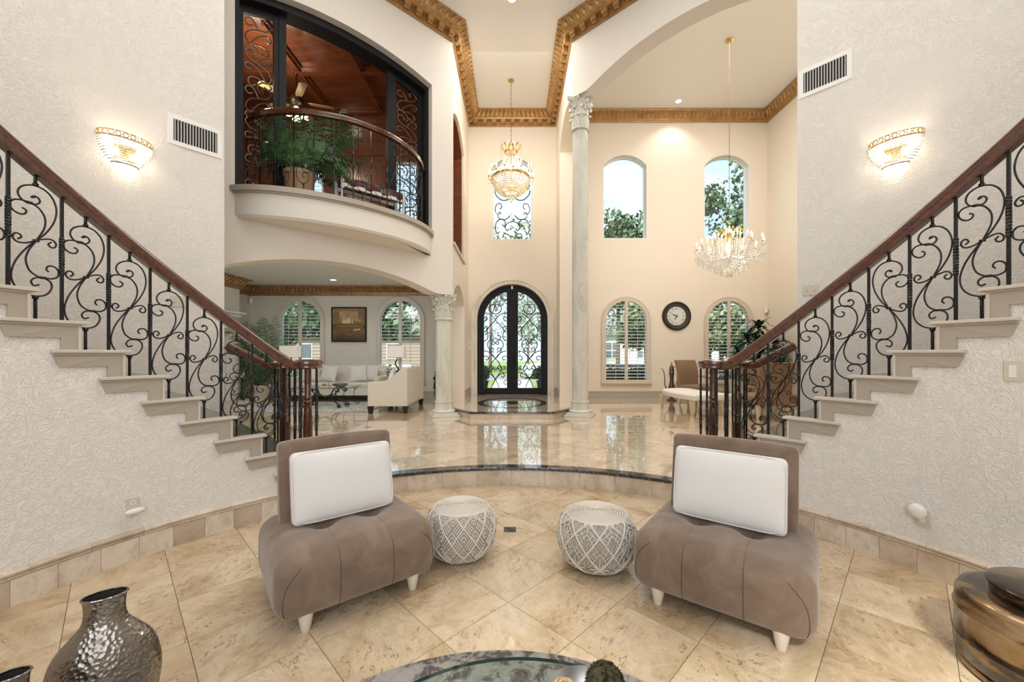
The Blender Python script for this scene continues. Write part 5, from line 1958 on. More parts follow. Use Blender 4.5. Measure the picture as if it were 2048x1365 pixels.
for i in range(16):
    a = 2 * pi * (i + 0.25) / 16
    R = 0.50 if i % 2 else 0.53
    zc = 5.80 if i % 2 else 5.74
    obj('arm', MB().tube(cr([(RB_ * cos(a), RB_ * sin(a), 5.70), ((RB_ + 0.04) * cos(a), (RB_ + 0.04) * sin(a), 5.63), ((R + 0.01) * cos(a), (R + 0.01) * sin(a), 5.66), (R * cos(a), R * sin(a), zc - 0.02)], 4), 0.008, 5), BRASS, ch)
    candle_parts(ch, (R * cos(a), R * sin(a), zc))
    obj('crystal_drop', MB().octa((R * cos(a), R * sin(a), 5.56), 0.013, 0.04), CRYSTAL, ch)
point_light('chandelier_light', (-0.03, 9.66, 5.52), 14, (1, 0.80, 0.52), 0.10)
point_light('chandelier_light', (-0.03, 9.66, 5.98), 26, (1, 0.84, 0.6), 0.12)

# crystal chandelier in the dining room
DCX, DCY = 4.80, 8.84
ch = thing('chandelier', 'wide crystal chandelier with many candle bulbs in the dining room', 'chandelier', (DCX, DCY, 0), 0.15)
obj('canopy', MB().lathe([(0.0, 8.399), (0.085, 8.395), (0.06, 8.36), (0.015, 8.34)], 16, caps=False), BRASS, ch, smooth=True)
obj('chain', chain(MB(), 0, 0, 4.25, 8.34, 0.018, 0.0035), OLDBRASS, ch)
g = MB()
for i in range(10):
    a = 2 * pi * i / 10
    g.tube(cr([(0.03 * cos(a), 0.03 * sin(a), 4.02), (0.12 * cos(a), 0.12 * sin(a), 4.16), (0.23 * cos(a), 0.23 * sin(a), 4.20), (0.27 * cos(a), 0.27 * sin(a), 4.12), (0.23 * cos(a), 0.23 * sin(a), 4.09)], 4), 0.009, 5)
g.lathe([(0.03, 3.9), (0.09, 3.98), (0.06, 4.06), (0.10, 4.12), (0.03, 4.2), (0.02, 4.28)], 14)
obj('gilt_crown', g, BRASS, ch, smooth=True)
obj('stem', MB().lathe([(0.02, 3.45), (0.035, 3.6), (0.02, 3.7), (0.04, 3.8), (0.02, 3.95)], 10), CRYSTAL, ch, smooth=True)
for tier, (n, R, zc) in enumerate(((12, 0.66, 3.82), (8, 0.44, 3.92), (6, 0.22, 4.0))):
    for i in range(n):
        a = 2 * pi * (i + 0.3 * tier) / n
        obj('arm', MB().tube(cr([(0.03 * cos(a), 0.03 * sin(a), 3.62), (R * 0.4 * cos(a), R * 0.4 * sin(a), 3.55), (R * 0.85 * cos(a), R * 0.85 * sin(a), 3.62), (R * cos(a), R * sin(a), zc - 0.03)], 4), 0.009, 5), CRYSTAL, ch, smooth=True)
        candle_parts(ch, (R * cos(a), R * sin(a), zc))
        dd = MB()
        for q in range(6):
            aa = 2 * pi * q / 6
            for w in range(3):
                dd.octa((R * cos(a) + 0.04 * cos(aa), R * sin(a) + 0.04 * sin(aa), zc - 0.03 - 0.035 * w), 0.009, 0.017)
        stuff(obj('drop_cluster', dd, CRYSTAL, ch))
rnd = random.Random(5)
for layer in range(7):
    t = layer / 6
    R = 0.66 * (1 - t ** 1.3) + 0.06
    z = 3.66 - 0.40 * t
    dd = MB()
    k = int(2 * pi * R / 0.052) + 4
    for i in range(k):
        a = 2 * pi * i / k
        for w in range(4):
            rr = R * rnd.uniform(0.82, 1.0)
            zz = z - 0.034 * w + rnd.uniform(-0.02, 0.02)
            dd.octa((rr * cos(a), rr * sin(a), zz), 0.011, 0.019)
    stuff(obj('crystal_fringe', dd, CRYSTAL, ch))
dd = MB()
for i in range(10):
    dd.octa((0.04 * cos(i * 2.4), 0.04 * sin(i * 2.4), 3.24 - 0.008 * i), 0.013, 0.022)
obj('bottom_drop', dd, CRYSTAL, ch)
point_light('chandelier_light', (DCX, DCY, 3.75), 22, (1, 0.86, 0.66), 0.25)
point_light('chandelier_light', (DCX, DCY, 4.35), 24, (1, 0.86, 0.66), 0.2)
# ------------------------------------------------------------------ soft boxes
def rbox(w, d, h, r, n=10, fn=None, nz=None):
    """rounded box centred at the origin, with optional vertex deformation"""
    mb = MB()
    idx = {}
    nz = nz or n
    def vert(p):
        q = [max(-s / 2 + r, min(s / 2 - r, c)) for c, s in zip(p, (w, d, h))]
        dv = Vector([a - b for a, b in zip(p, q)])
        if dv.length > 1e-9:
            dv = dv.normalized() * r
        v = Vector(q) + dv
        if fn:
            v = Vector(fn(v))
        key = tuple(round(c, 5) for c in p)
        if key not in idx:
            idx[key] = len(mb.v)
            mb.v.append(tuple(v))
        return idx[key]
    def lin(s, m):
        # denser near the rounded ends
        base = [-s / 2 + s * i / m for i in range(m + 1)]
        ex = [-s / 2 + r * 0.25, -s / 2 + r * 0.6, -s / 2 + r, s / 2 - r, s / 2 - r * 0.6, s / 2 - r * 0.25]
        out = sorted(set([round(x, 5) for x in base + ex]))
        res = [out[0]]
        for x in out[1:]:
            if x - res[-1] > s * 0.004:
                res.append(x)
        res[-1] = round(s / 2, 5)
        return res
    X, Y, Z = lin(w, n), lin(d, n), lin(h, nz)
    for (A, B, f) in ((X, Y, lambda a, b: (a, b, h / 2)), (X, Y, lambda a, b: (a, b, -h / 2)), (X, Z, lambda a, b: (a, d / 2, b)), (X, Z, lambda a, b: (a, -d / 2, b)), (Y, Z, lambda a, b: (w / 2, a, b)), (Y, Z, lambda a, b: (-w / 2, a, b))):
        for i in range(len(A) - 1):
            for j in range(len(B) - 1):
                mb.f.append((vert(f(A[i], B[j])), vert(f(A[i + 1], B[j])), vert(f(A[i + 1], B[j + 1])), vert(f(A[i], B[j + 1]))))
    return mb

# ------------------------------------------------------------------ slipper chairs
SW, SD, SH = 0.89, 0.78, 0.350
TUFT = [(-0.145, -0.02), (0.145, -0.02)]
def seat_fn(v):
    x, y, z = v
    k = (z + SH / 2) / SH
    x *= 1.0 + 0.03 * (1 - k) * 0.5
    y2 = y
    if z > 0:
        dz = 0.0
        for tx, ty in TUFT:
            dd = ((x - tx) ** 2 + (y - ty) ** 2)
            dz += 0.050 * math.exp(-dd / (0.05 ** 2)) + 0.018 * math.exp(-dd / (0.12 ** 2))
        dz += 0.010 * math.exp(-((y - TUFT[0][1]) / 0.03) ** 2) * (1 if abs(x) < 0.16 else 0.35)
        for tx, ty in TUFT:
            dz += 0.003 * math.exp(-((x - tx) / 0.015) ** 2)
        z = z - dz * min(1, z / (SH / 2) * 1.2) + 0.018 * (1 - (x / 0.44) ** 2) * (1 - (y / 0.39) ** 2)
    # front face swells a little
    if y < -0.25:
        y2 = y - 0.020 * sin(pi * min(1, max(0, k))) * (1 - (x / 0.5) ** 2)
    return (x, y2, z)
SEATM = rbox(SW, SD, SH, 0.105, 34, seat_fn, 10).mesh('seat', SUEDE, True)
def back_fn(v):
    x, y, z = v
    z2 = z + (0.014 * (1 - (x / 0.36) ** 2) if z > 0 else 0)
    y2 = y - 0.010 * (1 - (x / 0.36) ** 2) * (1 - (z / 0.27) ** 2) * (1 if y < 0 else -1)
    return (x, y2, z2)
BACKM = rbox(0.71, 0.115, 0.52, 0.032, 12, back_fn).mesh('backrest', SUEDE, True)
LEGM = MB().lathe([(0.021, 0.0), (0.023, 0.004), (0.042, 0.105), (0.043, 0.115)], 18).mesh('leg', CREAMLEG, True)
def cushion_fn(v):
    x, y, z = v
    f = max(0, 1 - (x / 0.31) ** 4) * max(0, 1 - (z / 0.215) ** 4)
    return (x, y * (0.55 + 0.55 * f), z)
CUSHM = rbox(0.615, 0.125, 0.43, 0.035, 16, cushion_fn).mesh('cushion', WHITECLOTH, True)
def seat_pt(x, y, z):
    # project a point onto the deformed seat shell
    r = 0.105
    q = [max(-s / 2 + r, min(s / 2 - r, c)) for c, s in zip((x, y, z), (SW, SD, SH))]
    dv = Vector((x - q[0], y - q[1], z - q[2]))
    if dv.length > 1e-9:
        dv = dv.normalized() * (r + 0.0008)
    return Vector(seat_fn(Vector(q) + dv))
def slipper_chair(label, loc, rz, clabel):
    e = thing('slipper_chair', label, 'chair', loc, rz, 'taupe slipper chairs')
    st = link('seat', SEATM, e, (0, 0, 0.075 + SH / 2))
    for tx, ty in TUFT:
        pts = []
        for i in range(10):
            y = ty - (SD / 2 + ty) * i / 9
            pts.append(seat_pt(tx, y, SH / 2))
        for i in range(1, 12):
            pts.append(seat_pt(tx, -SD / 2, SH / 2 - SH * 0.98 * i / 11))
        obj('seam', MB().tube(pts, 0.0016, 4), SEAM, st)
        pts = [seat_pt(tx, ty + (SD / 2 - ty) * i / 9, SH / 2) for i in range(10)]
        obj('seam', MB().tube(pts, 0.0014, 4), SEAM, st)
        b = seat_pt(tx, ty, SH / 2)
        obj('tuft_button', MB().sphere((b.x, b.y, b.z), 0.012, 8, 6, (1, 1, 0.4)), SUEDE, st, smooth=True)
    for sx in (-1, 1):
        pts = []
        for i in range(12):
            t = i / 11
            z = SH / 2 - 0.05 - (SH - 0.06) * t
            x = sx * (SW / 2 - 0.105 * (1 - sin(min(1, t * 1.6) * pi / 2)) - 0.012)
            pts.append(seat_pt(x, -SD / 2, z))
        obj('seam', MB().tube(pts, 0.0016, 4), SEAM, st)
    bk = link('backrest', BACKM, e, (0, 0.195, 0.645), (radians(-9), 0, 0))
    for sx in (-1, 1):
        for y in (-0.32, 0.30):
            link('leg', LEGM, e, (sx * 0.30, y, 0.0))
    if rz < 0:
        obj('care_tag', MB().box((-0.335, -0.20, 0.045), (0.03, 0.004, 0.07)), plain('pale_blue_tag', (0.55, 0.68, 0.75), 0.7), e)
    # cushion resting against the back
    cl = thing('back_cushion', clabel, 'cushion', loc, rz, 'white back cushions')
    cu = link('cushion', CUSHM, cl, (0.0, 0.062, 0.640), (radians(-11), 0, 0))
    pp = MB()
    for yy in (-0.034, 0.034):
        loop = []
        for i in range(48):
            a = 2 * pi * i / 48
            ca, sa = cos(a), sin(a)
            n_ = 9.0
            k = (abs(ca) ** n_ + abs(sa) ** n_) ** (-1 / n_)
            loop.append((0.302 * ca * k, yy, 0.210 * sa * k))
        pp.tube(loop, 0.0035, 4, closed=True)
    obj('piping', pp, WHITECLOTH, cu)
    return e
slipper_chair('taupe suede slipper chair at the left of the sunken floor', (-1.03, 2.546, 0), radians(38.5), 'white rectangular cushion on the left slipper chair')
slipper_chair('taupe suede slipper chair at the right of the sunken floor', (1.306, 2.41, 0), radians(-37.3), 'white rectangular cushion on the right slipper chair')

# ------------------------------------------------------------------ macrame poufs
def pouf(label, loc, R, H, style, rz):
    e = thing('macrame_pouf', label, 'pouf', loc, rz, 'macrame poufs')
    def S(u, v, off=0.0):
        # v 0 = rim of the flat top, 1 = floor
        a = -0.42 * pi + v * 0.88 * pi
        rr = R * (0.44 + 0.56 * cos(-0.36 * pi + v * 0.80 * pi) ** 0.8) + off
        z = H * (0.52 + 0.45 * sin(0.40 * pi - v * 0.82 * pi) / sin(0.40 * pi))
        return Vector((rr * cos(u), rr * sin(u), z))
    prof = []
    for i in range(15):
        p = S(0, 1 - i / 14)
        prof.append((p.x, p.z))
    body = MB().lathe(prof + [(0.3 * R, prof[-1][1] + 0.012)], 32)
    obj('body', body, ROPE_IN, e, smooth=True)
    top = S(0, 0)
    pts = []
    turns = 11
    for i in range(turns * 24):
        t = i / (turns * 24)
        r = 0.01 + (top.x - 0.004) * t
        pts.append((r * cos(i * 2 * pi / 24), r * sin(i * 2 * pi / 24), top.z + 0.016 - 0.012 * t * t))
    c = MB()
    # plaited coil: bead-like swelling along the cord
    c.tube(pts, [0.0062 + 0.0016 * (i % 2) for i in range(len(pts))], 5)
    obj('top_coil', c, ROPE, e, smooth=True)
    N = 10
    du = 2 * pi / N
    cord = []
    for sg in (-1, 1):
        for i in range(N):
            line = [S(i * du + sg * du * (v / 0.5), v, 0.011) for v in [j / 20 for j in range(21)]]
            obj('net_cord', MB().tube(line, 0.0062, 5), ROPE, e, smooth=True)
    kn = MB()
    a, b = du / 2, 0.25
    if style == 0:
        for row in range(-1, 5):
            vc = row * b
            for i in range(N):
                uc = i * du + (0 if row % 2 == 0 else a)
                for k in range(1, 8):
                    y0 = -1 + 2 * k / 8
                    s = (1 - y0) / 2
                    for sg in (-1, 1):
                        P = []
                        for q in range(4):
                            w = s * q / 3
                            vv = vc + b * (y0 + w)
                            if 0 <= vv <= 1:
                                P.append(S(uc + sg * a * w, vv, 0.007))
                        if len(P) > 1:
                            kn.tube(P, 0.0043, 4)
    else:
        for row in range(-1, 5):
            vc = row * b
            for i in range(N):
                uc = i * du + (0 if row % 2 == 0 else a)
                star = (row == 3) or (row == 0)
                if star:
                    for k in range(12):
                        an = 2 * pi * k / 12
                        P = []
                        for q in range(3):
                            w = 0.78 * q / 2 / (abs(cos(an)) + abs(sin(an)))
                            vv = vc + b * w * sin(an)
                            if 0 <= vv <= 1:
                                P.append(S(uc + a * w * cos(an), vv, 0.007))
                        if len(P) > 1:
                            kn.tube(P, 0.0042, 4)
                else:
                    for k in range(-4, 5):
                        y0 = k / 5
                        L = 1 - abs(y0)
                        P = []
                        for q in range(9):
                            xx = -L + 2 * L * q / 8
                            vv = vc + b * (y0 + 0.10 * (1 if q % 2 else -1))
                            if 0 <= vv <= 1:
                                P.append(S(uc + a * xx, vv, 0.007))
                        if len(P) > 1:
                            kn.tube(P, 0.0042, 4)
    # bottom and top rim rows
    for vv in (0.0, 0.03, 0.95, 1.0):
        kn.tube([S(2 * pi * q / 48, vv, 0.007) for q in range(48)], 0.006, 4, closed=True)
    stuff(obj('knotwork', kn, ROPE, e, smooth=True))
    return e
pouf('cream macrame pouf with leaf-pattern knots beside the left chair', (-0.35, 2.90, 0), 0.245, 0.37, 0, 0.2)
pouf('cream macrame pouf with netted knots beside the right chair', (0.605, 2.77, 0), 0.262, 0.375, 1, 0.5)

# ------------------------------------------------------------------ rug, glass table and its things
rg = obj('round_rug', MB().lathe([(1.15, 0.0), (1.16, 0.006), (1.15, 0.013), (0.0, 0.013)], 90, caps=False), RUG, None, smooth=True, loc=(-0.02, 0.80, 0.001))
tag(rg, 'round distressed grey rug at the bottom of the picture', 'rug')
gt = thing('coffee_table', 'round glass coffee table standing on the grey rug', 'coffee table', (0.05, 0.77, 0.014))
obj('glass_top', MB().lathe([(0.0, 0.395), (0.60, 0.395), (0.60, 0.407), (0.0, 0.407)], 72, caps=False), TABLEGLASS, gt)
obj('glass_edge', MB().lathe([(0.6003, 0.395), (0.602, 0.401), (0.6003, 0.407)], 72, caps=False), GLASS_EDGE, gt)
obj('pedestal', MB().lathe([(0.20, 0.0), (0.20, 0.02), (0.06, 0.06), (0.05, 0.33), (0.14, 0.385), (0.14, 0.394)], 24), IRON_GREY, gt, smooth=True)
bw = thing('decor_bowl', 'silver bowl holding a twig ball and a moss ball on the glass table', 'bowl', (0.225, 1.06, 0.422))
obj('shell', MB().lathe([(0.0, 0.0), (0.05, 0.0), (0.055, 0.01), (0.085, 0.03), (0.112, 0.07), (0.125, 0.115), (0.122, 0.117), (0.108, 0.074), (0.08, 0.038), (0.0, 0.018)], 36, caps=False), NT('silver_leaf').color((0.55, 0.54, 0.52)).set(rough=0.3, metal=0.9).m, bw, smooth=True)
tb = thing('twig_ball', 'open ball of pale woven twigs in the silver bowl', 'ball', (0.165, 1.05, 0.555))
rnd = random.Random(3)
for i in range(16):
    ax = Vector((rnd.uniform(-1, 1), rnd.uniform(-1, 1), rnd.uniform(-1, 1))).normalized()
    u = ax.orthogonal().normalized()
    w = ax.cross(u)
    obj('twig', MB().tube([(u * cos(2 * pi * q / 20) + w * sin(2 * pi * q / 20)) * 0.042 + ax * 0.008 for q in range(20)], 0.0026, 4, closed=True), WICKER, tb)
def moss_fn(v):
    return v
ms = MB()
rnd = random.Random(9)
ms.sphere((0, 0, 0), 0.05, 28, 18)
ms.v = [tuple(Vector(p) * (1 + rnd.uniform(-0.05, 0.08))) for p in ms.v]
mo = thing('moss_ball', 'dark dried moss ball in the silver bowl', 'ball', (0.275, 1.07, 0.575))
obj('core', ms, MOSS, mo, smooth=True)
fz = MB()
for i in range(900):
    d = Vector((rnd.gauss(0, 1), rnd.gauss(0, 1), rnd.gauss(0, 1))).normalized()
    t = d.orthogonal().normalized()
    t = Matrix.Rotation(rnd.uniform(0, 6.28), 3, d) @ t
    p = d * 0.050
    q = d * rnd.uniform(0.052, 0.058) + t * rnd.uniform(0.006, 0.014)
    n_ = d.cross(t) * 0.0012
    fz.add([p - n_, p + n_, q], [(0, 1, 2)])
stuff(obj('moss_strands', fz, MOSS, mo))

# ------------------------------------------------------------------ hammered vases
def vase(label, loc, H, R, rz, sy=0.62):
    e = thing('hammered_vase', label, 'vase', loc, rz, 'hammered metal vases')
    prof = [(0.0, 0.0), (0.55, 0.0), (0.62, 0.02), (0.85, 0.25), (1.0, 0.48), (0.985, 0.60), (0.86, 0.71), (0.62, 0.79), (0.42, 0.85), (0.36, 0.91), (0.37, 0.97), (0.40, 1.0)]
    pr = cr([(r, z) for r, z in prof], 4)
    pts = [(p.x * R, p.y * H) for p in pr]
    obj('body', MB().lathe(pts, 40, (0, 0, 0), 1.0, sy, caps=False), HAMMERED, e, smooth=True)
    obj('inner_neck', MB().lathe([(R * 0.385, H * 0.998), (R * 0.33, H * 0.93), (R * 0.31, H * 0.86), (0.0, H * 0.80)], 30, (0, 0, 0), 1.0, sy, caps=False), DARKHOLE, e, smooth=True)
    obj('lip', MB().tube([(R * 0.395 * cos(2 * pi * i / 36), R * 0.395 * sy * sin(2 * pi * i / 36), H) for i in range(36)], 0.0035, 5, closed=True), HAMMERED, e, smooth=True)
    return e
vase('tall hammered pewter vase at the lower left corner', (-1.40, 1.40, 0), 0.615, 0.150, radians(35))
vase('smaller hammered pewter vase in front of the tall one at the picture corner', (-1.42, 1.15, 0), 0.535, 0.108, radians(35))

# ------------------------------------------------------------------ lacquered drum
dm = thing('drum_stool', 'round burnished bronze drum with stepped lid at the lower right corner', 'drum stool', (2.42, 1.74, 0))
obj('body', MB().lathe([(0.0, 0.0), (0.30, 0.0), (0.315, 0.012), (0.315, 0.03), (0.305, 0.036), (0.318, 0.05), (0.322, 0.13), (0.326, 0.137), (0.322, 0.144), (0.322, 0.255), (0.327, 0.262), (0.322, 0.27), (0.318, 0.33), (0.305, 0.352), (0.28, 0.358), (0.0, 0.358)], 56, caps=False), BURNISHED, dm, smooth=True, angle=50)
obj('lid', MB().lathe([(0.0, 0.358), (0.205, 0.358), (0.21, 0.365), (0.21, 0.395), (0.22, 0.402), (0.222, 0.415), (0.205, 0.424), (0.12, 0.43), (0.0, 0.432)], 48, caps=False), BURNISHED, dm, smooth=True, angle=50)
# ------------------------------------------------------------------ living room
def sofa_leg(e, x, y, h=0.15, r=0.055):
    obj('leg', MB().add([(x - r, y - r, h), (x + r, y - r, h), (x + r, y + r, h), (x - r, y + r, h), (x - r * .65, y - r * .65, 0), (x + r * .65, y - r * .65, 0), (x + r * .65, y + r * .65, 0), (x - r * .65, y + r * .65, 0)], [(0, 1, 2, 3), (7, 6, 5, 4), (0, 4, 5, 1), (1, 5, 6, 2), (2, 6, 7, 3), (3, 7, 4, 0)]), DARKLEG, e)
def pillow(label, loc, rot, w=0.46, h=0.44, mat=None, grp='sofa cushions'):
    def fn(v):
        x, y, z = v
        a, b = abs(x) / (w / 2), abs(z) / (h / 2)
        f = max(0.0, (1 - a ** 2.2)) ** 0.55 * max(0.0, (1 - b ** 2.2)) ** 0.55
        k = 1 - 0.07 * (1 - a * a) * (b ** 4) 
        k2 = 1 - 0.07 * (1 - b * b) * (a ** 4)
        return (x * k2, y * (0.06 + 0.94 * f), z * k)
    o = obj('throw_pillow', rbox(w, 0.15, h, 0.004, 12, fn), mat or PILLOWCLOTH, None, smooth=True, loc=loc, rot=rot)
    tag(o, label, 'cushion', grp)
    return o

# tufted sofa along the back wall
sf = thing('tufted_sofa', 'cream tufted sofa along the living room wall', 'sofa', (-4.70, 10.98, UF))
def tuft_fn(v):
    x, y, z = v
    if y < 0:
        dz = 0
        for i in range(-5, 6):
            for j in range(3):
                tx = i * 0.21 + (0.105 if j % 2 else 0)
                tz = -0.14 + j * 0.15
                dz += 0.030 * math.exp(-((x - tx) ** 2 + (z - tz) ** 2) / 0.045 ** 2)
        y += dz
    return (x, y, z)
bk = obj('backrest', rbox(2.30, 0.20, 0.52, 0.06, 60, tuft_fn, 20), IVORYCLOTH, sf, smooth=True, loc=(0, 0.30, 0.68), rot=(radians(-8), 0, 0))
for i in range(-4, 5):
    for j in range(3):
        tx = i * 0.21 + (0.105 if j % 2 else 0)
        obj('tuft_button', MB().sphere((tx, -0.075, -0.14 + j * 0.15), 0.013, 8, 6, (1, 0.5, 1)), CREAMCLOTH, bk, smooth=True)
obj('seat_cushion', rbox(2.10, 0.72, 0.16, 0.05, 14), IVORYCLOTH, sf, smooth=True, loc=(0, -0.06, 0.42))
obj('base', rbox(2.30, 0.78, 0.20, 0.02, 6), IVORYCLOTH, sf, smooth=True, loc=(0, -0.02, 0.25))
for sx in (-1, 1):
    obj('arm', rbox(0.16, 0.80, 0.42, 0.06, 10), IVORYCLOTH, sf, smooth=True, loc=(sx * 1.10, -0.02, 0.45))
    for y in (-0.34, 0.30):
        sofa_leg(sf, sx * 1.08, y)
pillow('pale square pillow at the left end of the tufted sofa', (-5.42, 10.76, UF + 0.74), (radians(-16), 0, radians(14)))
pillow('pale square pillow left of centre on the tufted sofa', (-4.90, 10.70, UF + 0.74), (radians(-18), radians(6), radians(-8)))
pillow('pale square pillow right of centre on the tufted sofa', (-4.12, 10.70, UF + 0.74), (radians(-18), radians(-5), radians(6)))
pillow('pale square pillow at the right end of the tufted sofa', (-3.82, 10.80, UF + 0.75), (radians(-15), radians(3), radians(-14)))

# loveseat seen end-on
lv = thing('loveseat', 'cream loveseat with sloping arms seen from its end', 'sofa', (-2.62, 9.16, UF), radians(-90))
def arm_prof():
    top = cr([(-0.42, 0.665), (-0.30, 0.672), (-0.12, 0.68), (0.02, 0.72), (0.14, 0.81), (0.24, 0.90), (0.33, 0.935), (0.42, 0.94)], 4)
    return [(-0.42, 0.15), (0.42, 0.15)] + [(p.x, p.y) for p in reversed(top)]
for sx in (-1, 1):
    mb = MB()
    for (a, b) in ((sx * 0.63, sx * 0.75),):
        pr = MB().prism(arm_prof(), min(a, b), max(a, b))
        mb.add([(v[2], v[0], v[1]) for v in pr.v], pr.f)
    obj('arm', mb, CREAMCLOTH, lv, bevel=0.02, seg=3)
    for y in (-0.37, 0.37):
        sofa_leg(lv, sx * 0.70, y)
obj('backrest', rbox(1.28, 0.17, 0.80, 0.04, 10), CREAMCLOTH, lv, smooth=True, loc=(0, 0.335, 0.56))
obj('seat_cushion', rbox(1.24, 0.66, 0.16, 0.05, 12), CREAMCLOTH, lv, smooth=True, loc=(0, -0.08, 0.42))
obj('base', rbox(1.27, 0.80, 0.19, 0.02, 6), CREAMCLOTH, lv, smooth=True, loc=(0, 0.0, 0.245))
pillow('pale pillow peeking over the near arm of the loveseat', (-2.62, 8.72, UF + 0.74), (radians(-15), 0, radians(-75)), 0.44, 0.42, None, 'loveseat pillows')
pillow('pale pillow at the far end of the loveseat', (-2.60, 9.55, UF + 0.74), (radians(-15), 0, radians(-100)), 0.44, 0.42, None, 'loveseat pillows')

# rug and glass-topped iron table
tag(obj('area_rug', rbox(3.2, 1.75, 0.012, 0.005, 4), RUG2, None, loc=(-4.72, 9.50, UF + 0.008)), 'pale grey area rug under the iron coffee table', 'rug')
ct = thing('iron_coffee_table', 'glass-topped wrought iron coffee table in front of the tufted sofa', 'coffee table', (-4.42, 9.45, UF + 0.015))
obj('glass_top', rbox(1.40, 0.80, 0.014, 0.006, 4), TABLEGLASS, ct, loc=(0, 0, 0.457))
obj('glass_edge', MB().tube([(-0.70, -0.40, 0.457), (0.70, -0.40, 0.457), (0.70, 0.40, 0.457), (-0.70, 0.40, 0.457)], 0.006, 4, closed=True), GLASS_EDGE, ct)
for sx in (-1, 1):
    for sy in (-1, 1):
        q = cr([(0.32, 0.38), (0.40, 0.36), (0.42, 0.42), (0.33, 0.445), (0.26, 0.40), (0.20, 0.30), (0.24, 0.18), (0.36, 0.10), (0.46, 0.04), (0.44, -0.0), (0.38, 0.02), (0.42, 0.05)], 4)
        obj('leg', MB().tube([(sx * p.x, sy * p.x * 0.55, max(0.012, p.y)) for p in q], 0.016, 6), IRON, ct, smooth=True)
        q = cr([(0.20, 0.30), (0.08, 0.24), (0.0, 0.22)], 4)
        obj('brace', MB().tube([(sx * p.x, sy * p.x * 0.55, p.y) for p in q], 0.013, 6), IRON, ct, smooth=True)
        q = cr([(0.52, 0.44), (0.60, 0.38), (0.64, 0.42), (0.60, 0.445), (0.58, 0.40), (0.56, 0.20), (0.60, 0.06), (0.68, 0.03), (0.66, 0.08)], 4)
        obj('scroll', MB().tube([(sx * p.x, sy * 0.30, p.y) for p in q], 0.007, 5), IRON, ct, smooth=True)
bx = thing('keepsake_box', 'small pale box on the iron coffee table', 'box', (-4.40, 9.40, UF + 0.48), radians(8))
obj('body', MB().box((0, 0, 0.05), (0.16, 0.10, 0.10)), CERAMIC, bx, bevel=0.004)
obj('front_inlay', MB().box((0, -0.052, 0.05), (0.11, 0.006, 0.06)), TERRA, bx)
db_ = thing('silver_bowl', 'low silver bowl of stones on the iron coffee table', 'bowl', (-4.05, 9.42, UF + 0.48))
obj('dish', MB().lathe([(0.0, 0.0), (0.09, 0.0), (0.17, 0.05), (0.18, 0.075), (0.165, 0.07), (0.08, 0.02), (0.0, 0.018)], 28, caps=False), HAMMERED, db_, smooth=True)
stn = MB()
rnd = random.Random(4)
for i in range(16):
    a, r = rnd.uniform(0, 6.3), rnd.uniform(0, 0.12)
    stn.sphere((r * cos(a), r * sin(a), 0.07 + rnd.uniform(0, 0.02)), rnd.uniform(0.022, 0.034), 8, 6, (1, 1, 0.8))
stuff(obj('stones', stn, plain('grey_stone', (0.33, 0.33, 0.32), 0.6), db_, smooth=True))

# lamps on side tables
def lamp(label, tlabel, x, y):
    st_ = thing('side_table', tlabel, 'side table', (x, y, UF), 0, 'living room side tables')
    obj('top', MB().lathe([(0.0, 0.60), (0.20, 0.60), (0.20, 0.63), (0.0, 0.63)], 28, caps=False), IVORYCLOTH, st_)
    obj('pedestal', MB().lathe([(0.16, 0.0), (0.16, 0.02), (0.03, 0.05), (0.03, 0.58), (0.1, 0.60)], 16), DARKLEG, st_, smooth=True)
    e = thing('table_lamp', label, 'lamp', (x, y, UF + 0.63), 0, 'table lamps with branch bases')
    obj('foot', MB().lathe([(0.0, 0.0), (0.08, 0.0), (0.08, 0.015), (0.0, 0.02)], 16, caps=False), IRON, e)
    q = cr([(-0.03, 0, 0.01), (-0.05, 0.01, 0.08), (0.03, 0.02, 0.16), (0.05, 0.0, 0.22), (-0.02, -0.01, 0.32), (-0.03, 0, 0.40), (0.02, 0, 0.48), (0.0, 0, 0.56)], 5)
    obj('branch_stem', MB().tube(q, [0.026 - 0.012 * i / len(q) for i in range(len(q))], 8), IRON, e, smooth=True)
    obj('shade', MB().panel((-0.23, -0.13), (0.23, -0.13), [(0, 0.53), (0.46, 0.53), (0.46, 0.85), (0, 0.85)], (), 0, 0.004).panel((-0.23, 0.126), (0.23, 0.126), [(0, 0.53), (0.46, 0.53), (0.46, 0.85), (0, 0.85)], (), 0, 0.004).panel((-0.23, 0.126), (-0.23, -0.13), [(0, 0.53), (0.256, 0.53), (0.256, 0.85), (0, 0.85)], (), 0, 0.004).panel((0.226, 0.126), (0.226, -0.13), [(0, 0.53), (0.256, 0.53), (0.256, 0.85), (0, 0.85)], (), 0, 0.004), SHADE, e)
    obj('finial', MB().sphere((0, 0, 0.87), 0.012, 8, 6), IRON, e)
    obj('harp', MB().box((0, 0, 0.845), (0.44, 0.012, 0.008)), IRON, e)
    point_light('lamp_light', (x, y, UF + 0.63 + 0.70), 3, (1, 0.86, 0.66), 0.05)
lamp('lit rectangular lamp with black branch base right of the tufted sofa', 'round side table right of the tufted sofa', -3.20, 11.05)
lamp('lit rectangular lamp with black branch base left of the tufted sofa', 'round side table left of the tufted sofa', -6.12, 11.02)

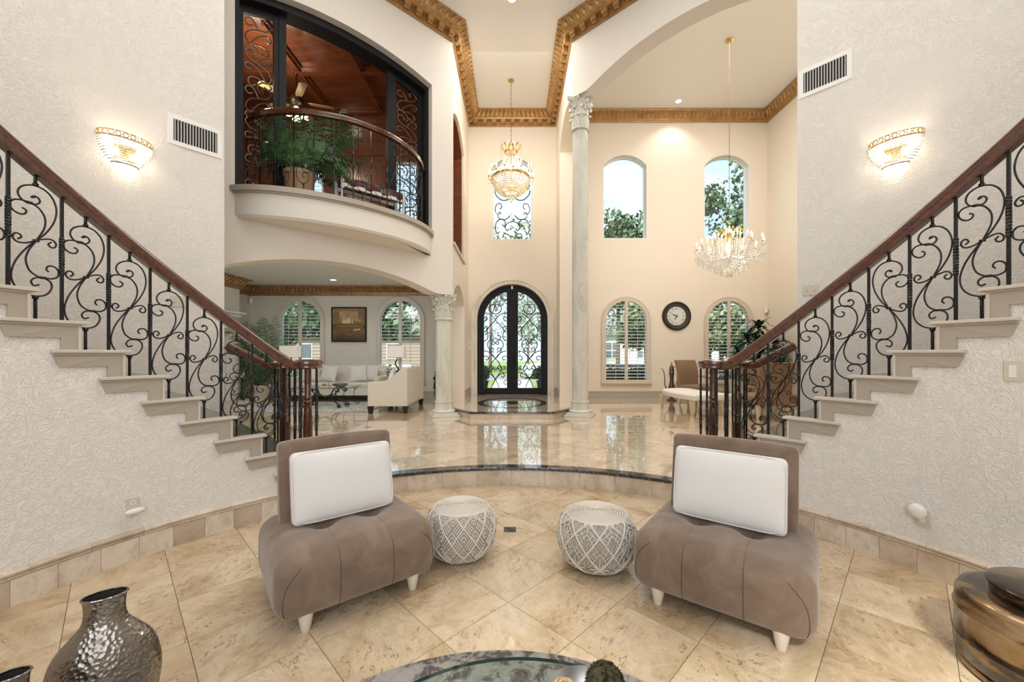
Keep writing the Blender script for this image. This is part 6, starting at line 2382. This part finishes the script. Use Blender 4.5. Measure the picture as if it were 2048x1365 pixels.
# palm, ivy, fireplace
palm('potted_palm', 'tall potted palm in a cream lattice urn in the living room corner', (-6.86, 10.85, UF), 0.29, 0.42, 34, 1.95, 1.0, 0.45, PALM, CERAMIC, 0.45, 11, True, lambda p: (min(max(p[0], LX + 0.06 + 6.86), 0.45), min(p[1], BY - 0.12 - 10.85), p[2]))
iv = thing('ivy_vase', 'trailing ivy in a tall pale vase behind the short column', 'plant', (-1.98, 11.15, UF))
obj('vase', MB().lathe([(0.07, 0.0), (0.10, 0.05), (0.12, 0.20), (0.08, 0.42), (0.06, 0.55), (0.08, 0.60)], 20), CERAMIC, iv, smooth=True)
rnd = random.Random(8)
for k in range(9):
    f = MB()
    a = rnd.uniform(0, 6.3)
    for i in range(26):
        t = i / 25
        r = 0.05 + 0.14 * sin(min(1, t * 2) * pi / 2) + rnd.uniform(-0.02, 0.02)
        z = 0.62 + 0.22 * sin(min(1, t * 3) * pi) * (1 if k % 3 else 1.2) - 0.55 * max(0, t - 0.2) * (k % 3 + 0.4) / 2.0
        p = Vector((r * cos(a + t), r * sin(a + t), max(0.03, z)))
        n_ = Vector((rnd.uniform(-1, 1), rnd.uniform(-1, 1), rnd.uniform(-0.3, 1))).normalized()
        u = n_.orthogonal().normalized() * 0.036
        w = n_.cross(u)
        f.add([p - u, p - w * 0.9, p + u, p + w * 1.2], [(0, 1, 2, 3)])
    obj('ivy_strand', f, LEAF, iv)
fp_ = thing('fireplace', 'pale stone fireplace surround at the left of the living room', 'fireplace')
obj('chimney_breast', MB().box(((LX - 7.06) / 2 + 0.003, 8.35, 1.66), (7.56 - 7.06, 4.0, 2.92)), W_LIVING, fp_)
obj('mantel_cornice', MB().box((-6.93, 9.0, 2.48), (0.26, 2.5, 0.05)).box((-6.98, 9.0, 2.42), (0.16, 2.4, 0.07)), WHITE_TRIM, fp_, bevel=0.01)
obj('mantel_shelf', MB().box((-6.90, 9.0, 2.09), (0.32, 2.3, 0.06)).box((-6.97, 9.0, 2.03), (0.2, 2.2, 0.06)), WHITE_TRIM, fp_, bevel=0.01)
for y in (8.0, 10.0):
    pi_ = obj('pilaster', MB().box((-7.0, y, 1.1), (0.14, 0.26, 1.8)), WHITE_TRIM, fp_, bevel=0.01)
    obj('flute', MB().box((-6.925, y, 1.1), (0.012, 0.12, 1.4)), WHITE_TRIM, pi_)
obj('hearth', MB().box((-6.75, 9.0, 0.26), (0.7, 2.3, 0.12)), TRAV_RISE, fp_)
obj('firebox', MB().box((-7.05, 9.0, 0.85), (0.04, 1.3, 1.06)), DARKHOLE, fp_)
cd = thing('candle_stand', 'cream pillar candle on a short stand beside the fireplace', 'candle', (-6.72, 9.95, UF + 0.125))
obj('stand', MB().lathe([(0.07, 0.0), (0.03, 0.03), (0.03, 0.50), (0.07, 0.53)], 14), IRON, cd, smooth=True)
obj('candle', MB().lathe([(0.05, 0.53), (0.05, 0.68)], 16), plain('cream_wax', (0.75, 0.62, 0.34), 0.5), cd, smooth=True, angle=40)

# painting
pt = thing('painting', 'square sepia painting of a domed waterfront above the sofa', 'painting', (-4.69, BY - 0.003, 2.30))
def paintmat():
    m = NT('sepia_canvas').set(rough=0.6)
    v = m.coord((1, 1, 1))
    n1 = m.noise(v, 5.0, 6, 0.65, 1.0)
    tc = m.new('ShaderNodeTexCoord')
    sp = m.new('ShaderNodeSeparateXYZ')
    m.link(tc.outputs['Object'], sp.inputs[0])
    g = m.ramp(sp.outputs[2], [(-0.5, 0), (0.5, 1)])
    mr = m.new('ShaderNodeMapRange')
    mr.inputs[1].default_value = -0.5
    mr.inputs[2].default_value = 0.5
    m.link(sp.outputs[2], mr.inputs[0])
    base = m.ramp(mr.outputs[0], [(0.0, (0.05, 0.03, 0.014)), (0.30, (0.20, 0.125, 0.05)), (0.48, (0.10, 0.06, 0.025)), (0.60, (0.34, 0.24, 0.12)), (0.82, (0.50, 0.38, 0.21)), (1.0, (0.16, 0.10, 0.045))])
    c = m.mix(0.55, base, m.ramp(n1, [(0.35, (0.25, 0.2, 0.14)), (0.65, (1.2, 1.1, 0.95))]), 'MULTIPLY')
    m.link(c, m.b.inputs['Base Color'])
    return m.m
obj('canvas', MB().box((0, -0.02, 0), (0.94, 0.02, 0.94)), paintmat(), pt)
obj('frame', MB().panel((0, -0.045), (1, -0.045), [(-0.5, -0.5), (0.5, -0.5), (0.5, 0.5), (-0.5, 0.5)], [[(-0.465, -0.465), (0.465, -0.465), (0.465, 0.465), (-0.465, 0.465)]], 0, 0.045), FRAMEWOOD, pt, bevel=0.003)
PD = plain('dark_umber_paint', (0.035, 0.02, 0.01), 0.6)
PL = plain('pale_ochre_paint', (0.55, 0.44, 0.27), 0.6)
PM = plain('ochre_paint', (0.22, 0.125, 0.05), 0.6)
def paint(name, polys, mat, y):
    mb = MB()
    for p in polys:
        mb.panel((0, y), (1, y), p, (), 0, 0.001)
    obj(name, mb, mat, pt)
def disc(cx, cz, rx, rz, n=16, a0=0, a1=2 * pi):
    return [(cx + rx * cos(a0 + (a1 - a0) * i / n), cz + rz * sin(a0 + (a1 - a0) * i / n)) for i in range(n if a1 - a0 > 6 else n + 1)]
paint('painted_shore', [[(-0.36, -0.07), (0.40, -0.07), (0.40, 0.06), (0.25, 0.09), (-0.05, 0.08), (-0.30, 0.10)]], PM, -0.032)
paint('painted_domes', [disc(-0.13, 0.13, 0.06, 0.075, 14, 0, pi), disc(-0.01, 0.15, 0.045, 0.06, 14, 0, pi), [(-0.19, 0.03), (0.05, 0.03), (0.05, 0.15), (-0.19, 0.14)], disc(-0.13, 0.205, 0.012, 0.03), disc(-0.01, 0.21, 0.01, 0.028), [(0.08, 0.02), (0.12, 0.02), (0.11, 0.18), (0.09, 0.18)]], PL, -0.033)
paint('painted_windows', [[(-0.33 + 0.055 * i, -0.03), (-0.305 + 0.055 * i, -0.03), (-0.305 + 0.055 * i, 0.03), (-0.33 + 0.055 * i, 0.03)] for i in range(13)], PD, -0.0335)
paint('painted_gondola', [[(-0.10, -0.17), (-0.06, -0.215), (0.05, -0.225), (0.16, -0.20), (0.05, -0.205), (-0.05, -0.195)], [(0.14, -0.20), (0.34, -0.19), (0.40, -0.16), (0.18, -0.185)]], PD, -0.033)
paint('painted_passengers', [disc(0.16 + 0.05 * i, -0.16 + 0.006 * i, 0.02, 0.03, 10) for i in range(4)], PL, -0.034)
paint('painted_trees', [disc(0.30, 0.32, 0.035, 0.20), disc(0.37, 0.28, 0.04, 0.22), disc(0.43, 0.22, 0.03, 0.22), disc(-0.36, 0.22, 0.10, 0.17)], PM, -0.0325)
# ------------------------------------------------------------------ clock
ck = thing('wall_clock', 'round dark wall clock with roman numerals on the dining wall', 'clock', (4.71, BY - 0.002, 2.545))
def rot_disc(prof, n=48):
    mb = MB().lathe(prof, n, caps=False)
    m2 = MB()
    m2.add([(v[0], -v[2], v[1]) for v in mb.v], mb.f)
    return m2
CLK = wood('clock_frame_brown', (0.020, 0.016, 0.013), (0.055, 0.042, 0.032), 0.4, 0.2)
obj('rim', rot_disc([(0.41, 0.0), (0.415, 0.03), (0.40, 0.05), (0.375, 0.052), (0.365, 0.035), (0.36, 0.0)]), BLACKPLASTIC, ck, smooth=True, angle=40)
obj('bezel', rot_disc([(0.365, 0.0), (0.365, 0.034), (0.28, 0.028), (0.275, 0.02), (0.27, 0.012)]), CLK, ck, smooth=True, angle=40)
obj('bezel_bead', rot_disc([(0.362, 0.034), (0.355, 0.04), (0.348, 0.035)]), IRON_GREY, ck, smooth=True)
obj('face', rot_disc([(0.0, 0.012), (0.275, 0.012)]), plain('clock_face_ivory', (0.68, 0.69, 0.64), 0.5), ck)
INK = plain('black_ink', (0.01, 0.01, 0.01), 0.5)
NUM = ['XII', 'I', 'II', 'III', 'IIII', 'V', 'VI', 'VII', 'VIII', 'IX', 'X', 'XI']
for i, tx in enumerate(NUM):
    a = -2 * pi * i / 12
    mb = MB()
    # numerals drawn as strokes
    w = {'I': 0.016, 'V': 0.032, 'X': 0.034}
    tot = sum(w[c] for c in tx)
    x = -tot / 2
    h = 0.055
    def stroke(x0, z0, x1, z1, t):
        dx, dz = x1 - x0, z1 - z0
        L = sqrt(dx * dx + dz * dz)
        nx, nz = -dz / L * t, dx / L * t
        vs = [(x0 - nx, z0 - nz), (x1 - nx, z1 - nz), (x1 + nx, z1 + nz), (x0 + nx, z0 + nz)]
        rr = []
        for (px, pz) in vs:
            X, Z = px, pz + 0.212
            rr.append((X * cos(a) - Z * sin(a), -0.0135, X * sin(a) + Z * cos(a)))
        mb.add(rr, [(0, 1, 2, 3)])
    for c in tx:
        if c == 'I':
            stroke(x + 0.008, -h / 2, x + 0.008, h / 2, 0.0035)
        elif c == 'V':
            stroke(x + 0.002, h / 2, x + 0.016, -h / 2, 0.0038)
            stroke(x + 0.030, h / 2, x + 0.016, -h / 2, 0.002)
        else:
            stroke(x + 0.002, h / 2, x + 0.032, -h / 2, 0.0038)
            stroke(x + 0.032, h / 2, x + 0.002, -h / 2, 0.002)
        x += w[c]
    obj('numeral', mb, INK, ck)
tk = MB()
for i in range(60):
    a = 2 * pi * i / 60
    tk.box((0.262 * sin(a), -0.0135, 0.262 * cos(a)), (0.004, 0.001, 0.006 if i % 5 else 0.012))
stuff(obj('minute_ticks', tk, INK, ck))
def hand(name, ang, L, tail, w):
    mb = MB()
    vs = [(-w * .5, -tail), (w * .5, -tail), (w, L * 0.3), (w * 0.35, L * 0.75), (0, L), (-w * 0.35, L * 0.75), (-w, L * 0.3)]
    rr = [(x * cos(-ang) - z * sin(-ang), -0.018, x * sin(-ang) + z * cos(-ang)) for x, z in vs]
    mb.add(rr + [(p[0], p[1] - 0.003, p[2]) for p in rr], [tuple(range(7)), tuple(range(13, 6, -1))] + [(i, (i + 1) % 7, 7 + (i + 1) % 7, 7 + i) for i in range(7)])
    obj(name, mb, INK, ck)
hand('minute_hand', radians(294), 0.21, 0.06, 0.011)
hand('hour_hand', radians(203), 0.155, 0.06, 0.013)
obj('hub', rot_disc([(0.0, 0.026), (0.016, 0.024), (0.018, 0.012)], 14), INK, ck)

# ------------------------------------------------------------------ dining set
dt = thing('dining_table', 'round glass dining table beyond the right stair', 'dining table', (5.05, 8.95, UF))
obj('glass_top', MB().lathe([(0.0, 0.735), (0.80, 0.735), (0.80, 0.75), (0.0, 0.75)], 56, caps=False), TABLEGLASS, dt)
obj('glass_edge', MB().lathe([(0.801, 0.735), (0.803, 0.742), (0.801, 0.75)], 56, caps=False), GLASS_EDGE, dt)
obj('pedestal', MB().lathe([(0.32, 0.0), (0.32, 0.03), (0.20, 0.08), (0.15, 0.30), (0.17, 0.55), (0.26, 0.72), (0.26, 0.733)], 28), CERAMIC, dt, smooth=True)
def parson(label, loc, rz):
    e = thing('dining_chair', label, 'chair', loc, rz, 'brown upholstered dining chairs')
    def bf(v):
        x, y, z = v
        return (x, y + 0.10 * max(0, z / 0.4) ** 2 + 0.02 * (1 - (x / 0.36) ** 2), z)
    obj('backrest', rbox(0.68, 0.10, 0.80, 0.03, 10, bf), BROWNCLOTH, e, smooth=True, loc=(0, 0.30, 0.70))
    obj('seat', rbox(0.68, 0.64, 0.20, 0.05, 10), BROWNCLOTH, e, smooth=True, loc=(0, -0.02, 0.38))
    for sx in (-1, 1):
        for sy in (-1, 1):
            lx, ly = sx * 0.27, sy * 0.25
            obj('leg', MB().add([(lx - .035, ly - .035, .29), (lx + .035, ly - .035, .29), (lx + .035, ly + .035, .29), (lx - .035, ly + .035, .29), (lx * 1.12 - .018, ly * 1.2 - .018, 0), (lx * 1.12 + .018, ly * 1.2 - .018, 0), (lx * 1.12 + .018, ly * 1.2 + .018, 0), (lx * 1.12 - .018, ly * 1.2 + .018, 0)], [(0, 1, 2, 3), (7, 6, 5, 4), (0, 4, 5, 1), (1, 5, 6, 2), (2, 6, 7, 3), (3, 7, 4, 0)]), PALEWOOD, e)
    return e
parson('brown dining chair behind the white bench, facing the glass table', (4.62, 9.98, UF), radians(24) )
parson('brown dining chair with its back to the hall behind the right newel post', (4.90, 7.82, UF), radians(184))
parson('brown dining chair partly cut off by the right stair wall', (5.74, 8.02, UF), radians(205))
parson('brown dining chair on the far side of the glass table', (5.85, 9.70, UF), radians(-40))
wb_ = thing('white_bench', 'white upholstered bench with tapered legs beside the dining table', 'bench', (3.88, 8.72, UF), radians(9))
def bfn(v):
    x, y, z = v
    k = 1 - 0.10 * (y / 0.7)
    return (x * k + 0.10 * (y / 0.7) ** 2, y, z - 0.02 * (x / 0.4) ** 2 if z > 0 else z)
obj('seat', rbox(0.84, 1.38, 0.15, 0.05, 14, bfn), BENCHWHITE, wb_, smooth=True, loc=(0, 0, 0.385))
for sx in (-1, 1):
    for sy in (-1, 1):
        lx, ly = sx * 0.33, sy * 0.58
        obj('leg', MB().add([(lx - .045, ly - .045, .32), (lx + .045, ly - .045, .32), (lx + .045, ly + .045, .32), (lx - .045, ly + .045, .32), (lx - .022, ly - .022, 0), (lx + .022, ly - .022, 0), (lx + .022, ly + .022, 0), (lx - .022, ly + .022, 0)], [(0, 1, 2, 3), (7, 6, 5, 4), (0, 4, 5, 1), (1, 5, 6, 2), (2, 6, 7, 3), (3, 7, 4, 0)]), PALEWOOD, wb_)

# flowers on the table
fv = thing('flower_vase', 'glass vase of red flowers on the dining table', 'vase', (4.92, 9.05, UF + 0.752))
obj('vase', MB().lathe([(0.05, 0.0), (0.10, 0.06), (0.11, 0.14), (0.06, 0.22), (0.075, 0.26)], 20), HAMMERED, fv, smooth=True)
rnd = random.Random(12)
RED = plain('red_petals', (0.45, 0.035, 0.02), 0.6)
for i in range(10):
    a, r = rnd.uniform(0, 6.3), rnd.uniform(0.02, 0.15)
    c = (r * cos(a), r * sin(a), 0.34 + rnd.uniform(0, 0.10))
    sp_ = obj('stem', MB().tube([(0, 0, 0.22), (c[0] * 0.6, c[1] * 0.6, 0.30), c], 0.004, 4), LEAF, fv)
    obj('bloom', MB().sphere(c, 0.032, 8, 6, (1, 1, 0.7)), RED if i % 3 else PILLOWCLOTH, sp_, smooth=True)

# dracaena in the corner
dp = thing('dracaena_plant', 'tall broad-leaved dracaena plant in a grey pot in the dining corner', 'plant', (6.60, 10.70, UF))
obj('pot', MB().lathe([(0.20, 0.0), (0.26, 0.30), (0.28, 0.42), (0.25, 0.42), (0.24, 0.38)], 24, caps=False), plain('grey_glazed_pot', (0.10, 0.12, 0.12), 0.3), dp, smooth=True)
obj('soil', MB().lathe([(0.0, 0.38), (0.245, 0.38)], 20, caps=False), SOIL, dp)
heads = [(0.02, 0.05, 2.02), (-0.35, -0.05, 1.72), (0.42, 0.0, 1.58), (-0.15, -0.25, 1.30), (0.25, -0.2, 1.15), (-0.48, 0.1, 1.32), (0.05, 0.2, 1.62), (-0.2, 0.1, 0.98), (0.48, -0.15, 1.02)]
for h in heads:
    cn = obj('cane', MB().tube(cr([(h[0] * 0.2, h[1] * 0.2, 0.36), (h[0] * 0.5, h[1] * 0.5, h[2] * 0.6), h], 5), 0.016, 6), BARK, dp, smooth=True)
    lf = MB()
    for i in range(34):
        a = i * 2.4 + rnd.uniform(-0.2, 0.2)
        el = 0.9 - 1.3 * (i / 34) + rnd.uniform(-0.15, 0.15)
        L = rnd.uniform(0.34, 0.50)
        d = Vector((cos(a) * cos(el), sin(a) * cos(el), sin(el)))
        sd_ = Vector((-sin(a), cos(a), 0)) * 0.044
        b = Vector(h) + Vector((0, 0, -0.15 * i / 34))
        p1 = b + d * L * 0.4 + Vector((0, 0, 0.02))
        p2 = b + d * L * 0.75 + Vector((0, 0, -0.04))
        p3 = b + d * L + Vector((0, 0, -0.13))
        lf.add([b - sd_ * 0.5, b + sd_ * 0.5, p1 + sd_, p1 - sd_, p2 + sd_ * 0.8, p2 - sd_ * 0.8, p3], [(0, 1, 2, 3), (3, 2, 4, 5), (5, 4, 6)])
    lf.v = [(min(v[0], RX - 0.05 - 6.60), min(v[1], BY - 0.12 - 10.70), v[2]) for v in lf.v]
    obj('leaf_head', lf, DRAC, cn)

# tall metal ewer
OLDM = NT('aged_pewter').color((0.13, 0.105, 0.08)).set(rough=0.4, metal=0.8).m
ew = thing('metal_ewer', 'tall slender metal ewer with curved handle and spout on the dining floor', 'ewer', (4.28, 10.75, UF))
obj('body', MB().lathe([(0.0, 0.0), (0.12, 0.0), (0.13, 0.02), (0.05, 0.07), (0.05, 0.10), (0.08, 0.22), (0.09, 0.34), (0.06, 0.46), (0.045, 0.56), (0.06, 0.70), (0.075, 0.74), (0.06, 0.77), (0.065, 0.84), (0.045, 0.93), (0.012, 0.97), (0.018, 0.99), (0.006, 1.03)], 20, caps=False), OLDM, ew, smooth=True)
obj('handle', MB().tube(cr([(0.05, 0, 0.90), (0.12, 0, 0.90), (0.19, 0, 0.84), (0.17, 0, 0.62), (0.12, 0, 0.45), (0.11, 0, 0.34)], 5), 0.010, 6), OLDM, ew, smooth=True)
obj('spout', MB().tube(cr([(-0.11, 0, 0.28), (-0.18, 0, 0.42), (-0.19, 0, 0.65), (-0.23, 0, 0.82), (-0.30, 0, 0.86)], 5), [0.016 - 0.008 * i / 20 for i in range(21)], 6), OLDM, ew, smooth=True)
# ------------------------------------------------------------------ outside
def noisy(name, a, b, s, rough=0.9):
    m = NT(name).set(rough=rough, spec=0.2)
    v = m.coord()
    c = m.ramp(m.noise(v, s, 6, 0.7), [(0.35, a), (0.65, b)])
    m.link(c, m.b.inputs['Base Color'])
    return m.m
GRASS = noisy('lawn', (0.10, 0.16, 0.04), (0.24, 0.30, 0.10), 3.0)
CONC = noisy('concrete', (0.55, 0.54, 0.52), (0.68, 0.67, 0.65), 1.5)
ASPH = noisy('asphalt', (0.16, 0.16, 0.16), (0.24, 0.24, 0.235), 2.0)
struct(obj('floor_garden', MB().box((0, 45, -0.05), (160, 66.6, 0.1)), GRASS), 'green front lawn outside')
struct(obj('floor_porch', MB().box((0, 12.85, 0.06), (22, 2.3, 0.2)), CONC), 'pale concrete porch outside the front door')
struct(obj('floor_drive', MB().box((0, 24.5, 0.004), (120, 5.0, 0.02)), ASPH), 'grey street beyond the lawn')
struct(obj('floor_path', MB().box((0, 18, 0.006), (1.8, 8.2, 0.02)), CONC), 'concrete path from the front door')

def tree(name, label, loc, h, rc, hz, n, mat, seed, trunk_r=0.14, leaf=0.16, group='trees in the front garden'):
    rnd = random.Random(seed)
    e = thing(name, label, 'tree', loc, 0, group)
    obj('trunk', MB().tube(cr([(0, 0, 0), (0.08, 0.05, h * 0.3), (-0.05, 0.0, h * 0.6), (0, 0, h * 0.85)], 5), [trunk_r * (1 - 0.75 * i / 15) for i in range(16)], 8), BARK, e, smooth=True)
    zc = h - hz
    for i in range(6):
        a = i * 2.4
        obj('limb', MB().tube([(0, 0, h * 0.35 + 0.08 * i * h * 0.6), (rc * 0.4 * cos(a), rc * 0.4 * sin(a), zc - hz * 0.1 + 0.1 * i), (rc * 0.8 * cos(a), rc * 0.8 * sin(a), zc + hz * 0.25 + 0.1 * i)], [0.06, 0.04, 0.015], 6), BARK, e, smooth=True)
    f = MB()
    cl = [(rnd.gauss(0, 0.45) * rc, rnd.gauss(0, 0.45) * rc, zc + rnd.gauss(0, 0.42) * hz, rnd.uniform(0.25, 0.5)) for _ in range(26)]
    for i in range(n):
        c = cl[i % len(cl)]
        d = Vector((rnd.gauss(0, 1), rnd.gauss(0, 1), rnd.gauss(0, 1))).normalized() * (rnd.random() ** 0.4)
        p = Vector((c[0] + d.x * rc * c[3], c[1] + d.y * rc * c[3], c[2] + d.z * hz * c[3]))
        n_ = Vector((rnd.gauss(0, 1), rnd.gauss(0, 1), rnd.gauss(0, 1))).normalized()
        u = n_.orthogonal().normalized() * leaf * rnd.uniform(0.6, 1.2)
        w = n_.cross(u) * 0.6
        f.add([p - u, p - w, p + u, p + w], [(0, 1, 2, 3)])
    o = link('foliage', f.mesh('foliage', mat, normals=False), e)
    stuff(o)
    return e
tree('shade_tree', 'tall leafy tree seen through the left upper dining window', (6.0, 23.0, 0), 10.3, 2.6, 3.0, 6200, TREE, 1)
tree('shade_tree', 'tall leafy tree seen through the right upper dining window', (13.2, 22.0, 0), 11.4, 2.9, 3.4, 6600, TREE, 2)
tree('shade_tree', 'tree standing straight across from the front door', (-1.8, 31.0, 0), 11.6, 3.2, 3.4, 4200, TREE2, 3)
tree('shade_tree', 'round dark tree beyond the car', (4.6, 34.0, 0), 8.2, 3.4, 3.2, 5600, TREE, 4)
tree('shade_tree', 'broad tree behind the street left of the front door', (-5.6, 37.0, 0), 9.4, 3.6, 3.6, 3000, TREE, 14)
tree('shade_tree', 'broad pale tree behind the street right of the front door', (1.6, 44.0, 0), 9.8, 4.2, 4.0, 3000, TREE2, 15)
tree('garden_tree', 'leafy tree outside the living room window by the column', (-6.6, 17.6, 0), 4.6, 2.0, 1.6, 4200, TREE, 5)
tree('garden_tree', 'leafy tree outside the living room window behind the palm', (-9.6, 17.0, 0), 4.8, 1.9, 1.7, 4200, TREE2, 6)
tree('garden_tree', 'small tree outside the dining window left of the clock', (6.0, 18.0, 0), 3.9, 1.1, 1.3, 3200, TREE2, 7, 0.2)
tree('garden_tree', 'pale tree outside the dining window right of the clock', (9.6, 18.5, 0), 4.2, 1.6, 1.4, 3600, TREE2, 8)
for i, (x, y, w, lb) in enumerate(((-6.2, 14.6, 1.8, 'low hedge outside the living room window by the column'), (-9.5, 14.8, 1.3, 'low hedge outside the living room window behind the palm'), (4.2, 14.6, 1.2, 'low hedge outside the dining window left of the clock'), (8.1, 14.7, 1.7, 'low hedge outside the dining window right of the clock'))):
    rnd = random.Random(30 + i)
    e = thing('hedge', lb, 'hedge', (x, y, 0), 0, 'hedges under the windows')
    obj('core', rbox(w * 2 - 0.2, 0.6, 0.9, 0.1, 6), plain('hedge_core_%d' % i, (0.012, 0.025, 0.010), 0.9), e, loc=(0, 0, 0.44))
    f = MB()
    for k in range(1800):
        p = Vector((rnd.uniform(-w, w), rnd.uniform(-0.4, 0.4), rnd.uniform(0.1, 1.05)))
        n_ = Vector((rnd.gauss(0, 1), rnd.gauss(0, 1), rnd.gauss(0, 1))).normalized()
        u = n_.orthogonal().normalized() * 0.05
        f.add([p - u, p - n_.cross(u) * 0.6, p + u, p + n_.cross(u) * 0.6], [(0, 1, 2, 3)])
    stuff(link('foliage', f.mesh('foliage', TREE, normals=False), e))

# balustrade wall in the garden (pale) seen through the shutters
for (x0, x1, y, lb) in ((2.6, 6.4, 16.2, 'pale garden balustrade outside the dining window left of the clock'), (-8.0, -4.0, 15.9, 'pale garden balustrade outside the living room windows')):
    e = thing('garden_balustrade', lb, 'balustrade', (0, y, 0))
    obj('top_rail', MB().box(((x0 + x1) / 2, 0, 0.98), (x1 - x0, 0.22, 0.10)), CONC, e, bevel=0.01)
    obj('bottom_rail', MB().box(((x0 + x1) / 2, 0, 0.14), (x1 - x0, 0.22, 0.28)), CONC, e)
    me = MB().lathe([(0.06, 0.28), (0.04, 0.34), (0.085, 0.50), (0.045, 0.78), (0.06, 0.93)], 10).mesh('baluster', CONC, True)
    k = int((x1 - x0) / 0.28)
    for i in range(k):
        link('baluster', me, e, (x0 + (i + 0.5) * (x1 - x0) / k, 0, 0))

# house across the street
hs = thing('neighbour_house', 'white house with grey roof across the street', 'house', (17.0, 42.0, 0))
HW = plain('house_white', (0.70, 0.70, 0.68), 0.7)
obj('walls', MB().box((0, 0, 1.7), (18, 7, 3.4)), HW, hs)
obj('roof', MB().add([(-9.6, -4.1, 3.4), (9.6, -4.1, 3.4), (9.6, 4.1, 3.4), (-9.6, 4.1, 3.4), (-6, 0, 6.0), (6, 0, 6.0)], [(0, 1, 5, 4), (1, 2, 5), (2, 3, 4, 5), (3, 0, 4), (0, 3, 2, 1)]), plain('grey_shingles', (0.16, 0.165, 0.17), 0.9), hs)
for x in (-7.5, -4.5, -1.5, 4.5, 7.5):
    wdw = obj('window', MB().box((x, -3.52, 1.8), (1.3, 0.08, 1.6)), WHITE_TRIM, hs)
    for dx in (-0.3, 0.3):
        for dz in (-0.38, 0.38):
            obj('pane', MB().box((x + dx, -3.57, 1.8 + dz), (0.52, 0.02, 0.68)), plain('house_glass', (0.10, 0.13, 0.16), 0.1), wdw)
obj('door', MB().box((1.5, -3.53, 1.1), (1.1, 0.1, 2.2)), FRAMEWOOD, hs)
hs2 = thing('brick_house', 'low brown house across the street at the left', 'house', (-14.0, 42.0, 0))
obj('walls', MB().box((0, 0, 1.6), (18, 7, 3.2)), plain('brown_brick', (0.26, 0.19, 0.15), 0.8), hs2)
obj('roof', MB().add([(-9.6, -4.1, 3.2), (9.6, -4.1, 3.2), (9.6, 4.1, 3.2), (-9.6, 4.1, 3.2), (-6, 0, 5.6), (6, 0, 5.6)], [(0, 1, 5, 4), (1, 2, 5), (2, 3, 4, 5), (3, 0, 4), (0, 3, 2, 1)]), plain('brown_shingles', (0.17, 0.15, 0.14), 0.9), hs2)
for x in (-6.0, -2.0, 2.5, 6.5):
    wdw = obj('window', MB().box((x, -3.52, 1.7), (1.4, 0.08, 1.5)), WHITE_TRIM, hs2)
    obj('pane', MB().box((x, -3.57, 1.7), (1.2, 0.02, 1.3)), plain('house_glass_dark', (0.08, 0.10, 0.12), 0.1), wdw)

# parked car
car = thing('parked_car', 'pale blue car parked on the street beyond the front door', 'car', (2.75, 23.6, 0.014))
PAINT = NT('pale_blue_car_paint').color((0.50, 0.60, 0.70)).set(rough=0.25, metal=0.3, coat=0.8).m
side = cr([(-2.2, 0.35), (-2.25, 0.62), (-2.1, 0.80), (-1.2, 0.92), (-0.5, 1.36), (0.2, 1.46), (1.0, 1.42), (1.7, 1.02), (2.1, 0.95), (2.2, 0.6), (2.15, 0.35)], 4)
pr = MB().prism([(p.x, p.y) for p in side] + [(1.6, 0.28), (-1.6, 0.28)], -0.85, 0.85)
obj('body', MB().add([(v[0], v[2], v[1]) for v in pr.v], pr.f), PAINT, car, bevel=0.05, seg=2)
for (a, b) in (((-1.05, 0.95), (-0.45, 1.32)), ):
    for sy in (-1, 1):
        obj('side_window', MB().panel((0, sy * 0.853), (1, sy * 0.853), [(-0.98, 0.95), (1.42, 1.0), (0.95, 1.34), (0.2, 1.38), (-0.42, 1.28)], (), -0.004, 0.004), plain('car_glass', (0.02, 0.025, 0.03), 0.05), car)
for x in (-1.35, 1.4):
    for sy in (-1, 1):
        w_ = MB().lathe([(0.0, -0.1), (0.30, -0.1), (0.33, -0.06), (0.33, 0.06), (0.30, 0.1), (0.0, 0.1)], 22, caps=False)
        wh = obj('wheel', MB().add([(v[0] + x, v[2] + sy * 0.78, v[1] + 0.33) for v in w_.v], w_.f), BLACKPLASTIC, car, smooth=True, angle=40)
        h_ = MB().lathe([(0.0, 0.0), (0.2, 0.0), (0.19, 0.02), (0.0, 0.03)], 16, caps=False)
        obj('hubcap', MB().add([(v[0] + x, sy * (v[2] + 0.88), v[1] + 0.33) for v in h_.v], h_.f), IRON_GREY, wh)

# planters flanking the door outside
for sx, lb in ((-1, 'potted topiary outside the left door leaf'), (1, 'potted topiary outside the right door leaf')):
    e = thing('topiary_planter', lb, 'plant', (sx * 0.98, 12.6, 0.16), 0, 'topiaries outside the front door')
    obj('pot', MB().lathe([(0.16, 0.0), (0.22, 0.40), (0.25, 0.45), (0.22, 0.45)], 18), plain('dark_urn', (0.04, 0.045, 0.045), 0.5), e, smooth=True)
    rnd = random.Random(50 + sx)
    f = MB()
    for k in range(900):
        d = Vector((rnd.gauss(0, 1), rnd.gauss(0, 1), rnd.gauss(0, 1))).normalized() * rnd.uniform(0.22, 0.28)
        p = d + Vector((0, 0, 0.68))
        n_ = (d + Vector((rnd.gauss(0, .1), rnd.gauss(0, .1), rnd.gauss(0, .1)))).normalized()
        u = n_.orthogonal().normalized() * 0.035
        f.add([p - u, p - n_.cross(u) * 0.7, p + u, p + n_.cross(u) * 0.7], [(0, 1, 2, 3)])
    obj('ball_core', MB().sphere((0, 0, 0.68), 0.22, 14, 10), plain('topiary_core', (0.015, 0.03, 0.012), 0.9), e, smooth=True)
    stuff(link('foliage', f.mesh('foliage', TREE, normals=False), e))
